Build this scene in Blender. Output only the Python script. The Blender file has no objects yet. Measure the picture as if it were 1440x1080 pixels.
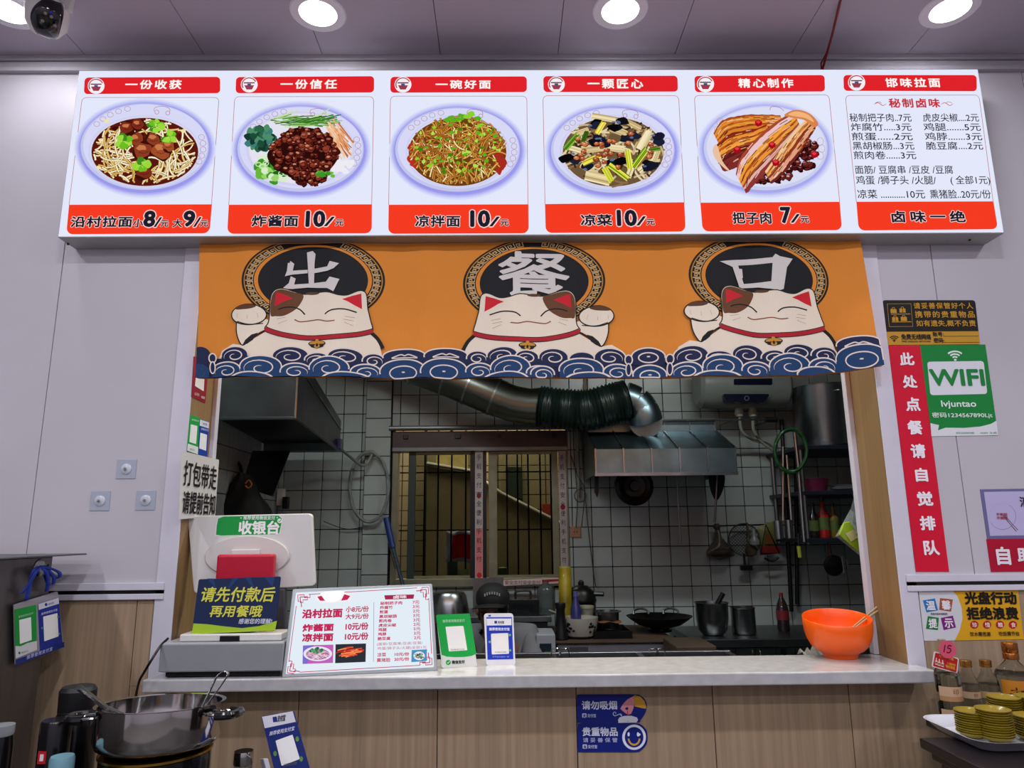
import bpy, bmesh, math, random
from mathutils import Vector, Matrix
from mathutils.geometry import tessellate_polygon
random.seed(7)
PI = math.pi
SC = bpy.context.scene
COL = SC.collection

# ---------------------------------------------------------------- camera
CAM = Vector((0.0, -2.3, 1.42)); FPX = 1000.0
PITCH, YAW, ROLL = math.radians(11.68), math.radians(0.732), math.radians(-0.556)
FW = Vector((math.sin(YAW)*math.cos(PITCH), math.cos(YAW)*math.cos(PITCH), math.sin(PITCH)))
_r0 = Vector((math.cos(YAW), -math.sin(YAW), 0)); _u0 = _r0.cross(FW)
RT = _r0*math.cos(ROLL) + _u0*math.sin(ROLL)
UP = _u0*math.cos(ROLL) - _r0*math.sin(ROLL)
cd = bpy.data.cameras.new('camera'); cam = bpy.data.objects.new('camera', cd); COL.objects.link(cam)
cam.matrix_world = Matrix(((RT.x, UP.x, -FW.x, CAM.x), (RT.y, UP.y, -FW.y, CAM.y), (RT.z, UP.z, -FW.z, CAM.z), (0, 0, 0, 1)))
cd.sensor_width = 36; cd.lens = 36*FPX/1440; cd.clip_start = 0.05
SC.camera = cam
# ---------------------------------------------------------------- world, exposure, lights
w = bpy.data.worlds.new('world'); SC.world = w; w.use_nodes = True
w.node_tree.nodes['Background'].inputs[0].default_value = (0.75, 0.82, 1.0, 1)
w.node_tree.nodes['Background'].inputs[1].default_value = 0.35
SC.view_settings.view_transform = 'Standard'; SC.view_settings.look = 'None'
SC.view_settings.exposure = 0.0; SC.view_settings.gamma = 1.0; SC.view_settings.use_curve_mapping = False

def lamp(name, kind, loc, power, color, size=0.2, size_y=None, rot=(0, 0, 0), spread=None):
    l = bpy.data.lights.new(name, kind); l.energy = power; l.color = color
    if kind == 'AREA':
        l.shape = 'RECTANGLE' if size_y else 'DISK'; l.size = size
        if size_y: l.size_y = size_y
        if spread: l.spread = spread
    o = bpy.data.objects.new(name, l); o.location = loc; o.rotation_euler = rot; COL.objects.link(o); return o
COOL = (0.93, 0.93, 1.0)
ZC = 3.11
DOWN = [(-1.615, -0.245), (-0.605, -0.232), (0.398, -0.243), (1.499, -0.247)]
DOWN_UNSEEN = [(x, y) for y in (-1.5, -2.9, -4.2) for x in (-2.0, -0.6, 0.8, 2.2)]
for x, y in DOWN: lamp('downlight_and_fill', 'AREA', (x, y, ZC-0.012), 2.3, COOL, 0.12)
for x, y in DOWN_UNSEEN: lamp('downlight_and_fill', 'AREA', (x, y, ZC-0.012), 13.5, COOL, 0.12)  # added unseen lamps behind the camera, lighting the scene from the front
lamp('kitchen_tube_and_fill', 'AREA', (0.95, 0.55, 2.66), 17.0, (0.93, 1.0, 0.97), 0.9, 0.06)
lamp('kitchen_tube_and_fill', 'AREA', (-0.55, 0.55, 2.66), 15.0, (0.93, 1.0, 0.97), 0.9, 0.06)  # second tube, added out of sight to brighten the kitchen wall
lamp('kitchen_counter_lamp', 'AREA', (0.15, 0.10, 2.36), 3.6, (1.0, 0.84, 0.56), 1.7, 0.03, spread=1.1)
lamp('courtyard_daylight', 'AREA', (-0.1, 2.75, 3.1), 75.0, (1.0, 0.93, 0.72), 1.6, 0.8)

# ---------------------------------------------------------------- helpers
def ray(px, py): return FW + RT*((px-720)/FPX) + UP*((540-py)/FPX)
def R(px, py, Y):
    d = ray(px, py); return CAM + d*((Y-CAM.y)/d.y)
def RZ(px, py, Z):
    d = ray(px, py); return CAM + d*((Z-CAM.z)/d.z)
def RX(px, py, X):
    d = ray(px, py); return CAM + d*((X-CAM.x)/d.x)
def S(px, py, Y): return (R(px+1, py, Y)-R(px, py, Y)).x
def hexc(h):
    c = [int(h[i:i+2], 16)/255 for i in (0, 2, 4)]
    return tuple(x/12.92 if x <= 0.04045 else ((x+0.055)/1.055)**2.4 for x in c)+(1,)
_m = {}
def mat(name, col, rough=0.5, metal=0.0, var=0.0, vscale=20, bump=0.0, bscale=60, stretch=None, alpha=None, trans=0, emit=0, spec=0.5, coat=0, randobj=0, ior=1.45):
    if name in _m: return _m[name]
    m = bpy.data.materials.new(name); m.use_nodes = True; nt = m.node_tree; b = nt.nodes['Principled BSDF']
    c = hexc(col); b.inputs['Base Color'].default_value = c
    b.inputs['Roughness'].default_value = rough; b.inputs['Metallic'].default_value = metal
    b.inputs['Specular IOR Level'].default_value = spec; b.inputs['Coat Weight'].default_value = coat
    b.inputs['Transmission Weight'].default_value = trans; b.inputs['IOR'].default_value = ior
    if alpha is not None: b.inputs['Alpha'].default_value = alpha
    if emit:
        b.inputs['Emission Color'].default_value = c; b.inputs['Emission Strength'].default_value = emit
    tc = nt.nodes.new('ShaderNodeTexCoord'); mp = nt.nodes.new('ShaderNodeMapping'); nt.links.new(tc.outputs['Object'], mp.inputs[0])
    if stretch: mp.inputs['Scale'].default_value = stretch
    src = None
    if var:
        n = nt.nodes.new('ShaderNodeTexNoise'); n.inputs['Scale'].default_value = vscale; n.inputs['Detail'].default_value = 6
        nt.links.new(mp.outputs[0], n.inputs['Vector'])
        r = nt.nodes.new('ShaderNodeMapRange'); r.inputs['From Min'].default_value = .3; r.inputs['From Max'].default_value = .7
        r.inputs['To Min'].default_value = 1-var; r.inputs['To Max'].default_value = 1+var*.6
        nt.links.new(n.outputs['Fac'], r.inputs[0]); src = r.outputs[0]
    if randobj:
        oi = nt.nodes.new('ShaderNodeObjectInfo'); r2 = nt.nodes.new('ShaderNodeMapRange')
        r2.inputs['To Min'].default_value = 1-randobj; r2.inputs['To Max'].default_value = 1
        nt.links.new(oi.outputs['Random'], r2.inputs[0])
        if src:
            q = nt.nodes.new('ShaderNodeMath'); q.operation = 'MULTIPLY'; nt.links.new(src, q.inputs[0]); nt.links.new(r2.outputs[0], q.inputs[1]); src = q.outputs[0]
        else: src = r2.outputs[0]
    if src:
        v = nt.nodes.new('ShaderNodeVectorMath'); v.operation = 'SCALE'; v.inputs[0].default_value = c[:3]
        nt.links.new(src, v.inputs['Scale']); nt.links.new(v.outputs[0], b.inputs['Base Color'])
    if bump:
        n = nt.nodes.new('ShaderNodeTexNoise'); n.inputs['Scale'].default_value = bscale; n.inputs['Detail'].default_value = 3
        nt.links.new(mp.outputs[0], n.inputs['Vector'])
        bp = nt.nodes.new('ShaderNodeBump'); bp.inputs['Strength'].default_value = bump; bp.inputs['Distance'].default_value = .002
        nt.links.new(n.outputs['Fac'], bp.inputs['Height']); nt.links.new(bp.outputs[0], b.inputs['Normal'])
    m.diffuse_color = c; _m[name] = m; return m
def pm(h, rough=0.6): return mat('print_'+h, h, rough, spec=.3)
def em(h, s=1.0, sample=False):
    k = 'lit_'+h+str(s)
    if k in _m: return _m[k]
    m = bpy.data.materials.new(k); m.use_nodes = True; nt = m.node_tree; nt.nodes.clear()
    e = nt.nodes.new('ShaderNodeEmission'); e.inputs[0].default_value = hexc(h); e.inputs[1].default_value = s
    o = nt.nodes.new('ShaderNodeOutputMaterial'); nt.links.new(e.outputs[0], o.inputs[0])
    if not sample: m.cycles.emission_sampling = 'NONE'
    _m[k] = m; return m

def tag(o, label=None, cat=None, group=None, kind=None):
    if label: o['label'] = label
    if cat: o['category'] = cat
    if group: o['group'] = group
    if kind: o['kind'] = kind
    return o
def empty(name, loc, label=None, cat=None, group=None, kind=None, parent=None):
    o = bpy.data.objects.new(name, None); o.empty_display_size = .02; COL.objects.link(o)
    o.location = loc
    if parent: o.parent = parent; o.location = Vector(loc)-wl(parent)
    return tag(o, label, cat, group, kind)
def wl(o):
    v = Vector((0, 0, 0))
    while o: v = v+o.location; o = o.parent
    return v
class B:
    def __init__(s): s.v = []; s.f = []; s.mi = []; s.cur = 0
    def add(s, vs, fs):
        k = len(s.v); s.v += [Vector(p) for p in vs]; s.f += [tuple(i+k for i in f) for f in fs]; s.mi += [s.cur]*len(fs); return s
    def box(s, x0, y0, z0, x1, y1, z1):
        return s.add([(x, y, z) for z in (z0, z1) for y in (y0, y1) for x in (x0, x1)],
                     [(0, 2, 3, 1), (4, 5, 7, 6), (0, 1, 5, 4), (2, 6, 7, 3), (0, 4, 6, 2), (1, 3, 7, 5)])
    def lathe(s, prof, c=(0, 0, 0), n=32, ax=None, cap=True, scale=(1, 1)):
        c = Vector(c); M = Matrix.Identity(3) if ax is None else Vector((0, 0, 1)).rotation_difference(Vector(ax)).to_matrix()
        vs = []; k = len(prof)
        for r, z in prof:
            for i in range(n):
                a = 2*PI*i/n; vs.append(c+M@Vector((r*math.cos(a)*scale[0], r*math.sin(a)*scale[1], z)))
        fs = [(j*n+i, j*n+(i+1) % n, (j+1)*n+(i+1) % n, (j+1)*n+i) for j in range(k-1) for i in range(n)]
        if cap: fs += [tuple(range(n))[::-1], tuple((k-1)*n+i for i in range(n))]
        return s.add(vs, fs)
    def tube(s, pts, r, n=8, rs=None, closed=False):
        pts = [Vector(p) for p in pts]; m = len(pts); vs = []; prev = None
        for i, p in enumerate(pts):
            if closed: t = pts[(i+1) % m]-pts[i-1]
            else: t = pts[min(i+1, m-1)]-pts[max(i-1, 0)]
            t.normalize()
            if prev is None: u = t.orthogonal().normalized()
            else: u = (prev-t*prev.dot(t)).normalized()
            prev = u; v = t.cross(u); rr = rs[i] if rs else r
            for k in range(n):
                a = 2*PI*k/n; vs.append(p+(u*math.cos(a)+v*math.sin(a))*rr)
        q = m if closed else m-1
        fs = [(i*n+k, i*n+(k+1) % n, ((i+1) % m)*n+(k+1) % n, ((i+1) % m)*n+k) for i in range(q) for k in range(n)]
        if not closed: fs += [tuple(range(n))[::-1], tuple((m-1)*n+k for k in range(n))]
        return s.add(vs, fs)
    def prism(s, poly, d):   # poly: list of 3D points, d: extrusion vector
        poly = [Vector(p) for p in poly]; d = Vector(d); n = len(poly)
        return s.add(poly+[p+d for p in poly], [tuple(range(n))[::-1], tuple(range(n, 2*n))]+[(i, (i+1) % n, (i+1) % n+n, i+n) for i in range(n)])
    def strip(s, rows):      # grid of points
        m = len(rows[0]); vs = [p for r in rows for p in r]
        return s.add(vs, [(j*m+i, j*m+i+1, (j+1)*m+i+1, (j+1)*m+i) for j in range(len(rows)-1) for i in range(m-1)])
    def build(s, name, m, parent=None, bevel=0, smooth=False, label=None, cat=None, group=None, kind=None, origin=None, seg=2, solid=0, angle=35, fix=True):
        me = bpy.data.meshes.new(name)
        if parent is not None: og = wl(parent)
        elif origin is not None: og = Vector(origin)
        else:
            xs = [p.x for p in s.v]; ys = [p.y for p in s.v]; og = Vector(((min(xs)+max(xs))/2, (min(ys)+max(ys))/2, min(p.z for p in s.v)))
        me.from_pydata([p-og for p in s.v], [], s.f)
        ms = m if isinstance(m, list) else [m]
        for q in ms: me.materials.append(q)
        if len(ms) > 1: me.polygons.foreach_set('material_index', s.mi)
        if fix:
            bm = bmesh.new(); bm.from_mesh(me); bmesh.ops.recalc_face_normals(bm, faces=bm.faces); bm.to_mesh(me); bm.free()
        if smooth:
            me.polygons.foreach_set('use_smooth', [True]*len(me.polygons))
            me.set_sharp_from_angle(angle=math.radians(angle))
        o = bpy.data.objects.new(name, me); COL.objects.link(o)
        if parent is not None: o.parent = parent
        else: o.location = og
        if solid:
            q = o.modifiers.new('s', 'SOLIDIFY'); q.thickness = solid
        if bevel:
            q = o.modifiers.new('b', 'BEVEL'); q.width = bevel; q.segments = seg; q.limit_method = 'ANGLE'; q.angle_limit = math.radians(40)
        return tag(o, label, cat, group, kind)
def bx(*a): return B().box(*a)
def copy_tree(o, loc=None, label=None, parent=None):
    c = o.copy(); COL.objects.link(c); c.parent = parent
    if loc is not None: c.location = loc
    if label: c['label'] = label
    for ch in list(o.children): copy_tree(ch, None, None, c)
    return c
def spline(pts, n=6, closed=False):
    out = []; m = len(pts); rng = range(m) if closed else range(m-1)
    for i in rng:
        if closed: p0, p1, p2, p3 = pts[i-1], pts[i], pts[(i+1) % m], pts[(i+2) % m]
        else: p0, p1, p2, p3 = pts[max(i-1, 0)], pts[i], pts[i+1], pts[min(i+2, m-1)]
        for k in range(n):
            t = k/n; out.append(tuple(0.5*((2*b)+(c-a)*t+(2*a-5*b+4*c-d)*t*t+(-a+3*b-3*c+d)*t**3) for a, b, c, d in zip(p0, p1, p2, p3)))
    if not closed: out.append(tuple(pts[-1]))
    return out

class Plane:
    def __init__(s, p, n=(0, -1, 0)):
        s.p = Vector(p); s.n = Vector(n).normalized(); s.u = Vector((0, 0, 1)).cross(s.n).normalized(); s.w = s.n.cross(s.u)
        if s.u.length < .5: s.u = Vector((1, 0, 0))
    def hit(s, px, py):
        d = ray(px, py); return CAM+d*((s.p-CAM).dot(s.n)/d.dot(s.n))
    def uv(s, px, py):
        q = s.hit(px, py)-s.p; return (q.dot(s.u), q.dot(s.w))
    def pt(s, u, v, l=0): return s.p+s.u*u+s.w*v+s.n*l
_tx = {}
def glyphs(body, sp=1.0):
    k = (body, sp)
    if k not in _tx:
        c = bpy.data.curves.new('t', 'FONT'); c.body = body; c.space_character = sp; c.size = 1; c.resolution_u = 3
        o = bpy.data.objects.new('t', c); COL.objects.link(o); bpy.context.view_layer.update()
        me = bpy.data.meshes.new_from_object(o)
        vs = [(v.co.x, v.co.y) for v in me.vertices]; fs = [tuple(p.vertices) for p in me.polygons]
        bpy.data.objects.remove(o); bpy.data.curves.remove(c); bpy.data.meshes.remove(me)
        xs = [v[0] for v in vs]; ys = [v[1] for v in vs]; x0, x1, y0, y1 = min(xs), max(xs), min(ys), max(ys)
        _tx[k] = ([((x-x0)/(x1-x0), (y-y0)/(y1-y0)) for x, y in vs], fs, x1-x0, y1-y0)
    return _tx[k]
class Art:
    """flat print laid on a plane; coordinates are those of the zoomed view (ox,oy,s)"""
    def __init__(s, plane, view=(0, 0, 1), lift=0.0006, eps=3e-5, lit=False, warp=None):
        s.P = plane; s.o = view; s.k = lift; s.eps = eps; s.lit = lit; s.warp = warp; s.sh = []; s.idx = {}; s.mats = []
    def px(s, x, y): return (s.o[0]+x/s.o[2], s.o[1]+y/s.o[2])
    def uv(s, x, y): return s.P.uv(*s.px(x, y))
    def m(s, c):
        if c not in s.idx:
            s.idx[c] = len(s.mats); s.mats.append(em(c) if s.lit else pm(c))
        return s.idx[c]
    def put(s, uvs, faces, c):
        s.sh.append((uvs, faces, s.m(c), s.k)); s.k += s.eps
    def poly(s, uvs, c):
        t = tessellate_polygon([[Vector((a, b, 0)) for a, b in uvs]]); s.put(uvs, [tuple(x) for x in t], c)
    def fill(s, pts, c, sm=False):
        if sm: pts = spline(pts, 5, True)
        s.poly([s.uv(*p) for p in pts], c)
    def rr(s, x0, y0, x1, y1, r, c, corners=None):
        q = []
        for cx, cy, a in ((x1-r, y0+r, -90), (x1-r, y1-r, 0), (x0+r, y1-r, 90), (x0+r, y0+r, 180)):
            for i in range(6):
                t = math.radians(a+18*i); q.append((cx+r*math.cos(t), cy+r*math.sin(t)))
        s.rq(q, (x0, y0, x1, y1), corners, c)
    def rq(s, q, bb, corners, c):
        if corners:
            x0, y0, x1, y1 = bb; A, Bq, C, D = corners
            q = [tuple(A[i]*(1-a)*(1-b)+Bq[i]*a*(1-b)+C[i]*a*b+D[i]*(1-a)*b for i in (0, 1)) for a, b in (((x-x0)/(x1-x0), (y-y0)/(y1-y0)) for x, y in q)]
        s.poly([s.uv(*p) for p in q], c)
    def quad(s, cs, r, c):   # rounded quad by its four corners (TL,TR,BR,BL); r as a fraction of the width
        w = cs[1][0]-cs[0][0]; h = cs[3][1]-cs[0][1]; s.rr(0, 0, w, h, max(r*w, .01), c, cs)
    def stroke(s, pts, wd, c, closed=False, sm=0, taper=False):
        if sm: pts = spline(pts, sm, closed)
        uv = [s.uv(*p) for p in pts]; s.stroke_uv(uv, wd*s.scale(pts[0]), c, closed, taper)
    def scale(s, p):
        a = s.uv(p[0]-5, p[1]); b = s.uv(p[0]+5, p[1]); return math.hypot(a[0]-b[0], a[1]-b[1])/10
    def stroke_uv(s, uv, w, c, closed=False, taper=False):
        n = len(uv); L = []; Rr = []
        for i in range(n):
            a = uv[i-1] if (closed or i) else uv[0]; b = uv[(i+1) % n] if (closed or i < n-1) else uv[-1]
            dx, dy = b[0]-a[0], b[1]-a[1]; l = math.hypot(dx, dy) or 1
            ww = w*.5*((1-abs(2*i/(n-1)-1)**3*.85) if taper else 1)
            nx, ny = -dy/l*ww, dx/l*ww
            L.append((uv[i][0]+nx, uv[i][1]+ny)); Rr.append((uv[i][0]-nx, uv[i][1]-ny))
        q = n if closed else n-1
        s.put(L+Rr, [(i, (i+1) % n, n+(i+1) % n, n+i) for i in range(q)], c)
    def ell(s, x, y, rx, ry, c, rot=0, n=40, a0=0, a1=360):
        pts = []
        for i in range(n):
            t = math.radians(a0+(a1-a0)*i/(n if a1-a0 == 360 else n-1)); X, Y = rx*math.cos(t), ry*math.sin(t)
            cr, sr = math.cos(math.radians(rot)), math.sin(math.radians(rot)); pts.append((x+X*cr-Y*sr, y+X*sr+Y*cr))
        s.poly([s.uv(*p) for p in pts], c)
    def ering(s, x, y, rx, ry, w, c, n=48, a0=0, a1=360):
        cl = a1-a0 == 360
        s.stroke([(x+rx*math.cos(math.radians(a0+(a1-a0)*i/(n if cl else n-1))), y+ry*math.sin(math.radians(a0+(a1-a0)*i/(n if cl else n-1)))) for i in range(n)], w, c, cl)
    def text(s, body, x0, y0, x1, y1, c, bold=0.0, ol=None, olc=None, slant=0, sl=0, sp=1.0):
        vs, fs, W_, H_ = glyphs(body, sp); xm, ym = (x0+x1)/2, (y0+y1)/2
        l, r = s.uv(x0, ym-sl/2), s.uv(x1, ym+sl/2); b, t = s.uv(xm, y1), s.uv(xm, y0)
        h = t[1]-b[1]; hh = h
        o = (l[0], l[1]-h/2); du = (r[0]-l[0], r[1]-l[1])
        def lay(off, col):
            ds = [(0, 0)] if off <= 0 else [(off*math.cos(k*PI/4), off*math.sin(k*PI/4)) for k in range(8)]
            if off > .03: ds.append((0, 0))
            q = [(o[0]+du[0]*x+slant*h*(y-.5), o[1]+du[1]*x+h*y) for x, y in vs]
            e = s.eps; s.eps = e*.25
            for dx, dy in ds: s.put([(u+dx, v+dy) for u, v in q], fs, col)
            s.eps = e; s.k += e
        em_ = abs(du[0])/W_*.5+abs(h)/H_*.5      # size of the em on the sheet
        if ol: lay((bold+.045)*em_, olc)
        lay(bold*em_, c)
    def build(s, name, parent, label=None, cut=None):
        b = B(); 
        for uvs, fs, mi, k in s.sh:
            b.cur = mi; b.add([(u, v, k) for u, v in uvs], fs)
        me = bpy.data.meshes.new(name); me.from_pydata(b.v, [], b.f)
        for m_ in s.mats: me.materials.append(m_)
        me.polygons.foreach_set('material_index', b.mi)
        if cut:
            bm = bmesh.new(); bm.from_mesh(me)
            for ax, lst in cut:
                for q in lst:
                    bmesh.ops.bisect_plane(bm, geom=bm.verts[:]+bm.edges[:]+bm.faces[:], dist=1e-7, plane_co=(q, 0, 0) if ax == 0 else (0, q, 0), plane_no=(1, 0, 0) if ax == 0 else (0, 1, 0))
            bm.to_mesh(me); bm.free()
        og = wl(parent) if parent else Vector((0, 0, 0)); f = s.warp or (lambda u, v, k: s.P.pt(u, v, k))
        for vtx in me.vertices: vtx.co = f(*vtx.co)-og
        o = bpy.data.objects.new(name, me); COL.objects.link(o)
        if parent: o.parent = parent
        if label: o['label'] = label
        return o
def slab(plane, cs, r, th, name, m, parent, view=(0, 0, 1), lift=0, **kw):
    a = Art(plane, view); w_ = cs[1][0]-cs[0][0]; h_ = cs[3][1]-cs[0][1]; a.rr(0, 0, w_, h_, max(r*w_, .01), 'ffffff', cs)
    uvs = a.sh[0][0]; n = plane.n
    return B().prism([plane.pt(u, v, lift) for u, v in uvs], -n*th).build(name, m, parent, **kw)
# ================================================================ materials
M_PANEL = mat('white_pvc_panel', 'bfbac1', .42, var=.05, vscale=2.2)
M_CEIL = mat('ceiling_panel', 'b3a9b8', .5, var=.03, vscale=3)
M_TRIM = mat('white_trim', 'cfcbd6', .4, var=.05, vscale=9)
M_BLACK = mat('black_plastic', '0d0d10', .35, var=.1)
M_WOOD = mat('ash_wood_laminate', 'a38b70', .5, var=.24, vscale=1.0, stretch=(70, 70, 1.6), bump=.15, bscale=1.2)
M_OAK = mat('oak_reveal_laminate', '8f7048', .5, var=.16, vscale=1.0, stretch=(50, 60, 1.4))
M_STONE = mat('pale_stone_worktop', 'b6b4b6', .16, var=.12, vscale=30, coat=.3)
M_STEEL = mat('stainless_steel', '9a9c9e', .27, 1.0, var=.18, vscale=6, bump=.08, bscale=8)
M_STEELD = mat('dull_steel', '6c7072', .36, 1.0, var=.3, vscale=5, bump=.15, bscale=10)
M_POLISH = mat('polished_steel', 'cac6c4', .09, 1.0, var=.05, bump=.05, bscale=6)
M_GALV = mat('galvanised_sheet', '76888f', .33, 1.0, var=.25, vscale=9, bump=.25, bscale=14)
M_ALU = mat('aluminium_profile', 'a9a8a6', .5, .5, var=.06)
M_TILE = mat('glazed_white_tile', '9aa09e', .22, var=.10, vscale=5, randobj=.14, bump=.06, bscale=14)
M_GROUT = mat('black_grout', '0b0c0c', .9, var=.2)
M_IRON = mat('blackened_iron', '070708', .38, .4, var=.3)
M_WHITE = mat('white_plastic', 'd9d7d3', .35, var=.04, vscale=8)
M_GREYP = mat('grey_enamel', 'a6a8ac', .38, var=.05, vscale=10)
H = CAM.z
# ================================================================ dining room shell
ox0, ox1 = -1.02, 1.237          # opening
ZT = 2.40                        # opening head
floor = bx(-3, -5, -.05, 3.4, 3.4, 0).build('floor', mat('grey_floor_tile', '6e6a66', .35, var=.15, vscale=3), kind='structure')
wf = B()
wf.box(-3, .012, 0, ox0-.02, .19, ZC); wf.box(ox1+.02, .012, 0, 3.4, .19, ZC); wf.box(ox0-.02, .012, ZT+.02, ox1+.02, .19, ZC)
wall_front = wf.build('wall_front', mat('panel_backing', '57545c', .8, var=.1), kind='structure')
bx(-3.1, -5, 0, -3, .19, ZC).build('wall_left', M_PANEL, kind='structure')
bx(3.4, -5, 0, 3.5, .19, ZC).build('wall_right', M_PANEL, kind='structure')
bx(-3, -5.1, 0, 3.4, -5, ZC).build('wall_back', M_PANEL, kind='structure')
ceiling = bx(-3, -5, ZC+.008, 3.4, .19, ZC+.05).build('ceiling', mat('ceiling_backing', '3c393f', .9, var=.1), kind='structure')
seams = [R(p, 83, 0).x for p in (290, 455, 620, 785, 948, 1110)]
pw = (seams[-1]-seams[0])/5
edges = [seams[0]+pw*i for i in range(-5, 12)]
g = .0012
def panel(x0, x1, z0, z1, y0=0, y1=.012, m=M_PANEL, par=wall_front, bev=.0012):
    bx(x0+g, y0, z0, x1-g, y1, z1).build('panel', m, par, bevel=bev, seg=1)
zr = H-.150     # rail top
for a, b in zip(edges[:-1], edges[1:]):
    a, b = max(a, -3), min(b, 3.4)
    if b-a < .02: continue
    bx(a+g, -5, ZC, b-g, -.001, ZC+.008).build('panel', M_CEIL, ceiling)
    if b <= ox0-.06: panel(a, b, zr, ZC)
    elif a < ox0-.06: panel(a, ox0-.06, zr, ZC); panel(ox0-.06+.0, b, ZT, ZC)
    elif b <= ox1+.055: panel(a, b, ZT, ZC)
    elif a < ox1+.055: panel(a, ox1+.055, ZT, ZC); panel(ox1+.055, b, zr, ZC)
    else: panel(a, b, zr, ZC)
# lower wood boards on the dining room face
def wboards(x0, x1, xs, z0, z1, par, y0, y1):
    e = [x0]+[x for x in xs if x0+.02 < x < x1-.02]+[x1]
    for a, b in zip(e[:-1], e[1:]): bx(a+g, y0, z0, b-g, y1, z1).build('board', M_WOOD, par, bevel=.001, seg=1)
wboards(-3, -1.135, [-2.7, -2.3, -1.9, -1.5], 0, H-.195, wall_front, 0, .012)
wboards(1.36, 3.4, [1.76, 2.16, 2.56, 2.96], 0, H-.195, wall_front, 0, .012)
# cornice
c = B(); c.box(-3, -.022, ZC-.02, 3.4, 0, ZC); c.box(-3, -.014, ZC-.045, 3.4, 0, ZC-.022); c.box(-3, -.02, ZC-.062, 3.4, 0, ZC-.047)
c.build('trim_1', mat('cornice_grey', 'a9a4ab', .4, var=.05), bevel=.002, kind='structure', fix=True)
# corner beads over opening edges
for nm, a, b, yy in (('trim_2', ox0-.06, ox0, -.006), ('trim_3', ox1, ox1+.055, -.006)):
    t = B().box(a, yy, H-.447, b, 0, ZT+.02)
    t.build(nm, M_TRIM, bevel=.002, kind='structure')
# rails with black slot
def rail(n, x0, x1):
    t = B(); t.box(x0, -.012, zr-.018, x1, 0, zr+.004); t.box(x0, -.012, zr-.046, x1, 0, zr-.029)
    o = t.build(n, M_TRIM, bevel=.0015, kind='structure')
    bx(x0, -.006, zr-.029, x1, 0, zr-.018).build('slot', M_BLACK, o)
rail('trim_4', -3, ox0-.032); rail('trim_5', ox1+.022, 3.4)
# reveal lining
def lining(nm, x0, x1, xs0, xs1):
    o = bx(x0, 0, H-.446, x1, .185, ZT).build(nm, M_OAK, kind='structure')
    bx(xs0, .17, H-.411, xs1, .20, ZT).build('edge_bead', M_TRIM, o, bevel=.002)
    return o
rl = lining('trim_6', ox0-.02, ox0, ox0-.02, ox0+.014)
lining('trim_7', ox1, ox1+.02, ox1-.016, ox1+.02)
bx(ox0, .0, ZT, ox1, .19, ZT+.02).build('trim_8', M_TRIM, kind='structure')

# ---- downlights
def downlight(x, y, label, first=None):
    if first: return copy_tree(first, (x, y, ZC), label)
    t = empty('ceiling_downlight', (x, y, ZC), label, 'ceiling light', 'recessed downlights near the menu board')
    B().lathe([(.062, -.004), (.088, -.004), (.092, 0), (.062, 0)], (x, y, ZC), 40, cap=False).build('rim', mat('downlight_rim', 'e4e2ea', .3), t, smooth=True)
    B().lathe([(.0, -.0015), (.062, -.003), (.0622, -.001)], (x, y, ZC), 40, cap=False).build('lens', em('fdfdff', 6.0), t)
    return t
dl = downlight(*DOWN[0], 'round ceiling downlight at the left end, beside the white camera')
for (x, y), l in zip(DOWN[1:], ('round ceiling downlight above the second dish picture of the menu board', 'round ceiling downlight above the fourth dish picture of the menu board', 'round ceiling downlight at the right end, above the price list panel')):
    downlight(x, y, l, dl)
# ---- dome camera upper left
qz_ = RZ(66, 22, ZC-.085); cx, cy = qz_.x, qz_.y
t = empty('security_camera', (cx, cy, ZC), 'white dome security camera with black glossy face on the ceiling at left', 'camera')
B().lathe([(.045, 0), (.045, -.02), (.03, -.03), (.03, -.045)], (cx, cy, ZC), 32).build('mount', M_WHITE, t, smooth=True)
B().lathe([(.0, .062), (.035, .057), (.058, .035), (.062, 0), (.058, -.03), (.04, -.055), (0, -.066)], (cx, cy, ZC-.085), 36, ax=(0.1, -.15, 1), cap=False).build('housing', M_WHITE, t, smooth=True)
bx(cx+.05, cy-.01, ZC-.07, cx+.075, cy+.01, ZC).build('bracket', M_WHITE, t, bevel=.003)
fd = (CAM+Vector((.15, .2, -.75))-Vector((cx, cy, ZC-.085))).normalized(); fc = Vector((cx, cy, ZC-.085))+fd*.02
b_ = B(); Q = Vector((0, 0, 1)).rotation_difference(fd).to_matrix(); sd = fd.cross(Vector((0, 0, 1))).normalized(); ud = sd.cross(fd)
rows = []
for i in range(9):
    rr_ = []
    for j in range(13):
        a = (i/8-.5)*1.25; bb = (j/12-.5)*2.0; a2 = a+.28*math.cos(bb*1.6)-.2
        d = (fd*math.cos(a2)*math.cos(bb)+sd*math.sin(a2)*math.cos(bb)+ud*math.sin(bb)).normalized(); rr_.append(Vector((cx, cy, ZC-.085))+d*.0695)
    rows.append(rr_)
face = B().strip(rows).build('lens_face', mat('camera_face', '08090c', .08, coat=.6), t, smooth=True, solid=.002)
for i, (a, bb) in enumerate(((-.1, .45), (.2, .5), (-.35, .1), (.25, .1), (-.05, .62))):
    d = (fd+sd*a*.8+ud*(bb-.2)*.9).normalized(); p = Vector((cx, cy, ZC-.085))+d*.0705
    B().lathe([(.0, .004), (.004, .003), (.005, 0)], p, 12, ax=d, cap=False).build('led', mat('camera_led_blue', '1420c0', .3) if i == 4 else mat('camera_led', '8c7f78', .3), t)
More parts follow.
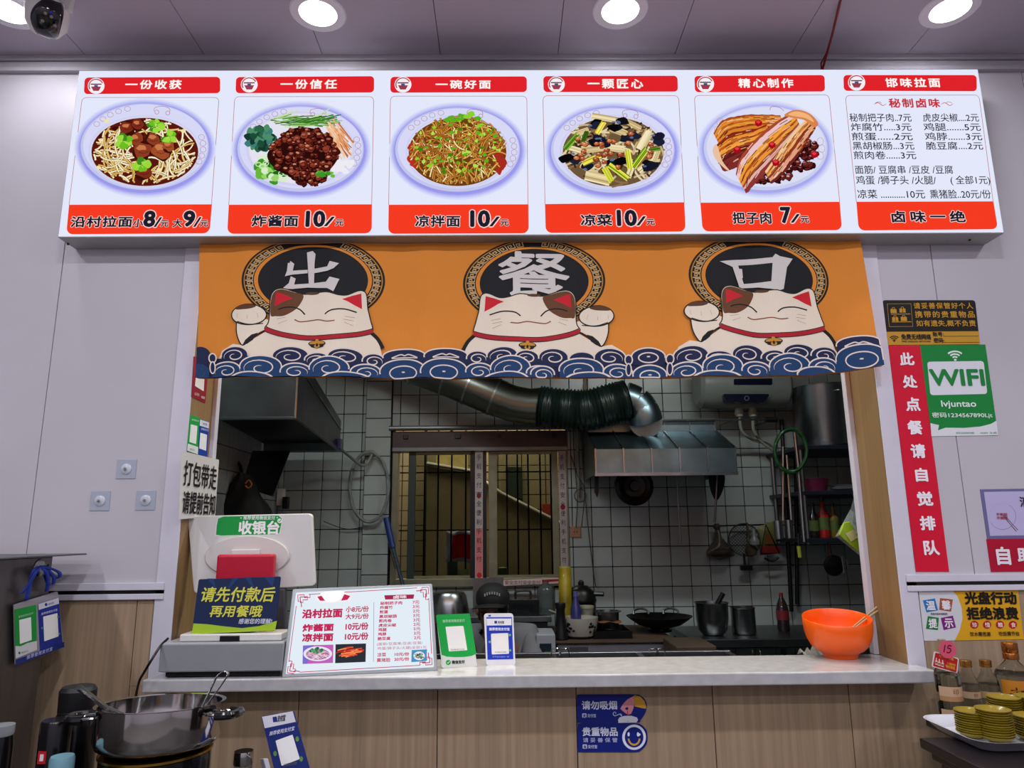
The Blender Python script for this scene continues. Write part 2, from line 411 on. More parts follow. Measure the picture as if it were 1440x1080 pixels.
# ---- red cable
p0 = R(1157, 96, -.03); p1 = RZ(1182, 0, ZC)
B().tube([p0+Vector((0, 0, -.03)), p0, p0*.5+p1*.5+Vector((.004, 0, .004)), p1, p1+Vector((.02, -.2, -.002))], .0042, 8).build('red_cable', mat('red_cable', '7a0f14', .5), smooth=True, label='thin red cable running from the ceiling to the menu board top', cat='cable')
B().tube([p0+Vector((-.006, 0, -.03)), p0+Vector((-.004, 0, .02)), p0*.7+p1*.3+Vector((.002, -.004, 0))], .003, 6).build('red_cable', mat('red_cable', '7a0f14', .5), smooth=True, label='short red cable end beside the main one at the board top', cat='cable')

# ================================================================ light box menu board
YB = -.10
bx0, bx1, bz0, bz1 = -1.456, 1.673, H+.955, H+1.570
LB = empty('menu_light_box', ((bx0+bx1)/2, -.05, bz0), 'long backlit white menu board with five dish pictures and a price list above the opening', 'menu board')
b_ = B(); b_.box(bx0, YB, bz0, bx1, -.001, bz0+.010); b_.box(bx0, YB, bz1-.008, bx1, -.001, bz1); b_.box(bx0, YB, bz0+.01, bx0+.008, -.001, bz1-.008); b_.box(bx1-.008, YB, bz0+.01, bx1, -.001, bz1-.008)
b_.build('frame', M_ALU, LB, bevel=.003)
bx(bx0+.008, -.02, bz0+.01, bx1-.008, -.004, bz1-.008).build('back_plate', M_ALU, LB)
bx(bx0+.003, YB-.002, bz0+.004, bx1-.003, YB+.006, bz1-.002).build('lit_face', em('e3e8fa', 1.0, True), LB, bevel=.001)
for px_ in (96, 1364):
    q = R(px_, 340, -.05); B().lathe([(.004, 0), (.004, -.004)], (q.x, -.05, bz0), 10).build('screw', M_BLACK, LB)
PB = Plane((0, YB-.002, 0))
V1, V2, V3 = (80, 90, 3.1304), (530, 90, 3.1304), (960, 90, 3.0638)
RED, RED2 = 'e0222a', 'f53b22'
def menu_panel(view, hdr, frm, red, title, tx, logo, first=False):
    a = Art(PB, view, lit=True)
    a.quad(hdr, .028, RED)
    # thin frame
    A, Bq, C, D = frm; fr = []
    def corner(p, q, r_):
        for i in range(7): t = i/6; fr.append(tuple((1-t)**2*(p[j]+(q[j]-p[j])*1) + 2*t*(1-t)*q[j] + t*t*(r_[j]) for j in (0, 1)))
    e = 22
    def mix(p, q, d):
        l = math.hypot(q[0]-p[0], q[1]-p[1]); return (p[0]+(q[0]-p[0])*d/l, p[1]+(q[1]-p[1])*d/l)
    fr.append(D)
    for P0, P1, P2 in ((D, A, Bq), (A, Bq, C)):
        s_, e_ = mix(P1, P0, e), mix(P1, P2, e)
        for i in range(7): t = i/6; fr.append(tuple((1-t)**2*s_[j]+2*t*(1-t)*P1[j]+t*t*e_[j] for j in (0, 1)))
    fr.append(C)
    a.stroke(fr, 2.2, 'b05a66')
    a.fill([(red[0][0], red[0][1]), (red[1][0], red[1][1]), (red[1][0]*.5+red[2][0]*.5, red[1][1]*.5+red[2][1]*.5), (red[0][0]*.5+red[3][0]*.5, red[0][1]*.5+red[3][1]*.5)], RED2)
    a.quad(red, .045, RED2)
    # round bowl logo
    x, y = logo
    a.ell(x, y, 37, 35, 'f2eef4'); a.ering(x, y, 31, 29, 5, 'a8464e', a0=150, a1=335); 
    a.fill([(x-24, y-10), (x+24, y-10), (x+24, y-5), (x-24, y-5)], '60303c'); a.fill([(x-22, y+3), (x+22, y+3), (x+12, y+22), (x-12, y+22)], '9c3a48')
    a.fill([(x-8, y-4), (x+8, y-4), (x+8, y+6), (x-8, y+6)], '46507c')
    a.build('panel_print', LB)
    l = Art(PB, view, lift=.0012, lit=True); l.text(title, *tx, 'fff6f4', .03, sp=1.3); l.build('lettering', LB)
def lab(view, items):
    l = Art(PB, view, lift=.0014, lit=True)
    for it in items:
        body, x0, y0, x1, y1 = it[:5]; bd = it[5] if len(it) > 5 else .03
        if len(it) > 6: l.text(body, x0, y0, x1, y1, '1d1d2c', bd)
        else: l.text(body, x0, y0, x1, y1, '1d1d2c', bd, 1.6, 'f6d8d4', sp=1.45 if body == '卤味一绝' else 1.08 if len(body) > 2 else 1.0)
    l.build('lettering', LB)
menu_panel(V1, ((123, 60), (719, 57), (719, 129), (119, 133)), ((112, 148), (714, 148), (681, 618), (54, 620)), ((54, 620), (683, 618), (672, 746), (42, 750)), '一份收获', (303, 72, 548, 110), (173, 97))
lab(V1, [('沿村拉面', 64, 672, 332, 718), ('小', 336, 684, 380, 719), ('8', 387, 650, 431, 715, .045), ('/', 430, 676, 462, 718, .01), ('元', 458, 690, 492, 717), ('大', 512, 684, 553, 719), ('9', 562, 650, 606, 714, .045), ('/', 604, 676, 636, 718, .01), ('元', 632, 690, 666, 717)])
menu_panel(V1, ((789, 58), (1397, 54), (1396, 126), (787, 129)), ((783, 144), (1395, 144), (1386, 618), (757, 620)), ((757, 620), (1387, 618), (1386, 746), (750, 748)), '一份信任', (986, 70, 1232, 109), (847, 91))
lab(V1, [('炸酱面', 860, 668, 1062, 715), ('10', 1100, 650, 1178, 715, .045), ('/', 1178, 674, 1222, 714, .01), ('元', 1226, 686, 1262, 713)])
menu_panel(V2, ((60, 57), (660, 55), (660, 124), (59, 127)), ((60, 142), (660, 142), (665, 618), (52, 620)), ((52, 620), (667, 618), (668, 746), (50, 748)), '一碗好面', (260, 72, 500, 109), (115, 91))
lab(V2, [('凉拌面', 170, 668, 365, 716), ('10', 415, 648, 494, 715, .045), ('/', 496, 674, 540, 715, .01), ('元', 543, 686, 580, 713)])
menu_panel(V2, ((732, 54), (1323, 52), (1325, 122), (734, 124)), ((731, 140), (1328, 140), (1353, 610), (740, 618)), ((740, 617), (1353, 609), (1359, 738), (743, 744)), '一颗匠心', (928, 68, 1170, 108), (790, 90))
lab(V2, [('凉菜', 898, 664, 1034, 711), ('10', 1060, 646, 1140, 711, .045), ('/', 1142, 672, 1184, 711, .01), ('元', 1186, 684, 1222, 710)])
menu_panel(V3, ((50, 52), (611, 48), (613, 119), (53, 122)), ((50, 136), (630, 133), (676, 594), (76, 598)), ((76, 598), (676, 594), (686, 716), (86, 722)), '精心制作', (240, 64, 475, 102), (98, 87))
lab(V3, [('把子肉', 215, 640, 380, 688), ('7', 424, 620, 462, 684, .045), ('/', 464, 648, 504, 684, .01), ('元', 507, 657, 543, 684)])
menu_panel(V3, ((692, 48), (1266, 48), (1267, 118), (694, 116)), ((700, 136), (1276, 134), (1337, 592), (748, 594)), ((748, 594), (1338, 592), (1358, 712), (758, 718)), '邯味拉面', (875, 62, 1107, 100), (749, 80))
lab(V3, [('卤味一绝', 900, 634, 1215, 682)])
l = Art(PB, V3, lift=.0014, lit=True); l.text('秘制卤味', 888, 150, 1106, 188, 'c8303c', .03, sp=1.2)
for x, f in ((850, 1), (1138, -1)): l.stroke([(x-28, 176), (x-12, 168), (x, 173), (x+12, 180), (x+28, 172)], 3, 'c8303c', sm=4, taper=True); l.stroke([(x-22*f, 170), (x-6*f, 164), (x+6*f, 170)], 2, 'c8303c', sm=4)
l.build('lettering', LB)
T = [('秘制把子肉..7元', 718, 214, 984, 249), ('虎皮尖椒....2元', 1034, 214, 1274, 249), ('炸腐竹.....3元', 724, 255, 984, 289), ('鸡腿.......5元', 1037, 255, 1282, 289),
     ('煎蛋......2元', 728, 296, 989, 330), ('鸡脖.......3元', 1043, 296, 1288, 330), ('黑胡椒肠...3元', 732, 336, 996, 370), ('脆豆腐....2元', 1047, 336, 1292, 370), ('煎肉卷......3元', 736, 376, 1004, 411),
     ('面筋/ 豆腐串 /豆皮 /豆腐', 742, 438, 1163, 474), ('鸡蛋 /狮子头 /火腿/', 746, 482, 1090, 520), ('( 全部1元)', 1153, 482, 1323, 524), ('凉菜 ...........10元', 752, 542, 1042, 580), ('熏猪脸..20元/份', 1065, 542, 1326, 580)]
for t_ in T: lab(V3, [t_+(.008, 1)])
# ---- dishes, drawn as printed art on the lit sheet
def plate(a, x, y, rx, ry, ix, iy, irx, iry, soup, words=True):
    for k, (e, c_) in enumerate(((30, 'd9dcf8'), (24, 'cacff6'), (18, 'b9bcf3'), (12, 'a8a8ee'), (7, '9a98ea'))): a.ell(x+2, y+6, rx+e, ry+e, c_, n=56)
    a.ell(x, y, rx, ry, 'c3c6ec', n=64); a.ell(x+3, y-5, rx-8, ry-9, 'd6d8f6', n=64); a.ell(ix, iy, irx+14, iry+12, 'cdd0f0', n=64); a.ell(ix, iy-2, irx+6, iry+5, 'd9d6ea', n=64)
    a.ell(ix, iy, irx, iry, soup, n=56)
    if words:
        for k in range(5): 
            t = math.radians(215+k*9.5); a.ering(x+(rx-25)*math.cos(t), y+(ry-16)*math.sin(t), 13, 11, 1.6, 'a8626c', 14)
        for k in range(5):
            t = math.radians(-14+k*9.0); a.ering(x+(rx-24)*math.cos(t), y+(ry-16)*math.sin(t), 13, 12, 1.6, 'a8626c', 14)
        a.stroke([(x+42, y-156), (x+46, y-172), (x+76, y-178), (x+106, y-170), (x+112, y-154)], 2, 'a8626c', sm=4); a.ering(x+54, y-152, 9, 9, 2, 'a8626c', 14); a.ering(x+102, y-148, 9, 9, 2, 'a8626c', 14)
def strand(a, rnd, x, y, L_, ang, cv, w, c_, clip=None, oc=None):
    n = 8; pts = []; th = math.radians(ang)
    for i in range(n):
        pts.append((x, y)); th += cv/n; x += math.cos(th)*L_/n; y += math.sin(th)*L_/n
    if clip:
        cx_, cy_, rx, ry = clip
        pts = [p for p in pts if ((p[0]-cx_)/rx)**2+((p[1]-cy_)/ry)**2 < 1]
    if len(pts) > 2:
        if oc: a.stroke(pts, w+3.2, oc)
        a.stroke(pts, w, c_)
        if oc: a.stroke([(p[0]-.8, p[1]-1) for p in pts], w*.35, 'fdf4d4' if c_ in ('f2e0a0', 'f8efc4', 'fdf6d8', 'f0d488') else c_)
def blob(a, rnd, x, y, rx, ry, c_, n=9, j=.28):
    pts = [(x+rx*math.cos(2*PI*i/n)*(1+rnd.uniform(-j, j)), y+ry*math.sin(2*PI*i/n)*(1+rnd.uniform(-j, j))) for i in range(n)]
    a.fill(pts, c_, True)
def inell(rnd, cx_, cy_, rx, ry, r0=0):
    t = rnd.uniform(0, 2*PI); r_ = math.sqrt(rnd.uniform(r0*r0, 1)); return cx_+rx*r_*math.cos(t), cy_+ry*r_*math.sin(t)
def meat(a, rnd, x, y, s_, base, hi, dk):
    blob(a, rnd, x, y+2, s_*1.1, s_, dk); blob(a, rnd, x, y, s_, s_*.85, base); blob(a, rnd, x-s_*.2, y-s_*.3, s_*.5, s_*.3, hi); a.stroke([(x-s_*.5, y+s_*.2), (x, y+s_*.35), (x+s_*.6, y+.1*s_)], 2, dk)
def herb(a, rnd, x, y, s_, cs=('3c8c1c', '6cbc22', '9ad83c')):
    for k in range(9):
        t = rnd.uniform(0, 2*PI); blob(a, rnd, x+math.cos(t)*s_*.55, y+math.sin(t)*s_*.45, s_*.45, s_*.38, cs[k % 3], 7, .4)
    for k in range(3): a.stroke([(x, y), (x+rnd.uniform(-s_, s_)*.7, y+rnd.uniform(-s_, s_)*.6)], 2, 'b8e868')
EPS = 1.2e-5
def dish(view, f):
    a = Art(PB, view, lift=.0012, eps=EPS, lit=True); f(a, random.Random(3)); a.build('dish_picture', LB)
def d1(a, r):
    plate(a, 387, 365, 282, 190, 388, 388, 235, 150, '5a160e'); cl = (388, 388, 230, 146)
    for k in range(26): x, y = inell(r, 388, 388, 215, 135, .5); blob(a, r, x, y, 16, 9, r.choice(['3a0c08', '7a2414', '8c3a1c']))
    for reg, ang, n in (((240, 400, 85, 70), 30, 34), ((540, 420, 80, 70), 125, 34), ((300, 460, 90, 45), 20, 22), ((240, 300, 70, 40), -35, 15), ((520, 300, 90, 40), 35, 16), ((400, 250, 110, 16), 5, 12), ((440, 480, 90, 35), -20, 16)):
        for k in range(n):
            x, y = inell(r, *reg); A_ = ang+r.uniform(-28, 28)+(180 if r.random() < .5 else 0)
            strand(a, r, x-math.cos(math.radians(A_))*60, y-math.sin(math.radians(A_))*60, r.uniform(100, 170), A_, r.choice([-1, 1])*r.uniform(.6, 2.2), r.choice([5, 6, 7]), r.choice(['e6c878', 'f2e0a0', 'f8efc4', 'e0b860', 'fdf6d8']), cl, '7c4a18')
    for x, y, s_ in ((315, 285, 30), (360, 270, 26), (430, 335, 32), (355, 335, 30), (385, 385, 40), (465, 385, 42), (390, 480, 34), (495, 365, 26)): meat(a, r, x, y, s_, r.choice(['8c3a20', 'a04c28', '7c2a1a']), 'c8784a', '3a100a')
    herb(a, r, 440, 278, 38); herb(a, r, 495, 325, 36); herb(a, r, 300, 345, 40); herb(a, r, 375, 450, 40)
    for x, y in ((200, 340), (225, 255), (560, 300), (190, 460), (455, 470)): blob(a, r, x, y, 11, 8, 'f2e2a8')
def d2(a, r):
    plate(a, 1073, 375, 278, 188, 1073, 375, 225, 152, 'e4e2ee', True); cl = (1073, 375, 245, 155)
    for k in range(60): x, y = inell(r, 1050, 255, 120, 24); strand(a, r, x, y, 110, -5+r.uniform(-14, 14), r.uniform(-.3, .3), 5, r.choice(['6aa848', '9cc878', '3c7c28', 'c8e0a8', '2c6424']))
    for k in range(55): x, y = inell(r, 1215, 300, 35, 60); strand(a, r, x, y, 100, 55+r.uniform(-14, 14), r.uniform(-.2, .2), 5, r.choice(['d88c58', 'e8a878', 'b86838', 'f2c8a0']))
    for k in range(45): x, y = inell(r, 900, 330, 60, 50); blob(a, r, x, y, 17, 15, r.choice(['1c4c38', '2c6448', '4c8c68', '3c7c78', '14382c']), 7, .4)
    for k in range(60): x, y = inell(r, 960, 460, 85, 62); blob(a, r, x, y, 18, 14, r.choice(['3c9428', '68b83c', '98d468', 'd8eccc', '1c6418']), 8, .3)
    for k in range(9): x, y = inell(r, 950, 460, 70, 45); a.ering(x, y, 12, 9, 4, 'c8e8b0', 14)
    for k in range(14): x, y = inell(r, 1270, 450, 50, 32); blob(a, r, x, y, 16, 12, 'eceaf2')
    blob(a, r, 1085, 400, 150, 108, '2a0c0a', 12, .12); blob(a, r, 1110, 480, 80, 55, '2a0c0a', 12, .12)
    for k in range(230):
        x, y = inell(r, 1085, 395, 150, 105) if k % 3 else inell(r, 1110, 480, 80, 55); meat(a, r, x, y, r.uniform(9, 17), r.choice(['5c1c16', '4a1410', '74281c', '883a28']), r.choice(['a8604a', 'c88868', '94402c']), '240808')
    for k in range(10): x, y = inell(r, 1190, 495, 45, 14); blob(a, r, x, y, 12, 8, r.choice(['3c9428', '68b83c']))
def d3(a, r):
    plate(a, 355, 378, 274, 185, 355, 388, 215, 150, '6a3c14'); cl = (358, 385, 218, 152)
    for k in range(10): x, y = inell(r, 165, 400, 22, 55); blob(a, r, x, y, 17, 18, 'b8301c')
    for k in range(8): x, y = inell(r, 540, 420, 25, 45); blob(a, r, x, y, 14, 24, 'a82a1c')
    for k in range(300):
        x, y = inell(r, 358, 380, 205, 140); low = y > 430
        A_ = (r.choice([50, 75, 110, 130]) if low else r.uniform(0, 360))
        strand(a, r, x, y, r.uniform(70, 150), A_+r.uniform(-20, 20), r.uniform(-2.6, 2.6) if not low else r.uniform(-.8, .8), r.choice([6, 6, 5]), r.choice(['b0702a', 'c8883c', 'e0b458', 'f0d488', 'd89c44', 'c88834', 'a86424']), cl, '5c300e')
    for k in range(85): x, y = inell(r, 350, 370, 200, 125); blob(a, r, x, y, r.uniform(4, 12), r.uniform(4, 9), r.choice(['5cae1c', '8cd02c', 'b0e050', '3c8010']))
    for k in range(10): x, y = inell(r, 370, 245, 80, 22); blob(a, r, x, y, 15, 9, r.choice(['5cae1c', '8cd02c']))
def d4(a, r):
    plate(a, 1038, 380, 272, 187, 1040, 388, 222, 152, '6c5438'); cl = (1040, 388, 230, 156)
    for k in range(150): 
        x, y = inell(r, 1040, 385, 215, 148, .1); strand(a, r, x, y, 70, r.uniform(0, 360), r.uniform(-1, 1), 9, r.choice(['c8b088', 'e2d0a8', '8c6c48', '3a2418']), cl)
    def stick(x, y, L_, w, ang, cs):
        for k in range(7): 
            o_ = (k-3)*w/7; t = math.radians(ang); strand(a, r, x-math.sin(t)*o_-math.cos(t)*L_/2, y+math.cos(t)*o_-math.sin(t)*L_/2, L_*r.uniform(.92, 1.05), ang, .05, w/6, r.choice(cs))
    Y_ = ['e8d8a8', 'f2e6c0', 'cdb884', 'dcc898', 'b89c68']; G = ['2c5c10', '3c7818', 'e6d83c', 'f0e860', '8cb828']
    for q in ((1010, 240, 130, 26, 8), (880, 380, 100, 24, 15), (1130, 270, 90, 24, 25), (1120, 460, 90, 26, -70), (940, 470, 100, 26, 30), (980, 370, 160, 34, -8), (1180, 330, 110, 42, -62), (1040, 372, 130, 30, 4), (1200, 440, 120, 36, -38), (980, 505, 130, 44, 12), (1070, 300, 90, 30, 20), (1230, 400, 70, 24, -70), (910, 300, 70, 26, -20)): stick(*q, Y_)
    for k in range(26): x, y = r.choice([(940, 270), (1060, 268), (1120, 320), (850, 410), (900, 460), (1060, 430), (1220, 330), (1200, 450), (980, 340), (940, 350)]); blob(a, r, x+r.uniform(-30, 30), y+r.uniform(-16, 16), 28, 17, r.choice(['0e0e16', '16182a', '1c2034', '08080c'])); blob(a, r, x+r.uniform(-26, 26), y+r.uniform(-14, 8), 9, 4, '5c6c94')
    for q in ((860, 340, 100, 26, -50, ['4c7c20', '8cb83c', '386414']), (985, 280, 70, 22, -60, ['f0e040', 'e0c82c', 'f8f080']), (950, 420, 100, 28, -25, ['f0e040', '8c8c1c', 'f8f080']), (1160, 410, 120, 26, -55, G), (1110, 430, 100, 24, 80, G), (1070, 480, 120, 26, 35, G), (1020, 495, 80, 26, 60, ['f0e040', 'f8f080', 'b8c838']), (915, 320, 60, 20, -70, ['386414', '2c5410']), (1225, 380, 60, 16, -10, ['386414', '6c9c34'])): stick(*q)
    for k in range(26): x, y = inell(r, 1030, 390, 190, 90); blob(a, r, x, y, 13, 10, '7c3018'); blob(a, r, x-1, y-2, 11, 8, r.choice(['b86034', 'c87848', 'a85030'])); blob(a, r, x-3, y-5, 4, 2.5, 'e8b898')
def d5(a, r):
    for e, c_ in ((30, 'd9dcf8'), (23, 'cacff6'), (16, 'b9bcf3'), (9, 'a8a8ee')): a.ell(357, 368, 266+e, 180+e, c_, n=56)
    a.ell(357, 363, 266, 182, 'c9cdee', n=64); a.ell(359, 358, 256, 172, 'dadcf4', n=64); a.ell(359, 362, 205, 130, 'd2d6f0', n=56)
    a.stroke([(375, 200), (380, 186), (400, 184), (420, 190), (436, 204)], 2, 'a8626c', sm=4)
    for x, y in ((160, 250), (150, 285), (160, 315), (592, 335), (598, 365), (592, 395)): a.ering(x, y, 14, 17, 1.6, 'b08a90', 14)
    def slice_(sp, widths):    # spine points (top edge) with bands stacked downwards along the offset
        n = 22; sp = spline(sp, 6); m_ = len(sp); off = 0
        for wd, c_ in widths:
            up = []; dn = []
            for i, p in enumerate(sp):
                t = i/(m_-1); k = .55+.45*math.sin(PI*min(1, max(0, t*.9+.08)))
                jit = r.uniform(-2, 2)
                up.append((p[0]+off*.55*k, p[1]+off*k+jit)); dn.append((p[0]+(off+wd)*.55*k, p[1]+(off+wd)*k+jit+3))
            a.fill(up+dn[::-1], c_); off += wd
        for k in range(60):
            i = r.randrange(2, m_-3); o_ = r.uniform(4, off*.9); p = sp[i]; kk = .55+.45*math.sin(PI*min(1, i/(m_-1)*.9+.08)); a.stroke([(p[0]+o_*.55*kk, p[1]+o_*kk), (sp[i+2][0]+o_*.55*kk+r.uniform(-3, 3), sp[i+2][1]+o_*kk)], 3, r.choice(['f0b060', '7c2c14', 'c87030', '4c1410', 'e8c8b8']))
    slice_([(132, 300), (170, 245), (250, 222), (340, 218), (420, 222)], [(8, 'a8481c'), (14, 'e08c30'), (9, 'c0641c'), (10, 'e89838'), (9, 'a85020'), (12, 'd8802c'), (14, '7c2418'), (30, '481214')])
    slice_([(128, 380), (150, 345), (210, 308), (300, 285), (360, 262)], [(9, '8c2c14'), (14, 'e89434'), (9, 'b85c24'), (14, 'f0a03c'), (10, '9c4824'), (18, '5c1c1c'), (44, '7c2c28')])
    a.fill([(128, 372), (146, 350), (170, 420), (200, 460), (180, 452), (140, 410)], 'e8c0a0', True)
    for k in range(70): x, y = inell(r, 500, 385, 85, 75); meat(a, r, x, y, r.uniform(9, 16), r.choice(['4c1214', '6c2420', '381012']), r.choice(['9c5c54', 'b87c70', '7c3830']), '200608')
    for k in range(60): x, y = inell(r, 375, 475, 95, 38); meat(a, r, x, y, r.uniform(8, 15), r.choice(['4c1214', '6c2420', '381012']), r.choice(['b8888c', 'c8a4a8', '7c3830']), '200608')
    slice_([(225, 480), (245, 410), (310, 330), (390, 262), (470, 212)], [(11, 'a84830'), (22, 'e8c4c8'), (20, 'f0a038'), (9, 'a85020'), (16, 'e8943c'), (10, '9c4c30'), (12, 'e0b0a8'), (20, '8c3430')])
    slice_([(350, 470), (400, 400), (450, 330), (500, 270), (545, 235)], [(12, 'f0c890'), (12, 'c87838'), (9, 'e8a860'), (12, '8c3424'), (18, 'e0a080'), (10, '702420')])
    a.fill([(432, 228), (480, 205), (540, 220), (578, 262), (560, 280), (520, 250), (470, 240)], 'd8824c', True); a.fill([(450, 224), (485, 212), (535, 226), (560, 258), (520, 240), (470, 232)], 'f0b478', True)
    for x, y in ((322, 262), (230, 376), (380, 356), (396, 432), (562, 398)):
        a.fill([(x-16, y-6), (x-2, y-16), (x+16, y-6), (x+14, y+10), (x-4, y+16), (x-14, y+8)], 'a80c18'); a.fill([(x-12, y-5), (x-1, y-12), (x+10, y-5), (x+0, y+3)], 'e83848')
for v_, f_ in ((V1, d1), (V1, d2), (V2, d3), (V2, d4), (V3, d5)): dish(v_, f_)

# ================================================================ orange curtain
YC = -.045; PC = Plane((0, YC, 0))
def cw(u, v):
    d = (H+.97-v)/.5
    return (-.010*math.sin(u*9.1+1)-.006*math.sin(u*21+.4)-.0035*math.sin(u*43))*(.35+.75*d)-.012*d*max(0, (u-.9)/.35)
def cl_(u, v):
    t = (u+1.05)*NX/2.32; i = math.floor(t); t -= i; a, b = -1.05+2.32*i/NX, -1.05+2.32*(i+1)/NX; return cw(a, v)*(1-t)+cw(b, v)*t
def warp(u, v, k): return Vector((u, YC+cl_(u, v)-k, v))
TLc, TRc, BRc, BLc = PC.uv(280, 340), PC.uv(1210, 338), PC.uv(1237, 516.5), PC.uv(275, 531)
TLc = (TLc[0], bz0-.0008); TRc = (TRc[0], bz0-.0008); bmid = PC.uv(745, 533)
NX, NZ = 150, 12
ug = [-1.05+2.32*i/NX for i in range(NX+1)]; vg = [H+.44+.56*j/NZ for j in range(NZ+1)]
def bot(u): 
    if u < bmid[0]: t = (u-BLc[0])/(bmid[0]-BLc[0]); return BLc[1]+(bmid[1]-BLc[1])*t-.002*math.sin(u*30)
    if u < .98: return bmid[1]+.001*math.sin(u*30)
    t = (u-.98)/(BRc[0]-.98); return bmid[1]+(BRc[1]-bmid[1])*t**1.0
def lr(v):
    t = (TLc[1]-v)/(TLc[1]-BLc[1]); return TLc[0]+(BLc[0]-TLc[0])*t, TRc[0]+(BRc[0]-TRc[0])*t
curtain = Art(PC, (0, 0, 1), lift=0, warp=warp)
U0, U1 = TLc[0], BRc[0]
outl = [(lr(v)[0], v) for v in [TLc[1]+(BLc[1]-TLc[1])*i/8 for i in range(9)]]+[(BLc[0]+(BRc[0]-BLc[0])*i/120, bot(BLc[0]+(BRc[0]-BLc[0])*i/120)) for i in range(1, 121)]+[(lr(v)[1], v) for v in [BRc[1]+(TRc[1]-BRc[1])*i/8 for i in range(1, 9)]]
_m['print_orange_cloth'] = mat('orange_cloth', 'e2892a', .75, var=.05, vscale=6)
curtain.idx['cloth'] = 0; curtain.mats = [_m['print_orange_cloth']]
curtain.poly(outl, 'cloth')
CT = empty('orange_curtain', ((U0+U1)/2, YC, BLc[1]), 'orange half curtain printed with three cream lucky cats and blue waves', 'curtain')
CUT = [(0, ug), (1, vg)]
cl = curtain.build('cloth', CT, cut=CUT)
sd_ = cl.modifiers.new('s', 'SOLIDIFY'); sd_.thickness = -.0015; sd_.offset = 1
VA, VB = (260, 330, 2.88), (740, 330, 2.769)
INK, CREAM, NAVY, BLUE, LINE, GOLD = '15110e', 'ecdcc6', '141f45', '163b66', 'e6d6ca', 'c88a2c'
A0 = Art(PC, VA, lift=.0008, warp=warp)     # reference cat for local coordinates
c1 = A0.uv(540, 440); 
class Cat(Art):
    def __init__(s, cu, cv, f, lift): Art.__init__(s, PC, VA, lift=lift, warp=warp, eps=4e-5); s.c = (cu, cv); s.f = f
    def uv(s, x, y):
        u, v = A0.uv(x, y); return (s.c[0]+(u-c1[0])*s.f, s.c[1]+(v-c1[1]))
def catpos(view, x, y): a = Art(PC, view); return a.uv(x, y)
cats = [(c1, 1), (catpos(VA, 1387, 448), -1), (catpos(VB, 957, 412), 1)]
top_v = TLc[1]-.002
def clipv(uvs, faces): return uvs
for (cu, cv), f in cats:
    a = Cat(cu, cv, f, .0008)
    def cell(x, y, rx, ry, c, n=72):   # ellipse clipped at the curtain's top
        pts = [a.uv(x+rx*math.cos(2*PI*i/n), y+ry*math.sin(2*PI*i/n)) for i in range(n)]
        pts = [(u, min(v, top_v)) for u, v in pts]; a.poly(pts, c)
    cell(520, 186, 290, 176, INK); cell(520, 186, 281, 170, GOLD); cell(520, 186, 277, 167, INK)
    # meander band
    NK = 46
    key = [(0, 1), (0, 0), (.8, 0), (.8, .75), (.35, .75), (.35, .38), (.58, .38)]
    for k in range(NK):
        def pk(p): 
            t = 2*PI*(k+p[0]*.92)/NK; r_ = 1-.0*p[1]; rx = 244+30*p[1]; ry = 146+18*p[1]; return (520+rx*math.cos(t), 186+ry*math.sin(t))
        uvq = [a.uv(*pk(p)) for p in key]
        if max(v for u, v in uvq) < top_v: a.stroke_uv(uvq, .0042, 'd2ab72')
    cell(520, 186, 238, 142, 'e2892a'); cell(520, 186, 222, 134, '0e0e13')
    a.build('printed_disc', CT, cut=CUT)
# characters on the discs
def chart(fn):
    a = Art(PC, VA, lift=.0060, warp=warp); fn(a); a.build('lettering', CT, cut=CUT)
CH = 'd9d2cc'
def chu(a):
    a.fill([(497, 76), (520, 70), (532, 82), (528, 120), (526, 205), (505, 208), (500, 120)], CH)
    a.fill([(420, 118), (438, 118), (436, 150), (500, 146), (500, 160), (436, 166), (408, 172), (416, 150)], CH)
    a.fill([(430, 110), (446, 122), (438, 160), (414, 170)], CH)
    a.fill([(526, 142), (580, 134), (590, 112), (628, 122), (606, 142), (580, 152), (526, 160)], CH)
    a.fill([(432, 172), (452, 182), (446, 206), (500, 202), (575, 196), (590, 176), (630, 186), (606, 236), (580, 222), (500, 218), (440, 224), (396, 222), (424, 200)], CH)
chart(chu)
a = Art(PC, (640, 330, 2.88), lift=.006, warp=warp); a.text('餐', 178, 76, 460, 254, CH, .014); a.build('lettering', CT, cut=CUT)
a = Art(PC, VB, lift=.006, warp=warp)
a.fill([(750, 108), (790, 104), (900, 96), (955, 92), (966, 78), (985, 88), (1035, 96), (1012, 130), (998, 215), (978, 222), (958, 216), (900, 208), (842, 212), (838, 216), (826, 208), (800, 130)], CH)
a.fill([(822, 124), (955, 114), (950, 185), (844, 195)], '0e0e13'); a.build('lettering', CT, cut=CUT)
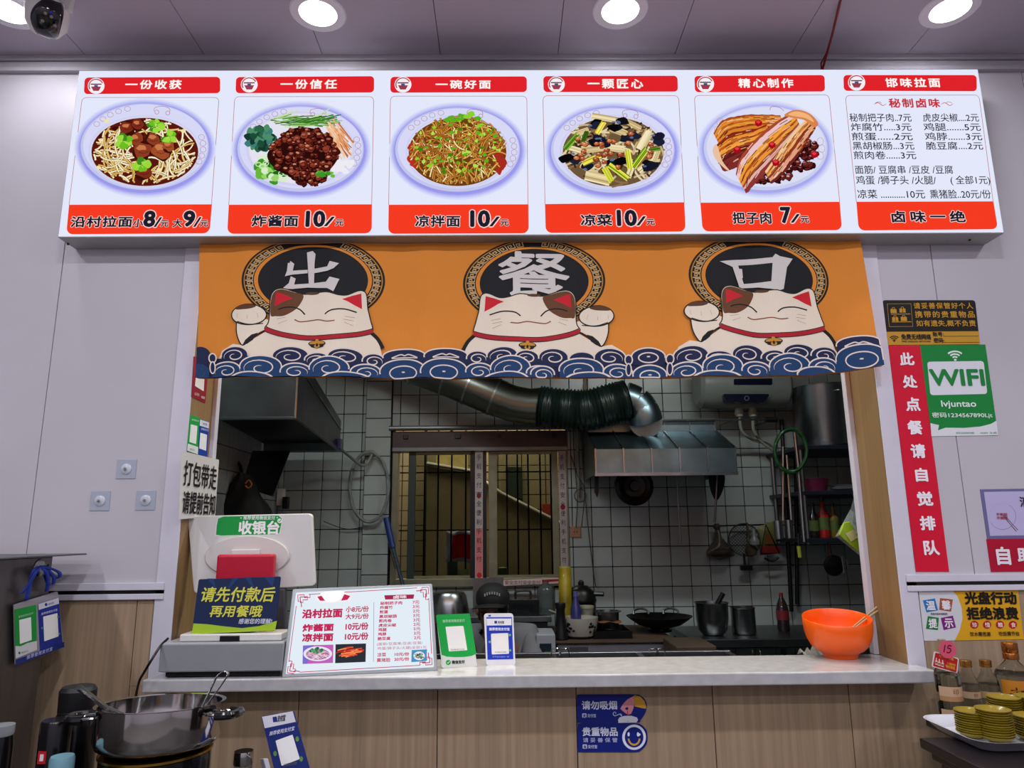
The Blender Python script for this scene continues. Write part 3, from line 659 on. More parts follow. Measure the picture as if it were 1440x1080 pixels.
for i, ((cu, cv), f) in enumerate(cats):
    a = Cat(cu, cv, f, .0072)
    # body and arm
    body = [(120, 530), (150, 468), (196, 444), (240, 452), (330, 395), (430, 412), (540, 420), (650, 412), (756, 396), (786, 440), (797, 480), (798, 530)]
    a.fill(body, CREAM)
    a.stroke([(757, 400), (782, 424), (802, 460)], 15, INK, sm=4, taper=False)
    arm = [(212, 352), (212, 395), (222, 430), (238, 451), (262, 438), (300, 405), (335, 385), (345, 350), (300, 330), (240, 330)]
    a.fill(arm, CREAM); a.stroke([(212, 352), (212, 395), (222, 430), (238, 451), (262, 438), (300, 405), (330, 388)], 5, INK, sm=4)
    a.fill([(238, 451), (250, 430), (275, 408), (300, 400), (280, 430), (258, 446)], INK)
    a.ell(262, 327, 74, 44, INK); a.ell(262, 327, 69, 39, CREAM); a.fill([(208, 304), (225, 290), (262, 285), (292, 293), (270, 303), (235, 306)], '5c3820', True)
    for p, q in (((215, 322), (214, 340)), ((257, 328), (257, 345)), ((297, 320), (301, 340))): a.stroke([p, q], 5, '6c2418', taper=True)
    a.stroke([(215, 354), (262, 367), (320, 362)], 4, INK, sm=4)
    head = [(345, 330), (349, 262), (362, 232), (385, 221), (412, 224), (450, 236), (488, 246), (535, 241), (580, 238), (625, 250), (660, 250), (700, 232), (722, 230), (737, 246), (742, 300), (752, 345), (758, 392), (700, 408), (620, 420), (540, 424), (450, 420), (380, 406), (328, 386), (340, 360)]
    a.fill(head, CREAM, True); hs = spline(head, 5, True)
    a.stroke(hs[-25:]+hs[:95], 4.5, INK)
    a.fill([(350, 328), (352, 265), (364, 236), (386, 225), (412, 228), (450, 239), (484, 250), (472, 284), (446, 312), (405, 332), (370, 333)], '6a3f22', True)
    a.fill([(372, 236), (392, 240), (441, 262), (400, 276), (366, 292)], 'd01628'); a.fill([(641, 268), (680, 252), (716, 241), (719, 304), (690, 290), (665, 276)], 'd01628')
    a.ell(520, 243, 28, 6, '5c3820')
    a.stroke([(382, 306), (405, 299), (440, 298), (470, 308), (490, 328)], 5.5, INK, sm=4); a.stroke([(572, 328), (598, 312), (650, 307), (698, 318)], 5.5, INK, sm=4)
    a.stroke([(448, 348), (470, 357), (505, 354), (545, 350), (580, 357), (612, 354)], 4.5, '8c4630', sm=4)
    for p, q in (((376, 344), (412, 338)), ((382, 363), (418, 351)), ((652, 336), (690, 340)), ((646, 348), (686, 353)), ((650, 360), (684, 373))): a.stroke([p, q], 6, '6c2c1c', taper=True)
    co = [(328, 383), (350, 393), (400, 408), (470, 420), (540, 423), (610, 420), (680, 410), (730, 400), (762, 391)]
    a.stroke(co, 22, INK, sm=3); a.stroke(co, 16, 'b01626', sm=3)
    a.ell(540, 446, 36, 13, INK); a.ell(540, 445, 31, 10, GOLD); a.fill([(508, 448), (572, 448), (565, 460), (540, 466), (516, 460)], INK); a.ell(540, 456, 12, 8, GOLD); a.ell(540, 452, 5, 7, INK); a.ell(540, 434, 7, 6, GOLD)
    a.build('printed_cat', CT, cut=CUT)
# waves
a = Art(PC, VA, lift=.0110, warp=warp, eps=6e-5)
def cu_(x, y): return max(U0+.001, min(U1-.001, x)), y
class Wave(Art):
    def uv(s, x, y):
        u, v = Art.uv(s, x, y); lo = bot(min(max(u, U0), U1))+.0005
        v = max(v, lo); l_, r_ = lr(v); return (max(l_+.0008, min(r_-.0008, u)), v)
wv = []
for x, y, rx, ry, k in ((62, 490, 42, 36, 0), (205, 490, 58, 34, 1), (432, 494, 74, 36, 1), (540, 510, 50, 26, 1), (655, 500, 70, 34, 1), (765, 512, 45, 28, -1), (890, 496, 88, 32, 3), (1058, 494, 88, 32, 3), (1185, 502, 44, 28, -1), (1285, 494, 62, 34, 1), (1385, 505, 48, 30, 1)): wv.append((VA, x, y, rx, ry, k, 0))
for x, y, rx, ry, k in ((105, 482, 58, 34, 1), (215, 488, 50, 30, 0), (325, 480, 62, 34, -1), (475, 476, 66, 34, 2), (637, 476, 66, 38, 1), (745, 484, 52, 26, 1), (855, 470, 62, 36, 1), (955, 482, 46, 28, -1), (1055, 464, 64, 34, 1), (1155, 470, 52, 30, -1), (1288, 432, 84, 34, 3)): wv.append((VB, x, y, rx, ry, k, 0))
for x, y, rx, ry, k in ((55, 558, 45, 34, 1), (172, 552, 62, 34, 1), (315, 540, 84, 46, 1), (455, 558, 62, 32, -1), (590, 545, 80, 44, 1), (735, 560, 60, 32, -1), (885, 558, 94, 52, 2), (1050, 556, 94, 52, 2), (1192, 556, 54, 32, -1), (1318, 545, 80, 46, 1), (1432, 566, 50, 28, -1)): wv.append((VA, x, y, rx, ry, k, 1))
for x, y, rx, ry, k in ((62, 548, 46, 30, -1), (212, 530, 86, 46, 1), (355, 540, 58, 32, -1), (480, 548, 66, 38, 2), (618, 536, 58, 34, 1), (755, 520, 78, 46, 1), (885, 532, 56, 32, -1), (1018, 515, 80, 46, 1), (1150, 518, 58, 34, -1), (1296, 488, 96, 56, 2)): wv.append((VB, x, y, rx, ry, k, 1))
a = Wave(PC, VA, lift=.0110, warp=warp, eps=6e-5)
a.o = VA; a.fill([(0, 500), (300, 505), (700, 505), (1100, 505), (1440, 505), (1440, 620), (0, 620)], NAVY); a.o = VB; a.fill([(-60, 500), (300, 500), (800, 492), (1150, 480), (1380, 440), (1400, 620), (-60, 620)], NAVY)
def dome(x, y, rx, ry): 
    return [(x+rx*math.cos(math.radians(t)), y+ry*math.sin(math.radians(t))) for t in range(170, 372, 9)]+[(x+rx*.96, y+ry*.9), (x, y+ry*1.15), (x-rx*.96, y+ry*.9)]
for v_, x, y, rx, ry, k, row in wv:
    a.o = v_; c_ = BLUE if row else NAVY; q = dome(x, y, rx, ry)
    a.fill(q, c_); a.stroke(q[:23], 5.5, LINE)
    if abs(k) == 1:
        sp = []
        for t in range(0, 500, 20): rr_ = (1-t/620)*.82; sp.append((x+k*rx*rr_*math.cos(math.radians(-200+t)), y+4+ry*rr_*math.sin(math.radians(-200+t))))
        a.stroke(sp, 5, LINE, taper=True)
    elif k == 2: a.ering(x, y+4, rx*.58, ry*.56, 5, LINE); a.ell(x, y, 7, 3, LINE)
    elif k == 3: a.stroke([(x-rx*.6, y+4), (x-rx*.2, y-10), (x, y-6), (x+rx*.2, y-10), (x+rx*.6, y+4)], 5, LINE, sm=4); a.stroke([(x-rx*.6, y+6), (x, y+2), (x+rx*.6, y+6)], 4, LINE, sm=4)
for v_, x, y in ((VA, 115, 502), (VB, 397, 490), (VB, 557, 487)):
    a.o = v_; a.ell(x, y, 17, 21, LINE); a.ell(x, y, 12, 16, NAVY); a.ell(x, y+38, 13, 26, LINE); a.ell(x, y+38, 8, 21, NAVY)
for v_, x, y, rx in ((VA, 280, 590, 90), (VA, 660, 592, 98), (VA, 1300, 592, 92), (VB, 240, 568, 90), (VB, 735, 566, 96), (VB, 1120, 548, 80)):
    a.o = v_; a.ell(x, y, rx, 32, LINE); a.ell(x, y+5, rx-6, 32, BLUE)
a.build('printed_waves', CT, cut=CUT)
# ================================================================ counter
CT_Z = H-.412
g_ = .0008
countertop = B().prism([(-1.05, -.10, CT_Z-.036), (1.263, -.10, CT_Z-.036), (1.263, -.0068, CT_Z-.036), (ox1-g_, -.0068, CT_Z-.036), (ox1-g_, .185, CT_Z-.036), (ox0+g_, .185, CT_Z-.036), (ox0+g_, -.0068, CT_Z-.036), (-1.05, -.0068, CT_Z-.036)], (0, 0, .036)).build('countertop', M_STONE, bevel=.004, label='long pale stone serving worktop across the opening', cat='worktop')
cb = empty('counter_base', (.1, 0, 0), 'wood veneer panelled counter base under the stone worktop', 'counter')
YF = 0.0
xs = [R(p, 1010, YF).x for p in (419, 615, 811, 1004, 1197)]
wboards(-1.135, 1.36, [x for x in xs if x < 1.2], 0, CT_Z-.037, cb, YF, .0115)
wboards(-1.135, -1.082, [], CT_Z-.0365, H-.197, cb, YF, .0115); wboards(1.294, 1.36, [], CT_Z-.0365, H-.197, cb, YF, .0115)
bx(ox0+.004, .013, .0, ox1-.004, .165, CT_Z-.04).build('carcass', mat('dark_core', '3a332d', .8, var=.1), cb)

def sign(name, label, cat, plane, view, cs, r, base, th=.0012, group=None, lit=False, m=None, lift=0.0, kind=None):
    """a flat printed sheet: root Empty, a sheet, and a print laid on it"""
    c0 = plane.hit(view[0]+(cs[2][0]+cs[3][0])/2/view[2], view[1]+(cs[2][1]+cs[3][1])/2/view[2])
    t = empty(name, c0, label, cat, group)
    slab(plane, cs, r, th, 'sheet', m or pm(base), t, view, lift=lift)
    return t, Art(plane, view, lift=lift+.0004, lit=lit), Art(plane, view, lift=lift+.0004+.0016, lit=lit)
def done(t, a, l, nm='printed_design'):
    if a.sh: a.build(nm, t)
    if l.sh:
        l.build('lettering', t)
def blankcode(a, cs): a.quad(cs, .04, 'e6e4e2')
def bot2(a, cs, f, c):   # lower fraction of a quad
    A, Bq, C, D = cs; a.fill([(A[0]+(D[0]-A[0])*f, A[1]+(D[1]-A[1])*f), (Bq[0]+(C[0]-Bq[0])*f, Bq[1]+(C[1]-Bq[1])*f), C, D], c)
WALL = Plane((0, -.0017, 0))
# ---- right wall signs
W_ = (1230, 410, 2.633)
t, a, l = sign('notice_sticker', 'black and gold notice sticker about valuables with a luggage icon and gold wifi strip', 'sign', WALL, W_, ((28, 32), (372, 32), (390, 196), (48, 199)), .03, '1b1815')
a.fill([(42, 149), (385, 147), (390, 195), (48, 198)], 'c4922e')
fr = [(46, 46), (134, 45), (141, 129), (54, 130)]; a.stroke(fr, 2, 'b58a34', closed=True)
for x, y, k in ((70, 72, 0), (103, 70, 1), (76, 102, 1), (108, 101, 0)):
    a.fill([(x-12, y-7), (x+10, y-7), (x+12, y+8), (x-11, y+8)], 'c4922e'); a.ering(x-1, y-9, 5, 4, 2, 'c4922e', 12)
    if k: a.fill([(x-1, y-7), (x+1, y-7), (x+2, y+8), (x, y+8)], '1b1815')
a.stroke([(60, 84), (132, 83)], 2.5, 'c4922e'); a.stroke([(63, 113), (136, 112)], 2.5, 'c4922e')
for r_ in (8, 15, 22): a.ering(72, 186, r_, r_*.95, 4, '1b1815', 14, 225, 315)
a.ell(72, 184, 3, 3, '1b1815')
l.text('请妥善保管好个人', 143, 42, 362, 64, 'c4922e', .02, sp=1.2); l.text('携带的贵重物品', 148, 73, 368, 97, 'c4922e', .02, sp=1.2); l.text('如有遗失,概不负责', 153, 107, 372, 130, 'c4922e', .02, sp=1.05)
l.text('免费无线网络', 98, 158, 207, 178, '1b1815', .03); l.text('FREE WIRELESS NETWORK', 100, 182, 207, 188, '1b1815', .01); l.text('账号:', 214, 150, 254, 167, '1b1815', .02); l.text('密码:', 218, 172, 256, 190, '1b1815', .02)
a.stroke([(256, 166), (383, 165)], 1.6, '1b1815'); a.stroke([(258, 189), (386, 188)], 1.6, '1b1815'); done(t, a, l)
t, a, l = sign('red_queue_sign', 'tall red vertical sign with white characters asking customers to queue here', 'sign', WALL, W_, ((50, 200), (168, 200), (276, 1038), (153, 1038)), 0, 'd20d31')
for ch, *b4 in (('此', 93, 228, 143, 272), ('处', 104, 312, 154, 356), ('点', 115, 394, 165, 441), ('餐', 122, 479, 174, 528), ('请', 134, 566, 185, 615), ('自', 151, 655, 193, 702), ('觉', 158, 742, 212, 792), ('排', 168, 833, 222, 882), ('队', 182, 923, 236, 974)):
    l = Art(WALL, W_, lift=.002); l.text(ch, *b4, 'f1eaf0', .035); l.build('lettering', t)
l = Art(WALL, W_)
done(t, a, l)
t, a, l = sign('wifi_sign', 'green and white wireless network sign beside the tall red sign', 'sign', WALL, W_, ((168, 198), (410, 196), (457, 532), (210, 536)), 0, '148238')
a.fill([(206, 487), (222, 491), (238, 494), (234, 514), (262, 504), (330, 505), (390, 500), (430, 490), (451, 478), (457, 532), (210, 536)], 'dcdce0')
a.quad(((194, 260), (403, 257), (417, 379), (206, 384)), .05, 'dcdce4')
for r_ in (12, 24, 36): a.ering(297, 252, r_, r_*.85, 6, 'e2ece4', 16, 225, 315)
a.ell(298, 253, 5, 4, 'e2ece4')
l.text('WIFI', 205, 290, 402, 347, '148238', .03); l.text('lvjuntao', 246, 404, 374, 434, 'dcece0', .02); l.text('密码1234567890Ljt', 212, 448, 434, 470, 'dcece0', .015); l.text('微信扫码连接无线网', 300, 520, 367, 527, '148238', .0); l.text('WIFI 专用', 388, 520, 450, 527, '148238', .0); done(t, a, l)
D_ = (1370, 680, 8.314)
t, a, l = sign('reminder_poster', 'pale lilac poster with a plate and chopsticks in a purple frame', 'poster', WALL, D_, ((68, 68), (1250, 48), (1350, 628), (152, 646)), 0, '6b6792')
a.fill([(112, 98), (1210, 78), (1300, 594), (185, 612)], 'bab1d6'); a.ering(330, 385, 155, 152, 4, '6c6482', 50, -60, 150); a.ering(330, 385, 155, 152, 3, 'a79fc4', 50, 150, 300)
a.stroke([(335, 375), (492, 560)], 9, '4c2c22'); a.stroke([(345, 365), (510, 545)], 9, '6c4430')
l.text('不剩饭', 252, 345, 385, 378, 'a02848', .02); l.text('不剩菜', 258, 385, 388, 420, 'a02848', .02); l.text('消费提醒', 530, 155, 980, 272, '1c1822', .02); done(t, a, l)
t, a, l = sign('red_self_service_sign', 'red sign with large white characters below the lilac poster', 'sign', WALL, D_, ((142, 650), (1350, 634), (1420, 1018), (197, 1035)), 0, 'ad0a2e')
l.text('自', 262, 745, 410, 944, 'ece2ea', .035); l.text('助', 503, 752, 680, 925, 'ece2ea', .035); l.text('点餐', 740, 752, 1140, 930, 'ece2ea', .035); done(t, a, l)
F_ = (1260, 800, 3.857)
t, a, l = sign('clean_plate_sticker', 'yellow and white sticker about not wasting food on the wood below the rail', 'sign', WALL, F_, ((122, 108), (660, 98), (693, 382), (152, 391)), .01, 'd2d2d8')
a.fill([(293, 105), (659, 98.5), (692.5, 381.5), (318, 388), (345, 335), (360, 270), (356, 210), (335, 150)], 'dca318')
for ch, cs, c_, b4 in (('温', ((145, 171), (211, 160), (228, 225), (165, 236)), '2a78b8', (163, 174, 210, 222)), ('馨', ((238, 158), (308, 166), (298, 232), (234, 222)), 'a85430', (247, 172, 293, 220)), ('提', ((172, 256), (232, 265), (227, 332), (162, 325)), '1c7c34', (176, 270, 220, 320)), ('示', ((242, 266), (308, 253), (325, 318), (258, 332)), '80207c', (262, 270, 306, 318))):
    a.fill(cs, c_); l.text(ch, *b4, 'e8e4ea', .03)
l.text('REMEMBER', 188, 239, 277, 248, '2a2a30', .02); l.text('光盘行动', 372, 126, 648, 190, '16130e', .045); l.text('拒绝浪费', 383, 208, 657, 273, '16130e', .045)
for ch, x in zip('珍惜粮食', (424, 493, 563, 633)): a.ell(x, 303, 23, 22, 'b8182c'); l.text(ch, x-13, 290, x+13, 316, 'f0dcc8', .02)
l.text('饮水需思源', 398, 341, 510, 364, '2c1c10', .02); l.text('吃饭需节俭', 555, 339, 666, 362, '2c1c10', .02); done(t, a, l)
# ---- counter sticker pair
G_ = (790, 960, 9.0); PF = Plane((0, YF-.0022, 0))
def rend(t_, pts, nm='sheet', th=.001, m=None, plane=PF, view=G_):
    q = [plane.pt(*Art(plane, view).uv(*p)) for p in pts]; return B().prism(q, -plane.n*th).build(nm, m or pm('0b1d78'), t_)
t = empty('no_smoking_sticker', PF.hit(858, 1016), 'blue no smoking sticker with a hand and ashtray on the counter front', 'sticker')
rend(t, spline([(192, 175), (215, 150), (420, 148), (900, 148), (1000, 165), (1062, 230), (1076, 310), (1050, 400), (1000, 470), (950, 508), (600, 509), (230, 508), (195, 485), (191, 330)], 4, True))
a = Art(PF, G_); l = Art(PF, G_, lift=.002)
a.fill([(740, 330), (770, 275), (830, 212), (915, 165), (925, 240), (905, 330), (878, 392), (850, 402), (815, 392), (770, 358)], 'd98c96', False)
a.fill([(918, 158), (990, 172), (1045, 230), (1068, 300), (1066, 328), (1010, 322), (925, 300), (912, 230)], 'd09a28'); a.fill([(800, 325), (825, 305), (845, 325), (835, 345), (808, 342)], '14205c'); a.stroke([(833, 355), (835, 410)], 12, 'c83c38')
a.fill([(716, 508), (712, 470), (730, 438), (790, 420), (880, 418), (950, 440), (966, 470), (945, 504)], 'd5d5de'); a.ell(838, 488, 8, 6, '8c8c9c')
a.stroke([(655, 380), (650, 400), (670, 418), (700, 410), (730, 398), (752, 416), (762, 424)], 9, 'b9bede', sm=4); a.ering(668, 385, 16, 14, 7, 'b9bede', 20, 200, 400); a.stroke([(735, 392), (752, 398), (760, 415)], 7, 'b9bede')
l.text('请勿吸烟', 255, 230, 695, 336, 'cdd1e6', .03); l.text('支付宝', 325, 393, 432, 436, 'aeb4d8', .03); a.quad(((258, 388), (312, 388), (312, 441), (258, 441)), .15, 'cdd1e6'); l.text('支', 266, 396, 305, 434, '0b1d78', .03); done(t, a, l)
t = empty('valuables_sticker', PF.hit(858, 1056), 'blue valuables sticker with a winking smile ring under the no smoking one', 'sticker')
rend(t, spline([(202, 545), (225, 516), (420, 513), (900, 514), (1000, 530), (1070, 600), (1086, 690), (1072, 780), (1000, 860), (920, 880), (600, 880), (240, 880), (205, 855), (200, 700)], 4, True))
a = Art(PF, G_); l = Art(PF, G_, lift=.002)
a.ell(915, 690, 150, 160, 'dfe3f2'); a.ell(915, 690, 118, 130, '0b1d78'); a.ell(845, 652, 14, 27, 'dfe3f2'); a.fill([(950, 650), (955, 630), (970, 628), (978, 640), (995, 648), (992, 664), (965, 680), (952, 670)], 'dfe3f2', True)
a.ering(915, 700, 70, 85, 22, 'd3a535', 30, 5, 175)
l.text('贵重物品', 262, 564, 702, 671, 'cdd1e6', .03); l.text('请妥善保管', 268, 695, 702, 752, 'b9bede', .01, sp=1.6); l.text('支付宝', 330, 785, 446, 829, 'b9bede', .03); a.quad(((264, 781), (320, 781), (320, 835), (264, 835)), .15, 'cdd1e6'); l.text('支', 273, 789, 312, 828, '0b1d78', .03); done(t, a, l)
# ---- left reveal stickers
PR = Plane((ox0+.0016, .1, 0), (1, 0, 0)); K_ = (240, 520, 3.175)
t, a, l = sign('red_payment_sticker', 'dark red payment sticker at the top of the left reveal, partly behind the curtain', 'sticker', PR, K_, ((103, -60), (172, -42), (155, 150), (93, 120)), .04, '8e1428')
blankcode(a, ((117, -10), (153, 0), (147, 96), (108, 72))); l.text('云闪付', 104, 103, 125, 116, 'e0c8cc', .01, sl=6); l.text('银联', 134, 118, 150, 130, 'e0c8cc', .01, sl=5); done(t, a, l)
t, a, l = sign('green_payment_sticker', 'green and white payment sticker on the left wooden reveal', 'sticker', PR, K_, ((88, 202), (129, 214), (121, 378), (73, 361)), .05, '159a3e')
bot2(a, ((88, 202), (129, 214), (121, 378), (73, 361)), .8, 'd8dcd8'); blankcode(a, ((89, 243), (119, 251), (113, 332), (83, 322))); l.text('推荐使用微信支付', 92, 222, 124, 230, 'd8f0dc', .0, sl=7); l.text('微信支付', 84, 352, 104, 361, '2c3c30', .0, sl=5); done(t, a, l)
t, a, l = sign('blue_payment_sticker', 'blue and white payment sticker beside the green one on the left reveal', 'sticker', PR, K_, ((131, 220), (172, 234), (163, 394), (121, 378)), .05, '123a98')
a.fill([(131, 222), (171, 235), (169, 262), (129, 249)], 'dadce4'); blankcode(a, ((132, 281), (162, 290), (158, 362), (127, 351))); l.text('支付宝', 142, 238, 160, 247, '123a98', .02, sl=5); l.text('推荐使用支付宝', 134, 262, 166, 272, 'dfe4f4', .0, sl=8); done(t, a, l)
PR2 = Plane((ox0+.0165, .1, 0), (1, 0, 0))
t, a, l = sign('takeaway_paper_sign', 'white paper sheet with black characters about takeaway taped to the left reveal', 'sign', PR2, K_, ((48, 362), (216, 402), (198, 655), (36, 668)), 0, 'c9c4c0', th=.0006)
l.text('打包带走', 58, 418, 203, 526, '1a1818', .015, sl=26); l.text('请提前告知', 52, 548, 196, 645, '1a1818', .02, sl=12); done(t, a, l)
# ---- three adhesive hooks on the left wall
hook0 = None
for (x, y), lb in zip(((458, 565), (363, 680), (528, 678)), ('clear square adhesive hook on the left white wall, topmost of three', 'clear square adhesive hook on the left white wall, lower left of three', 'clear square adhesive hook on the left white wall, lower right of three')):
    p = R(x/2.572, 440+y/2.572, 0)
    if hook0: copy_tree(hook0, (p.x, -.0012, p.z), lb); continue
    hook0 = t = empty('adhesive_hook', (p.x, -.0012, p.z), lb, 'hook', 'three adhesive hooks')
    bx(p.x-.031, -.0024, p.z-.031, p.x+.031, -.0008, p.z+.031).build('pad', mat('clear_pad', 'a6abb9', .25, alpha=1), t, bevel=.0007)
    B().lathe([(.017, 0), (.017, .002), (.014, .004), (.008, .005), (0, .005)], (p.x, -.0024, p.z), 28, ax=(0, -1, 0), cap=False).build('base_disc', mat('clear_disc', 'c2c5cf', .15), t, smooth=True)
    B().lathe([(.0045, 0), (.0045, .007), (.003, .009), (0, .0093)], (p.x, -.0074, p.z), 16, ax=(0, -1, 0), cap=False).build('stud', M_POLISH, t, smooth=True)

# ================================================================ things on the counter
V = (200, 700, 3.2727)
def P_(view, x, y): return (view[0]+x/view[2], view[1]+y/view[2])
def leaning(view, bl, br, lean, z=CT_Z, lift=.0):
    A = RZ(*P_(view, *bl), z); Bq = RZ(*P_(view, *br), z); u = (Bq-A).normalized(); n = u.cross(Vector((0, 0, 1))); 
    n = (n*math.cos(lean)+Vector((0, 0, math.sin(lean)))).normalized(); return Plane(A+Vector((0, 0, lift)), n)
# cash drawer
zt = R(300, 904, -.085).z
dx0, dx1 = -1.013, R(398, 925, -.085).x
t = empty('cash_drawer', ((dx0+dx1)/2, .03, CT_Z), 'grey metal cash drawer under the white checkout monitor', 'cash drawer')
bx(dx0+.002, -.08, CT_Z+.016, dx1-.002, .165, zt).build('case', M_GREYP, t, bevel=.003)
bx(dx0, -.087, CT_Z+.018, dx1, -.0805, zt-.002).build('front_panel', mat('drawer_front', '8e9093', .4, var=.05), t, bevel=.003)
for x in (dx0+.02, dx1-.04):
    for y in (-.07, .12): bx(x, y, CT_Z+.0005, x+.025, y+.025, CT_Z+.017).build('foot', M_BLACK, t)
bx(dx0+.016, -.072, CT_Z+.003, dx1-.01, .14, CT_Z+.017).build('underside', M_BLACK, t)
# printer tray on drawer
t = empty('receipt_printer', ((dx0+dx1)/2, .0, zt), 'low white receipt unit with a black slot on the cash drawer', 'printer')
q0, q1 = R(253, 900, -.06).x, R(401, 900, -.06).x-.01
bx(q0, -.065, zt+.001, q1, .03, zt+.022).build('body', M_WHITE, t, bevel=.004)
bx(R(309, 898, -.066).x, -.0685, zt+.0015, R(337, 898, -.066).x, -.064, zt+.017).build('slot', M_BLACK, t, bevel=.002)
# monitor
PM = Plane((0, .055, 0), (0, -1, .0))
t = empty('checkout_monitor', PM.hit(350, 870), 'white checkout monitor seen from behind with an oval back plate on the drawer', 'monitor')
slab(PM, ((208, 85), (780, 72), (795, 405), (237, 440)), .03, .022, 'screen_case', M_WHITE, t, V, bevel=.003)
slab(Plane((0, .079, 0)), ((214, 92), (774, 80), (788, 399), (243, 432)), .02, .004, 'display', M_BLACK, t, V)
a = Art(PM, V); o_ = a.uv(486, 270); e1 = a.uv(681, 270)[0]-o_[0]; e2 = a.uv(486, 175)[1]-o_[1]
B().lathe([(1, 0), (1.0, .006), (.97, .011), (0, .013)], (o_[0], .0555, o_[1]), 56, ax=(0, -1, 0), cap=False, scale=(e1, e2)).build('oval_back', mat('oval_plate', 'd2cdc9', .4), t, smooth=True)
c0, c1_ = a.uv(420, 238), a.uv(548, 262); bx(c0[0], .036, c1_[1], c1_[0], .046, c0[1]).build('hinge_cover', M_WHITE, t, bevel=.002)
n0, n1 = a.uv(410, 420), a.uv(655, 460)
B().prism([(n0[0], .05, n0[1]), (n1[0], .05, n0[1]), (n1[0]+.01, .05, zt+.012), (n0[0]-.01, .05, zt+.012)], (0, .03, 0)).build('stand_neck', mat('monitor_stand', '54565c', .4), t, bevel=.004)
bx(n0[0]-.03, .035, zt+.001, n1[0]+.03, .15, zt+.012).build('stand_base', mat('monitor_stand', '54565c', .4), t, bevel=.004)
l = Art(PM, V, lift=.001); a = Art(PM, V, lift=.0006)
a.fill([(345, 92), (372, 82), (630, 78), (648, 92), (645, 120), (636, 165), (620, 172), (360, 178), (334, 174), (338, 130)], 'dfe6df'); a.fill([(350, 96), (374, 86), (626, 82), (643, 95), (640, 120), (631, 162), (616, 168), (362, 174), (340, 170), (343, 130)], '1c9a44')
a.ell(633, 106, 11, 11, 'e8f2e8'); a.stroke([(627, 106), (632, 111), (640, 101)], 3, '1c9a44')
l.text('收银台', 446, 108, 630, 166, 'f2f4f0', .04); l.text('推荐使用微信支付', 466, 84, 612, 101, 'e4f2e4', .02); a.ell(455, 93, 3, 3, 'e4f2e4'); a.ell(622, 91, 3, 3, 'e4f2e4'); a.build('green_sticker', t); l.build('lettering', t)
# red box
PX = Plane((0, -.02, 0)); a = Art(PX, V); r0, r1 = a.uv(338, 262), a.uv(592, 420)
t = empty('red_box', ((r0[0]+r1[0])/2, .0, zt+.022), 'plain crimson box between the monitor and the blue notice', 'box')
bx(r0[0], -.012, zt+.023, r1[0], .024, r0[1]).build('box_body', mat('crimson_plastic', 'b80f30', .4, var=.04), t, bevel=.008, seg=3)
bx(r0[0]+.004, -.0135, zt+.03, r1[0]-.004, -.0118, zt+.033).build('lid_seam', mat('crimson_dark', '6c0a1c', .4), t)
# blue pay-first notice
PN = Plane(R(270, 892, -.055), (0, -math.cos(.14), math.sin(.14)))
cs = ((260, 375), (638, 362), (612, 612), (228, 628))
t, a, l = sign('pay_first_notice', 'dark blue notice with yellow characters and a lime base strip in front of the monitor', 'sign', PN, V, cs, .02, '15264c', th=.003)
a.fill([(236, 578), (300, 582), (380, 592), (460, 600), (540, 590), (620, 566), (612, 611), (228, 627)], 'a3c42c')
for q in (((300, 372), (340, 420), (330, 372)), ((420, 368), (380, 440), (445, 368)), ((470, 366), (520, 430), (500, 366)), ((560, 364), (600, 410), (610, 363))): a.fill(list(q), '1f3a68')
l.text('请先付款后', 274, 412, 610, 478, 'd6d250', .02, slant=.15); l.text('再用餐哦', 315, 496, 552, 548, 'd6d250', .02, slant=.15); l.text('感谢您的理解!', 446, 556, 598, 580, 'd8dcec', .01, slant=.1); done(t, a, l)
hb = Art(PN, V); s0, s1 = PN.pt(*hb.uv(330, 600), -.003), PN.pt(*hb.uv(520, 595), -.003)
B().prism([s0, s1, s1+Vector((0, .001, -.004)), s0+Vector((0, .001, -.004))], (0, .03, .0)).build('foot', pm('15264c'), t)
# small lit menu board
bl, br = (642, 828), (1360, 795)
PD = leaning(V, bl, br, .24, lift=.0045)
cs = ((692, 420), (1335, 395), (1360, 795), (642, 828))
t = empty('tabletop_lit_menu', PD.hit(*P_(V, 1000, 812)), 'backlit white tabletop menu board in a silver frame leaning on the counter', 'menu board')
slab(PD, cs, .012, .014, 'frame', mat('silver_frame', '9fa3a6', .35, .6, var=.05), t, V, lift=0, bevel=.002)
slab(PD, ((708, 436), (1322, 405), (1343, 780), (660, 812)), .01, .002, 'lit_sheet', em('e2edf6', 1.0, True), t, V, lift=.0006)
A_, B2 = PD.hit(*P_(V, 800, 600)), PD.hit(*P_(V, 1200, 590))
for q in (A_, B2):
    e_ = q-PD.n*.014; B().prism([e_, e_+Vector((.012, 0, 0)), e_+Vector((.012, 0, -.02)), e_+Vector((0, 0, -.02))], Vector((0, .004, 0))).build('prop_plate', M_ALU, t)
    B().tube([e_+Vector((.006, .002, -.005)), Vector((e_.x+.006, min(e_.y+.05, .17), CT_Z+.004))], .003, 6).build('prop_leg', M_ALU, t)
a = Art(PD, V, lift=.0010, lit=True); MG = 'c02858'
bd = [(716, 448), (1316, 412), (1334, 768), (668, 806)]
def lerp2(p, q, f): return (p[0]+(q[0]-p[0])*f, p[1]+(q[1]-p[1])*f)
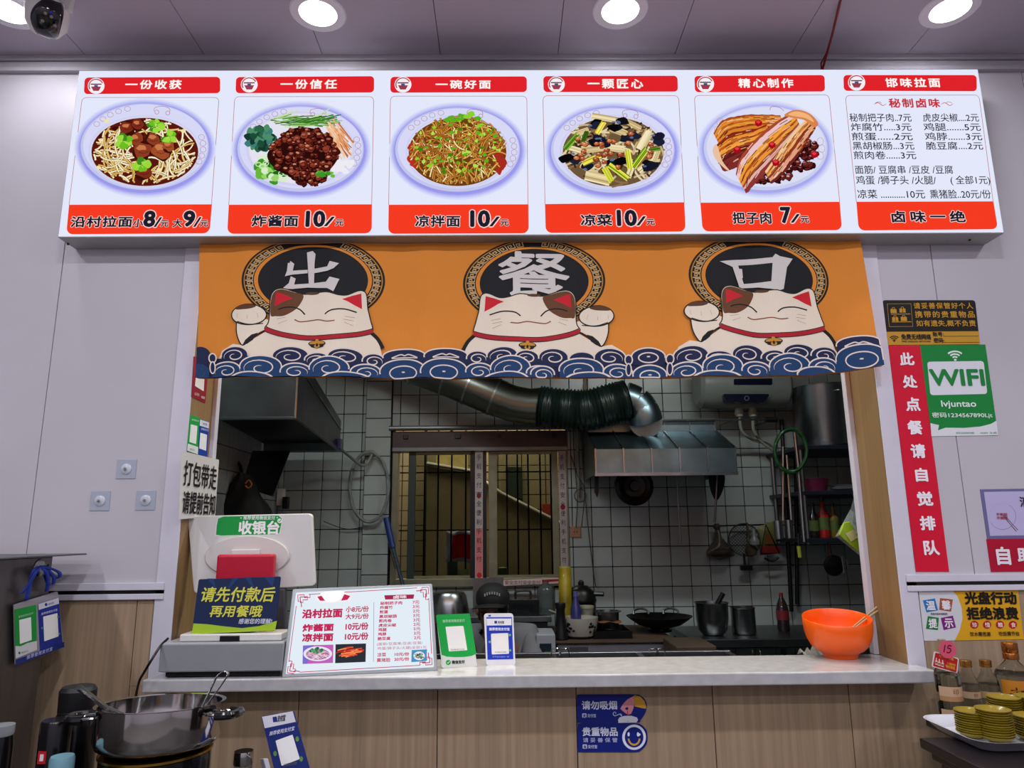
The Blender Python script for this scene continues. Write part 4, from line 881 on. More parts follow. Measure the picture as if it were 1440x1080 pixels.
for i in range(4):
    p, q = bd[i], bd[(i+1) % 4]; f = .085 if i % 2 == 0 else .14
    a.stroke([lerp2(p, q, f), lerp2(p, q, 1-f)], 3, MG)
    ln = math.hypot(q[0]-p[0], q[1]-p[1]); ux, uy = (q[0]-p[0])/ln, (q[1]-p[1])/ln; vx, vy = -uy, ux
    def z_(s_, d): return (p[0]+ux*s_+vx*d, p[1]+uy*s_+vy*d)
    a.stroke([z_(56, 0), z_(56, 14), z_(30, 14), z_(30, -0), z_(0, 0), z_(0, 30), z_(14, 30), z_(14, 56)], 4, MG); a.stroke([z_(10, 10), z_(44, 10), z_(44, 24), z_(22, 24), z_(22, 36), z_(10, 36), z_(10, 10)], 4, MG)
a.fill([(797, 448), (840, 440), (930, 436), (966, 452), (955, 478), (830, 486), (795, 468)], 'f6eef4'); a.fill([(806, 456), (830, 450), (850, 474), (818, 474)], MG); a.fill([(930, 444), (958, 452), (944, 470), (915, 474)], MG); a.fill([(826, 436), (925, 430), (918, 458), (890, 478), (850, 478), (832, 460)], 'ffffff', True)
a.stroke([(1066, 482), (1064, 755)], 2, '8c8c98')
a.fill([(1114, 449), (1252, 445), (1248, 465), (1118, 469)], 'a02850')
def pic(c4, f): 
    a.fill(c4, f)
c4 = [(740, 680), (880, 676), (878, 760), (738, 765)]; a.fill(c4, 'c060b8'); a.fill([(740, 680), (790, 678), (760, 764), (738, 765)], '7c6cc8'); a.ell(808, 718, 66, 34, 'e8e4f4'); a.ell(808, 720, 54, 26, 'b880a8'); 
r9 = random.Random(5)
for k in range(50): x, y = inell(r9, 810, 720, 45, 20); a.stroke([(x-14, y+4), (x, y-3), (x+14, y+5)], 2.5, r9.choice(['e8c8d8', 'a86890', 'f2e4ec']))
for k in range(30): x, y = inell(r9, 805, 703, 32, 12); blob(a, r9, x, y, 6, 5, r9.choice(['2c7c48', '1c5c38', '54a468']))
c4 = [(890, 675), (1030, 671), (1028, 756), (888, 762)]; a.fill(c4, '2c3038')
for k in range(36): x, y = inell(r9, 955, 708, 48, 20); a.stroke([(x-20, y+6), (x, y), (x+20, y-2)], 5, r9.choice(['e0482c', 'f06c3c', 'b82c1c', 'f8905c']))
c4 = [(1240, 702), (1310, 698), (1308, 752), (1238, 757)]; a.fill(c4, '4c90c0'); a.ell(1274, 728, 26, 20, 'e4e8ec')
for k in range(24): x, y = inell(r9, 1274, 728, 20, 14); blob(a, r9, x, y, 5, 4, r9.choice(['2c4c3c', '1c2430', 'a8b8a8', '6c8c6c']))
a.build('printed_design', t)
l = Art(PD, V, lift=.0030, lit=True)
T = [('沿村拉面', 738, 513, 920, 552, MG, .05), ('小8元/份', 938, 500, 1042, 526, MG, .03), ('大9元/份', 936, 534, 1042, 558, MG, .03), ('炸酱面', 740, 582, 880, 614, MG, .05), ('10元/份', 937, 576, 1040, 608, MG, .04), ('凉拌面', 738, 626, 878, 660, MG, .05), ('10元/份', 934, 622, 1040, 654, MG, .04), ('卤味', 1156, 450, 1216, 464, 'f2dce8', .03),
     ('把子肉', 922, 742, 984, 758, 'f0f0f4', .03), ('(面筋/豆腐串/豆皮/豆腐/', 1080, 664, 1290, 680, MG, .0), ('鸡蛋/狮子头/火腿)全部1元', 1082, 684, 1308, 700, MG, .0), ('凉菜', 1082, 714, 1122, 732, MG, .02), ('10元/份', 1162, 712, 1228, 728, MG, .03), ('熏猪脸', 1080, 738, 1142, 756, MG, .02), ('20元/份', 1160, 735, 1228, 751, MG, .03)]
for i, (n_, pr, w9) in enumerate((('秘制把子肉', '7元', 100), ('炸腐竹', '3元', 58), ('煎蛋', '2元', 38), ('黑胡椒肠', '3元', 80), ('煎肉卷', '3元', 58), ('虎皮尖椒', '2元', 80), ('鸡腿', '5元', 38), ('鸡脖', '3元', 38), ('脆豆腐', '2元', 58))):
    y = 478+i*20.4; T.append((n_, 1096-i*1.6, y, 1096-i*1.6+w9, y+15, MG, .03)); T.append((pr, 1244+i*.8, y-4, 1275+i*.8, y+11, MG, .02))
for b_, x0, y0, x1, y1, c_, bd_ in T: l.text(b_, x0, y0, x1, y1, c_, bd_, sl=-(x1-x0)*.03)
l.build('lettering', t)
# QR stands
Q_ = (590, 800, 7.579)
PQ = leaning(Q_, (240, 1058), (615, 1040), .2, lift=.0008); cs = ((175, 490), (535, 475), (615, 1040), (240, 1056))
t, a, l = sign('green_payment_stand', 'green and white upright payment card stand beside the lit tabletop menu', 'payment sign', PQ, Q_, cs, .05, 'cfd2ce', th=.003)
a.fill([(175, 505), (186, 490), (522, 475), (536, 487), (604, 905), (560, 925), (480, 938), (380, 940), (290, 935), (234, 915)], '0b9c40'); blankcode(a, ((276, 617), (467, 607), (509, 867), (313, 880)))
a.ell(306, 997, 27, 27, '0b9c40'); a.stroke([(293, 997), (303, 1008), (320, 987)], 5, 'e8f4e8')
l.text('推荐使用微信支付', 246, 538, 480, 570, 'a8dcb4', .01, sl=-9); l.text('微信支付', 344, 975, 480, 1010, '16221a', .04, sl=-6); l.text('向商家付款', 334, 852, 480, 866, '5c605c', .0, sl=-5); done(t, a, l)
p = PQ.pt(*Art(PQ, Q_).uv(430, 1046), -.004); bx(p.x-.024, p.y+.001, CT_Z+.0005, p.x+.024, p.y+.035, CT_Z+.0035).build('foot', pm('cfd2ce'), t)
PQ = leaning(Q_, (715, 1030), (1018, 1022), .16, lift=.0008); cs = ((686, 474), (998, 472), (1022, 1028), (712, 1032))
t, a, l = sign('blue_payment_stand', 'white framed blue payment stand on the counter, right of the green one', 'payment sign', PQ, Q_, cs, .1, 'd8dae2', th=.009)
a.fill([(710, 515), (984, 514), (1000, 962), (724, 968)], '1a35ae'); a.fill([(713, 530), (978, 529), (980, 600), (716, 604)], 'e0e0e6'); a.quad(((733, 491), (760, 490), (761, 508), (734, 509)), .1, '1c4cb8'); a.quad(((797, 554), (825, 553), (826, 582), (798, 583)), .1, '1a2c8c')
blankcode(a, ((761, 690), (944, 683), (953, 904), (770, 912)))
for x, y in ((748, 778), (962, 704), (965, 868)): a.ell(x, y, 13, 13, '6cae5c')
l.text('支付宝', 834, 555, 900, 581, '24262c', .03); l.text('推荐使用支付宝', 742, 626, 958, 657, 'd6daf2', .04); l.text('打开支付宝扫一扫', 778, 928, 952, 944, '9cacf0', .01); l.text('扫码付款', 800, 880, 925, 894, '5c605c', .0); done(t, a, l)
p = PQ.pt(*Art(PQ, Q_).uv(866, 1026), -.01); bx(p.x-.018, p.y+.001, CT_Z+.0005, p.x+.018, p.y+.035, CT_Z+.0035).build('foot', pm('d8dae2'), t)
# orange bowl
bc = RZ(1182, 924, CT_Z); br_ = .11
prof_o = [(.0, .004), (.052, .0), (.0535, .007), (.058, .014), (.073, .022), (.088, .037), (.098, .057), (.104, .08), (.1065, .1), (.107, .122), (.1057, .1242), (.1035, .122), (.102, .1), (.099, .08), (.092, .058), (.08, .04), (.055, .028), (0, .025)]
vs = []; n = 56
b_ = B(); b_.lathe(prof_o, (0, 0, 0), n, cap=False)
for v in b_.v:
    k = max(0, (v.z-.03)/.096)**1.3; v.z += k*(.018*v.y/.11+.004*v.x/.11)
b_.v = [v+bc+Vector((0, 0, .0005)) for v in b_.v]
t = empty('orange_bowl', bc, 'glossy orange bowl with a slanted rim at the right end of the counter', 'bowl')
b_.build('bowl_body', mat('orange_melamine', 'f05c0a', .3, coat=.12, var=.02), t, smooth=True, angle=60)
b_ = B(); r9 = random.Random(2)
for k in range(7):
    a9 = r9.uniform(1.2, 2.6); p = bc+Vector((.1005*math.cos(a9), .1005*math.sin(a9), r9.uniform(.085, .09))); b_.lathe([(0, .0008), (.003, .0004), (.0035, 0)], p, 8, ax=(bc-p+Vector((0, 0, .1))).normalized(), cap=False)
b_.build('sauce_specks', mat('sauce_speck', '5c1406', .3), t, kind='stuff')
for k, (e, f) in enumerate((((1245, 851), (-.035, -.012)), ((1239, 849), (-.02, .012)))):
    p1_ = R(*e, bc.y+.02); p0_ = bc+Vector((f[0], f[1], .036)); d = (p1_-p0_)
    B().tube([p0_, p0_+d*.5, p1_], .003, 8, rs=[.0022, .0028, .0036]).build('chopstick', mat('bamboo', 'a98a5e', .5, var=.1), smooth=True, label=('longer' if k == 0 else 'second')+' bamboo chopstick leaning in the orange bowl'+(', nearer the wooden reveal' if k == 0 else ', behind the first'), cat='chopstick', group='chopsticks in the orange bowl')
# ================================================================ foreground, left
M_CAB = mat('brushed_dark_steel', '6f6a68', .38, .85, var=.15, vscale=4, stretch=(1, 8, 1))
XC = -1.33
zc = RX(73, 780, XC).z; yb_ = RX(73, 800, XC).y
t = empty('steel_cabinet', (-1.7, -.8, 0), 'tall stainless steel cabinet at the left edge with a thin overhanging lid', 'cabinet')
bx(-2.1, -1.25, .0, XC, yb_, zc-.004).build('body', M_CAB, t, bevel=.004)
e = RX(112, 777, XC+.05); bx(-2.1, -1.27, zc-.0035, XC+.055, yb_+.075, zc+.001).build('lid', M_STEELD, t, bevel=.0008, seg=1)
L4 = (0, 740, 3.176)
hk = RX(*P_(L4, 175, 185), XC)
t = empty('round_wall_hook', hk, 'round steel hook plate on the cabinet side holding the blue lanyard', 'hook')
B().lathe([(.0, .003), (.018, .003), (.024, .0015), (.025, 0)], hk+Vector((.0005, 0, 0)), 28, ax=(1, 0, 0), cap=False).build('plate', M_STEEL, t, smooth=True)
B().tube([hk+Vector((.003, 0, .004)), hk+Vector((.02, 0, 0)), hk+Vector((.026, 0, .008))], .003, 8).build('prong', M_STEEL, t, smooth=True)
t = empty('card_holder', RX(*P_(L4, 170, 450), XC+.01), 'clear card holder with a green and a blue payment card hanging from the cabinet', 'card holder')
PK = Plane((XC+.012, 0, 0), (1, 0, 0)); cs = ((62, 350), (258, 290), (285, 540), (68, 622))
slab(PK, cs, .04, .002, 'clear_sleeve', mat('clear_sleeve', '8f8a92', .15, coat=.6), t, L4)
slab(PK, ((64, 372), (160, 350), (163, 552), (66, 592)), .04, .0008, 'green_card', pm('168a36'), t, L4, lift=.0012)
slab(PK, ((168, 347), (260, 318), (277, 520), (178, 560)), .04, .0008, 'blue_card', pm('1b2c86'), t, L4, lift=.0012)
a = Art(PK, L4, lift=.0016); l = Art(PK, L4, lift=.0026)
a.fill([(66, 535), (90, 536), (120, 522), (162, 512), (163, 552), (67, 591)], 'c9c8cc'); blankcode(a, ((83, 419), (136, 406), (139, 508), (86, 526))); a.ell(84, 566, 5, 6, '1c6c34')
a.fill([(168.5, 348), (259.5, 319), (261, 346), (170, 374)], 'c9c8d0'); blankcode(a, ((190, 404), (254, 388), (259, 492), (195, 514))); a.ell(203, 350, 6, 7, '1b2c86')
for x, y in ((185, 455), (256, 405), (262, 480)): a.ell(x, y, 4, 5, '4c9c50')
a.fill([(68, 596), (284, 516), (285, 539), (68, 621)], '1b2c74')
l.text('推荐使用微信支付', 78, 392, 144, 402, 'b4d8bc', .0, sl=-18); l.text('微信支付', 91, 557, 122, 565, '30343a', .0, sl=-9); l.text('支付宝', 211, 341, 236, 349, '1b2c86', .01, sl=-8); l.text('推荐使用支付宝', 180, 377, 252, 388, 'c8cce4', .01, sl=-20); l.text('推荐使用支付宝', 115, 558, 230, 575, 'aab0d8', .02, sl=-40, sp=1.2)
a.build('printed_design', t); l.build('lettering', t)
M_LAN = mat('blue_lanyard', '10309a', .6, var=.15, vscale=80)
b_ = []
for i, pts in enumerate((((178, 178, 20), (155, 190, 28), (138, 240, 24), (120, 330, 16)), ((182, 178, 22), (165, 200, 30), (132, 255, 24), (98, 300, 18)), ((185, 178, 20), (205, 200, 32), (215, 240, 26), (210, 290, 16)), ((188, 176, 22), (225, 188, 34), (262, 205, 36), (268, 225, 32), (250, 235, 26), (225, 212, 24), (190, 190, 22)), ((184, 180, 24), (212, 195, 30), (240, 225, 30), (238, 258, 24), (215, 255, 22), (200, 215, 22)))):
    b_.append([RX(*P_(L4, x, y), XC+d*.001) for x, y, d in spline([tuple(map(float, q)) for q in pts], 5)])
bb = B()
for pts in b_:
    rows = [[p+Vector((0, -.009, -.001)), p+Vector((.0015, 0, 0)), p+Vector((0, .009, .001))] for p in pts]; bb.strip(rows)
bb.build('lanyard', M_LAN, label='blue ribbon lanyard bunched over the hook above the payment cards', cat='lanyard', solid=.0012, smooth=True)
# side table under the pot
zt_ = .74
t = empty('side_table', (-.8, -.6, 0), 'dark side table carrying the pot, below the lower left edge', 'table')
bx(-1.28, -1.1, zt_-.03, -.1, -.13, zt_).build('tabletop', mat('dark_table', '1b1614', .4, var=.2), t, bevel=.004)
for x in (-1.24, -.18):
    for y in (-1.06, -.2): bx(x, y, 0, x+.04, y+.04, zt_-.031).build('leg', M_BLACK, t)
def top_lathe(name, label, cat, cx, yt, Y, wpx, prof, m, z0, parts=(), n=36, group=None):
    """lathe standing at z0 whose top shows at pixel row yt; prof in (r, t) fractions; parts: (name, mat, prof)"""
    p = R(cx, yt, Y); r_ = wpx/2*S(cx, yt, Y); h_ = p.z-z0
    t = empty(name, (p.x, Y, z0), label, cat, group)
    B().lathe([(a_*r_, b_*h_) for a_, b_ in prof], (p.x, Y, z0+.0005), n, cap=False).build('body', m, t, smooth=True)
    for nm, mm, pr in parts: B().lathe([(a_*r_, b_*h_) for a_, b_ in pr], (p.x, Y, z0+.0005), n, cap=False).build(nm, mm, t, smooth=True)
    return t, p, r_, h_
M_GB = mat('gloss_black', '0c0c0e', .2, coat=.3)
top_lathe('thermos_flask', 'black thermos flask standing behind the steel pot on the left', 'flask', 111, 965, -.36, 58, [(0, 0), (.95, 0), (1, .02), (1, .68), (.95, .74), (.78, .80), (.78, .82)], M_GB, zt_, (('cap', mat('matt_black', '101012', .5), [(.76, .8), (.8, .82), (.82, .97), (.7, 1), (0, 1)]), ('ring', M_STEELD, [(.79, .80), (.81, .81), (.79, .825)])))
t, p, r_, h_ = top_lathe('sauce_bottle', 'dark bottle with black cap and a red and white label in front of the flask', 'bottle', 80, 1012, -.52, 40, [(0, 0), (.9, 0), (.95, .03), (.95, .55), (.8, .62)], mat('dark_glass', '16110d', .12, coat=.5), zt_, (('cap', M_GB, [(.8, .6), (.98, .62), (1, .97), (.9, 1), (0, 1)]), ('neck_band', M_STEELD, [(.82, .55), (.97, .56), (.97, .62), (.8, .63)])))
qz = R(66, 1060, -.52).z
bx(p.x-.014, -.52-r_-.0006, qz-.012, p.x+.004, -.52-r_+.006, qz+.014).build('label', pm('c01c2c'), t); bx(p.x-.009, -.52-r_-.0012, qz-.006, p.x-.001, -.52-r_, qz+.008).build('lettering', pm('e8dcdc'), t)
top_lathe('small_jar', 'small jar with pale blue lid at the bottom left', 'jar', 88, 1063, -.60, 32, [(0, 0), (.9, 0), (.95, .05), (.95, .75)], mat('pale_glass', '59686e', .2), zt_, (('lid', mat('pale_blue_lid', '6f9aa8', .4), [(.96, .7), (1, .72), (1, .97), (.92, 1), (0, 1)]),))
top_lathe('black_bottle', 'black bottle with grey top cut by the lower left picture edge', 'bottle', 3, 1018, -.5, 34, [(0, 0), (.95, 0), (1, .03), (1, .8), (.9, .9)], M_GB, zt_, (('cap', mat('grey_cap', '8a8c90', .4), [(.9, .9), (.95, .92), (.95, .99), (0, 1)]),))
# burner and pot
PY = -.50; pc = R(226, 988, PY); pr = 83*S(229, 987, PY); pb = R(229, 1074, PY-pr*.9).z; zb = zt_
t = empty('portable_burner', (pc.x, PY, zb), 'black round hotplate with a thin gold ring under the steel pot', 'hotplate')
B().lathe([(0, 0), (pr*.8, 0), (pr*.86, .01), (pr*.86, pb-zb-.012), (pr*.8, pb-zb-.004), (0, pb-zb-.004)], (pc.x, PY, zb+.0005), 40, cap=False).build('housing', M_GB, t, smooth=True)
B().lathe([(pr*.80, pb-zb-.008), (pr*.885, pb-zb-.009), (pr*.885, pb-zb-.004), (pr*.8, pb-zb-.0025)], (pc.x, PY, zb+.0005), 40, cap=False).build('gold_ring', mat('gold_ring', 'b08a3a', .25, 1.0), t, smooth=True)
ph = pc.z-pb
t = empty('steel_pot', (pc.x, PY, pb), 'large polished steel pot with two black handles at the lower left', 'pot')
B().lathe([(0, 0), (pr*.84, 0), (pr*.93, ph*.08), (pr*.985, ph*.25), (pr*.985, ph*.96), (pr*1.03, ph*.985), (pr*1.03, ph), (pr*.965, ph*.985), (pr*.96, ph*.25), (pr*.88, ph*.07), (0, ph*.05)], (pc.x, PY, pb), 64, cap=False).build('body', M_POLISH, t, smooth=True)
POT = t
for sx in (-1, 1):
    ang = math.radians(200 if sx < 0 else -8); d = Vector((math.cos(ang), math.sin(ang), 0)); q = Vector((-d.y, d.x, 0)); o9 = Vector((pc.x, PY, pc.z-.022))+d*pr
    B().tube([o9+q*.03-d*.004, o9+q*.03+d*.02, o9+q*.03+d*.025+Vector((0, 0, -.004))], .003, 8).build('bracket', M_POLISH, t, smooth=True)
    B().tube([o9-q*.03-d*.004, o9-q*.03+d*.02, o9-q*.03+d*.025+Vector((0, 0, -.004))], .003, 8).build('bracket', M_POLISH, t, smooth=True)
    B().tube(spline([tuple(o9+q*.038+d*.018), tuple(o9+q*.03+d*.045), tuple(o9+d*.052), tuple(o9-q*.03+d*.045), tuple(o9-q*.038+d*.018)], 5), .0095, 10).build('grip', M_GB, t, smooth=True)
B().lathe([(0, ph*.3), (pr*.95, ph*.3)], (pc.x, PY, pb), 48, cap=False).build('broth', mat('dark_broth', '2a1a10', .1, coat=.5), label='dark broth in the steel pot at the lower left', cat='soup')
M_ = (60, 920, 3.2727)
def handle(name, label, a_, b_, ya, yb2, r_, m, cat):
    p0_, p1_ = R(*P_(M_, *a_), ya), R(*P_(M_, *b_), yb2); d = p1_-p0_
    return p0_, p1_
p0_ = R(*P_(M_, 165, 152), -.60); p1_ = R(*P_(M_, 292, 247), -.52); d = p1_-p0_; zin = pb+ph*.2
p2_ = Vector((p1_.x+.05, p1_.y+.05, pb+.05))
t = empty('soup_ladle', p2_, 'steel ladle with its handle resting on the left rim of the pot', 'ladle'); POT.rotation_euler = (math.radians(-3.5), 0, 0)
B().tube([p0_, p1_, p2_], .006, 10, rs=[.0072, .006, .005]).build('handle', M_STEEL, t, smooth=True)
B().lathe([(0, -.02), (.025, -.012), (.036, .006), (.0345, .006), (.024, -.010), (0, -.018)], p2_+Vector((.03, 0, 0)), 24, cap=False).build('cup', M_STEEL, t, smooth=True)
t0 = R(*P_(M_, 836, 84), -.44); t1 = R(*P_(M_, 755, 222), -.47); dd = (t1-t0)
t = empty('food_tongs', t1, 'steel tongs standing in the pot against its right rim', 'tongs')
for s_ in (-1, 1):
    o8 = Vector((.010*s_, 0, 0)); pts = [t0+Vector((0, 0, .004)), t0+o8*.9, t0+dd*.2+o8*1.3, t1+o8*.6, t1+dd*.5+o8*.5]
    B().strip([[Vector(p)+Vector((0, -.007, 0)), Vector(p)+Vector((0, .007, 0))] for p in spline([tuple(q) for q in pts], 5)]).build('arm', M_STEEL, t, solid=.0014, smooth=True)
# toothpick jar
t, p, r_, h_ = top_lathe('toothpick_jar', 'small toothpick jar with a chrome cap at the lower left centre', 'jar', 343, 1056, -.35, 27, [(0, 0), (.88, 0), (.93, .02), (.93, .8)], mat('clear_jar', 'c8c0b8', .08, trans=.8), zt_, (('cap', M_POLISH, [(.93, .78), (1, .8), (1, .96), (.94, 1), (0, 1)]),))
b_ = B(); r9 = random.Random(4)
for k in range(26):
    a9, q9 = r9.uniform(0, 6.28), r9.uniform(0, .75)*r_; b_.tube([(p.x+q9*math.cos(a9), -.35+q9*math.sin(a9), zt_+.004), (p.x+q9*math.cos(a9)*1.05, -.35+q9*math.sin(a9)*1.05, zt_+h_*.75)], .0011, 5)
b_.build('toothpicks', mat('toothpick', 'c8a878', .6), t, kind='stuff')
# leaning blue payment stand on the side table
PS = Plane(R(400, 1040, -.42), (-.10, -1, .28)); cs = ((1006, 287), (1154, 260), (1262, 650), (1104, 690))
t, a, l = sign('leaning_payment_stand', 'blue and white payment stand leaning below the worktop beside the toothpick jar', 'payment sign', PS, M_, cs, .03, '14246a', th=.004)
a.fill([(1010, 288), (1151, 262), (1165, 311), (1022, 341)], 'c9c8d2'); blankcode(a, ((1072, 398), (1150, 370), (1184, 482), (1100, 514)))
for x, y in ((1070, 457), (1172, 390), (1190, 482)): a.ell(x, y, 8, 12, '5c8c40')
a.quad(((1058, 289), (1078, 286), (1081, 311), (1061, 314)), .15, '1c2c6c'); l.text('支付宝', 1082, 279, 1118, 308, '20242c', .03, sl=-6); l.text('推荐使用支付宝', 1046, 343, 1160, 363, 'c4c8e2', .02, sl=-26); l.text('扫码付款', 1110, 498, 1172, 514, '5c605c', .0, sl=-12); done(t, a, l)
q0, q1 = PS.pt(*Art(PS, M_).uv(1010, 480), -.006), PS.pt(*Art(PS, M_).uv(1100, 660), -.006)
B().prism([q0, q0+Vector((-.03, .07, -.02)), Vector((q1.x-.04, q1.y+.07, zt_+.001)), Vector((q1.x, q1.y, zt_+.001))], (.012, 0, 0)).build('prop_plate', pm('c9c8d2'), t, bevel=.002)
# black cable from the drawer
pts = [tuple(R(x, y, Y)) for x, y, Y in ((236, 898, -.04), (226, 908, -.09), (215, 925, -.125), (203, 945, -.125), (196, 958, -.12), (191, 980, -.06), (189, 1010, -.03), (189, 1080, -.03))]
B().tube(spline(pts, 5), .0036, 8).build('black_cable', M_BLACK, smooth=True, label='black cable running from the cash drawer down past the worktop end', cat='cable')

# ================================================================ foreground, right
zs = R(1292, 1037, -.33).z; xl = R(1292, 1037, -.33).x; xA = R(P_((1260, 800, 3.857), 262, 470)[0], 920, -.175).x; xl2 = xA-.05; xl3 = xA+.055
t = empty('side_counter', (1.8, -.4, 0), 'dark wooden side counter at the lower right carrying tray and bottles', 'counter')
M_DW = mat('dark_walnut', '1d1718', .3, var=.25, vscale=2, stretch=(2, 30, 2))
B().prism([(xl, -.9, zs-.025), (2.6, -.9, zs-.025), (2.6, -.02, zs-.025), (xl3, -.02, zs-.025), (xl3, -.125, zs-.025), (xl2, -.125, zs-.025), (xl2, -.33, zs-.025), (xl, -.33, zs-.025)], (0, 0, .025)).build('tabletop', M_DW, t, bevel=.004)
bx(xl+.02, -.88, zs-.05, 2.6, -.34, zs-.026).build('moulding', M_DW, t, bevel=.006)
bx(xl+.04, -.86, 0, 2.55, -.35, zs-.051).build('cabinet_body', M_DW, t)
N_ = (1260, 800, 3.857)
# tray
tf = RZ(*P_(N_, 520, 985), zs); tl = P_(N_, 285, 852)
ty0, ty1 = tf.y-.012, -.225
b_ = B()
def rrect(x0, y0, x1, y1, r_, z_, n=6):
    q = []
    for cx_, cy_, a0 in ((x1-r_, y0+r_, -90), (x1-r_, y1-r_, 0), (x0+r_, y1-r_, 90), (x0+r_, y0+r_, 180)):
        for i in range(n): a9 = math.radians(a0+90*i/(n-1)); q.append((cx_+r_*math.cos(a9), cy_+r_*math.sin(a9), z_))
    return q
sr = 22.6*S(1397, 1005, -.40); tx0 = R(*P_((1260, 800, 3.857), 408, 768), -.355).x-sr-.036
loops = [rrect(tx0+.035, ty0+.0, 2.1, ty1-.03, .03, zs+.001), rrect(tx0+.03, ty0-.006, 2.105, ty1-.025, .034, zs+.004), rrect(tx0+.004, ty0-.034, 2.13, ty1-.004, .05, zs+.029), rrect(tx0, ty0-.038, 2.134, ty1, .052, zs+.0295), rrect(tx0+.006, ty0-.031, 2.127, ty1-.006, .048, zs+.0275), rrect(tx0+.034, ty0-.002, 2.10, ty1-.028, .032, zs+.0045)]
n = len(loops[0]); vs = [p for l_ in loops for p in l_]; fs = [(j*n+i, j*n+(i+1) % n, (j+1)*n+(i+1) % n, (j+1)*n+i) for j in range(5) for i in range(n)]+[tuple(range(n)), tuple(5*n+i for i in range(n))]
B().add(vs, fs).build('serving_tray', mat('white_melamine', 'c6c6d0', .25, coat=.3), smooth=True, label='white rectangular tray holding the stacks of yellow saucers', cat='tray')
M_SAU = mat('mustard_saucer', '8c7612', .28, coat=.25, var=.06)
sr = 22.6*S(1397, 1005, -.40)
sb = B().lathe([(0, .0015), (sr*.5, .0), (sr*.55, .002), (sr*.8, .006), (sr*.97, .0125), (sr, .0145), (sr*.965, .0145), (sr*.78, .008), (sr*.5, .0038), (0, .0035)], (0, 0, 0), 36, cap=False)
sau = None
zt2 = zs+.0055
def stack(xp, yp, Y, n_, lb, tilt=None):
    global sau
    p = R(*P_(N_, xp, yp), Y)
    ON = 'bottom second third fourth fifth sixth seventh eighth ninth tenth eleventh twelfth thirteenth'.split()
    for k in range(n_):
        pos = 'bottom yellow saucer of' if k == 0 else 'topmost yellow saucer of' if k == n_-1 else ON[k]+' yellow saucer from the bottom of'
        z_ = zt2+k*.0056
        if sau is None:
            o = sb.build('saucer', M_SAU, smooth=True, origin=(0, 0, 0), label=pos+' '+lb, cat='saucer', group='mustard yellow saucers on the white tray'); sau = o
        else: o = sau.copy(); COL.objects.link(o); o['label'] = pos+' '+lb
        o.location = (p.x+math.sin(k*2.1)*.0008, Y+math.cos(k*1.7)*.0008, z_)
    return p
stack(530, 790, -.39, 12, 'the front middle stack')
stack(408, 768, -.355, 10, 'the left stack')
stack(735, 822, -.39, 9, 'the right stack at the picture edge')
pB = stack(592, 765, -.288, 13, 'the back stack')
stack(745, 752, -.288, 13, 'the back right stack')
# bottles
M_GL = mat('clear_glass', 'dfe3e2', .03, trans=1.0, ior=1.16)
def gbottle(name, label, x0, x1, ycap0, ycap1, Y, capm, sh, cap_w, parts=()):
    cx = (x0+x1)/2; cpx, cpy = P_(N_, cx, ycap0); p = R(cpx, cpy, Y); r_ = (x1-x0)/2/3.857*S(cpx, 980, Y); h_ = p.z-zs; hc = h_-(R(cpx, P_(N_, cx, ycap1)[1], Y).z-zs)
    t = empty(name, (p.x, Y, zs), label, 'bottle', None); cr = cap_w/2/3.857*S(cpx, cpy, Y); hb_ = h_-hc
    pr_ = [(0, .003), (r_*.9, .0), (r_, .006), (r_, hb_*sh[0]), (r_*.93, hb_*sh[0]+.012), (cr*sh[2], hb_*sh[1]), (cr*.8, hb_*.99), (cr*.8, hb_+hc*.3)]
    inn = [(0, .008), (r_*.85, .006), (r_*.9, .012), (r_*.9, hb_*sh[0]-.003), (r_*.8, hb_*sh[0]+.008)]
    B().lathe(pr_, (p.x, Y, zs+.0006), 36, cap=False).build('glass', M_GL, t, smooth=True)
    B().lathe([(a_*.93, b_+.002) for a_, b_ in pr_[:4]]+[(0, hb_*sh[0])], (p.x, Y, zs+.0006), 32, cap=False).build('liquid', mat('clear_spirit', 'd2d6d0', .03, trans=1.0, ior=1.2), t, smooth=True)
    B().lathe([(cr*.82, -.0), (cr, .001), (cr, hc*.35), (cr*.93, hc*.4), (cr, hc*.46), (cr, hc*.95), (cr*.93, hc), (0, hc)], (p.x, Y, zs+hb_), 28, cap=False).build('cap', capm, t, smooth=True)
    for k, (f0, f1, mm, txt, tc_) in enumerate(parts):
        q = []; z0_, z1_ = zs+hb_*f0, zs+hb_*f1
        rows = [[Vector((p.x+(r_+.0008)*math.sin(a9), Y-(r_+.0008)*math.cos(a9), z_)) for a9 in [math.radians(-75+10*i) for i in range(16)]] for z_ in (z0_, z1_)]
        lb = B().strip(rows).build('paper_label', mm, t, smooth=True)
        if txt:
            hh = (z1_-z0_); wd = len(txt)*hh*.55; vs, fs, _, _ = glyphs(txt)
            B().add([(p.x+(r_+.0014)*math.sin((x-.5)*wd/r_), Y-(r_+.0014)*math.cos((x-.5)*wd/r_), z0_+hh*(.22+.56*y)) for x, y in vs], fs).build('lettering', tc_, t, fix=False)
    return p, r_, h_
M_GOLD = mat('gold_cap', 'b07a3a', .25, .9, var=.1); M_COP = mat('copper_cap', '9c5a26', .22, .9, var=.15)
M_PAP = mat('cream_label', 'b89878', .6, var=.08)
gbottle('liquor_bottle', 'wide clear liquor bottle behind the hanging red price tag', 199, 325, 470, 500, -.175, M_GOLD, (.76, .95, 1.0), 62, ((.44, .60, M_PAP, '印', pm('8c2c20')), (.36, .44, mat('tan_label', 'a07850', .6), None, None), (.05, .22, M_PAP, '雄安', pm('b01c1c'))))
gbottle('liquor_bottle', 'clear liquor bottle with gold cap, left of the two slim ones', 325, 427, 494, 532, -.10, M_GOLD, (.60, .9, .92), 57, ((.36, .50, M_PAP, '印', pm('8c2c20')),))
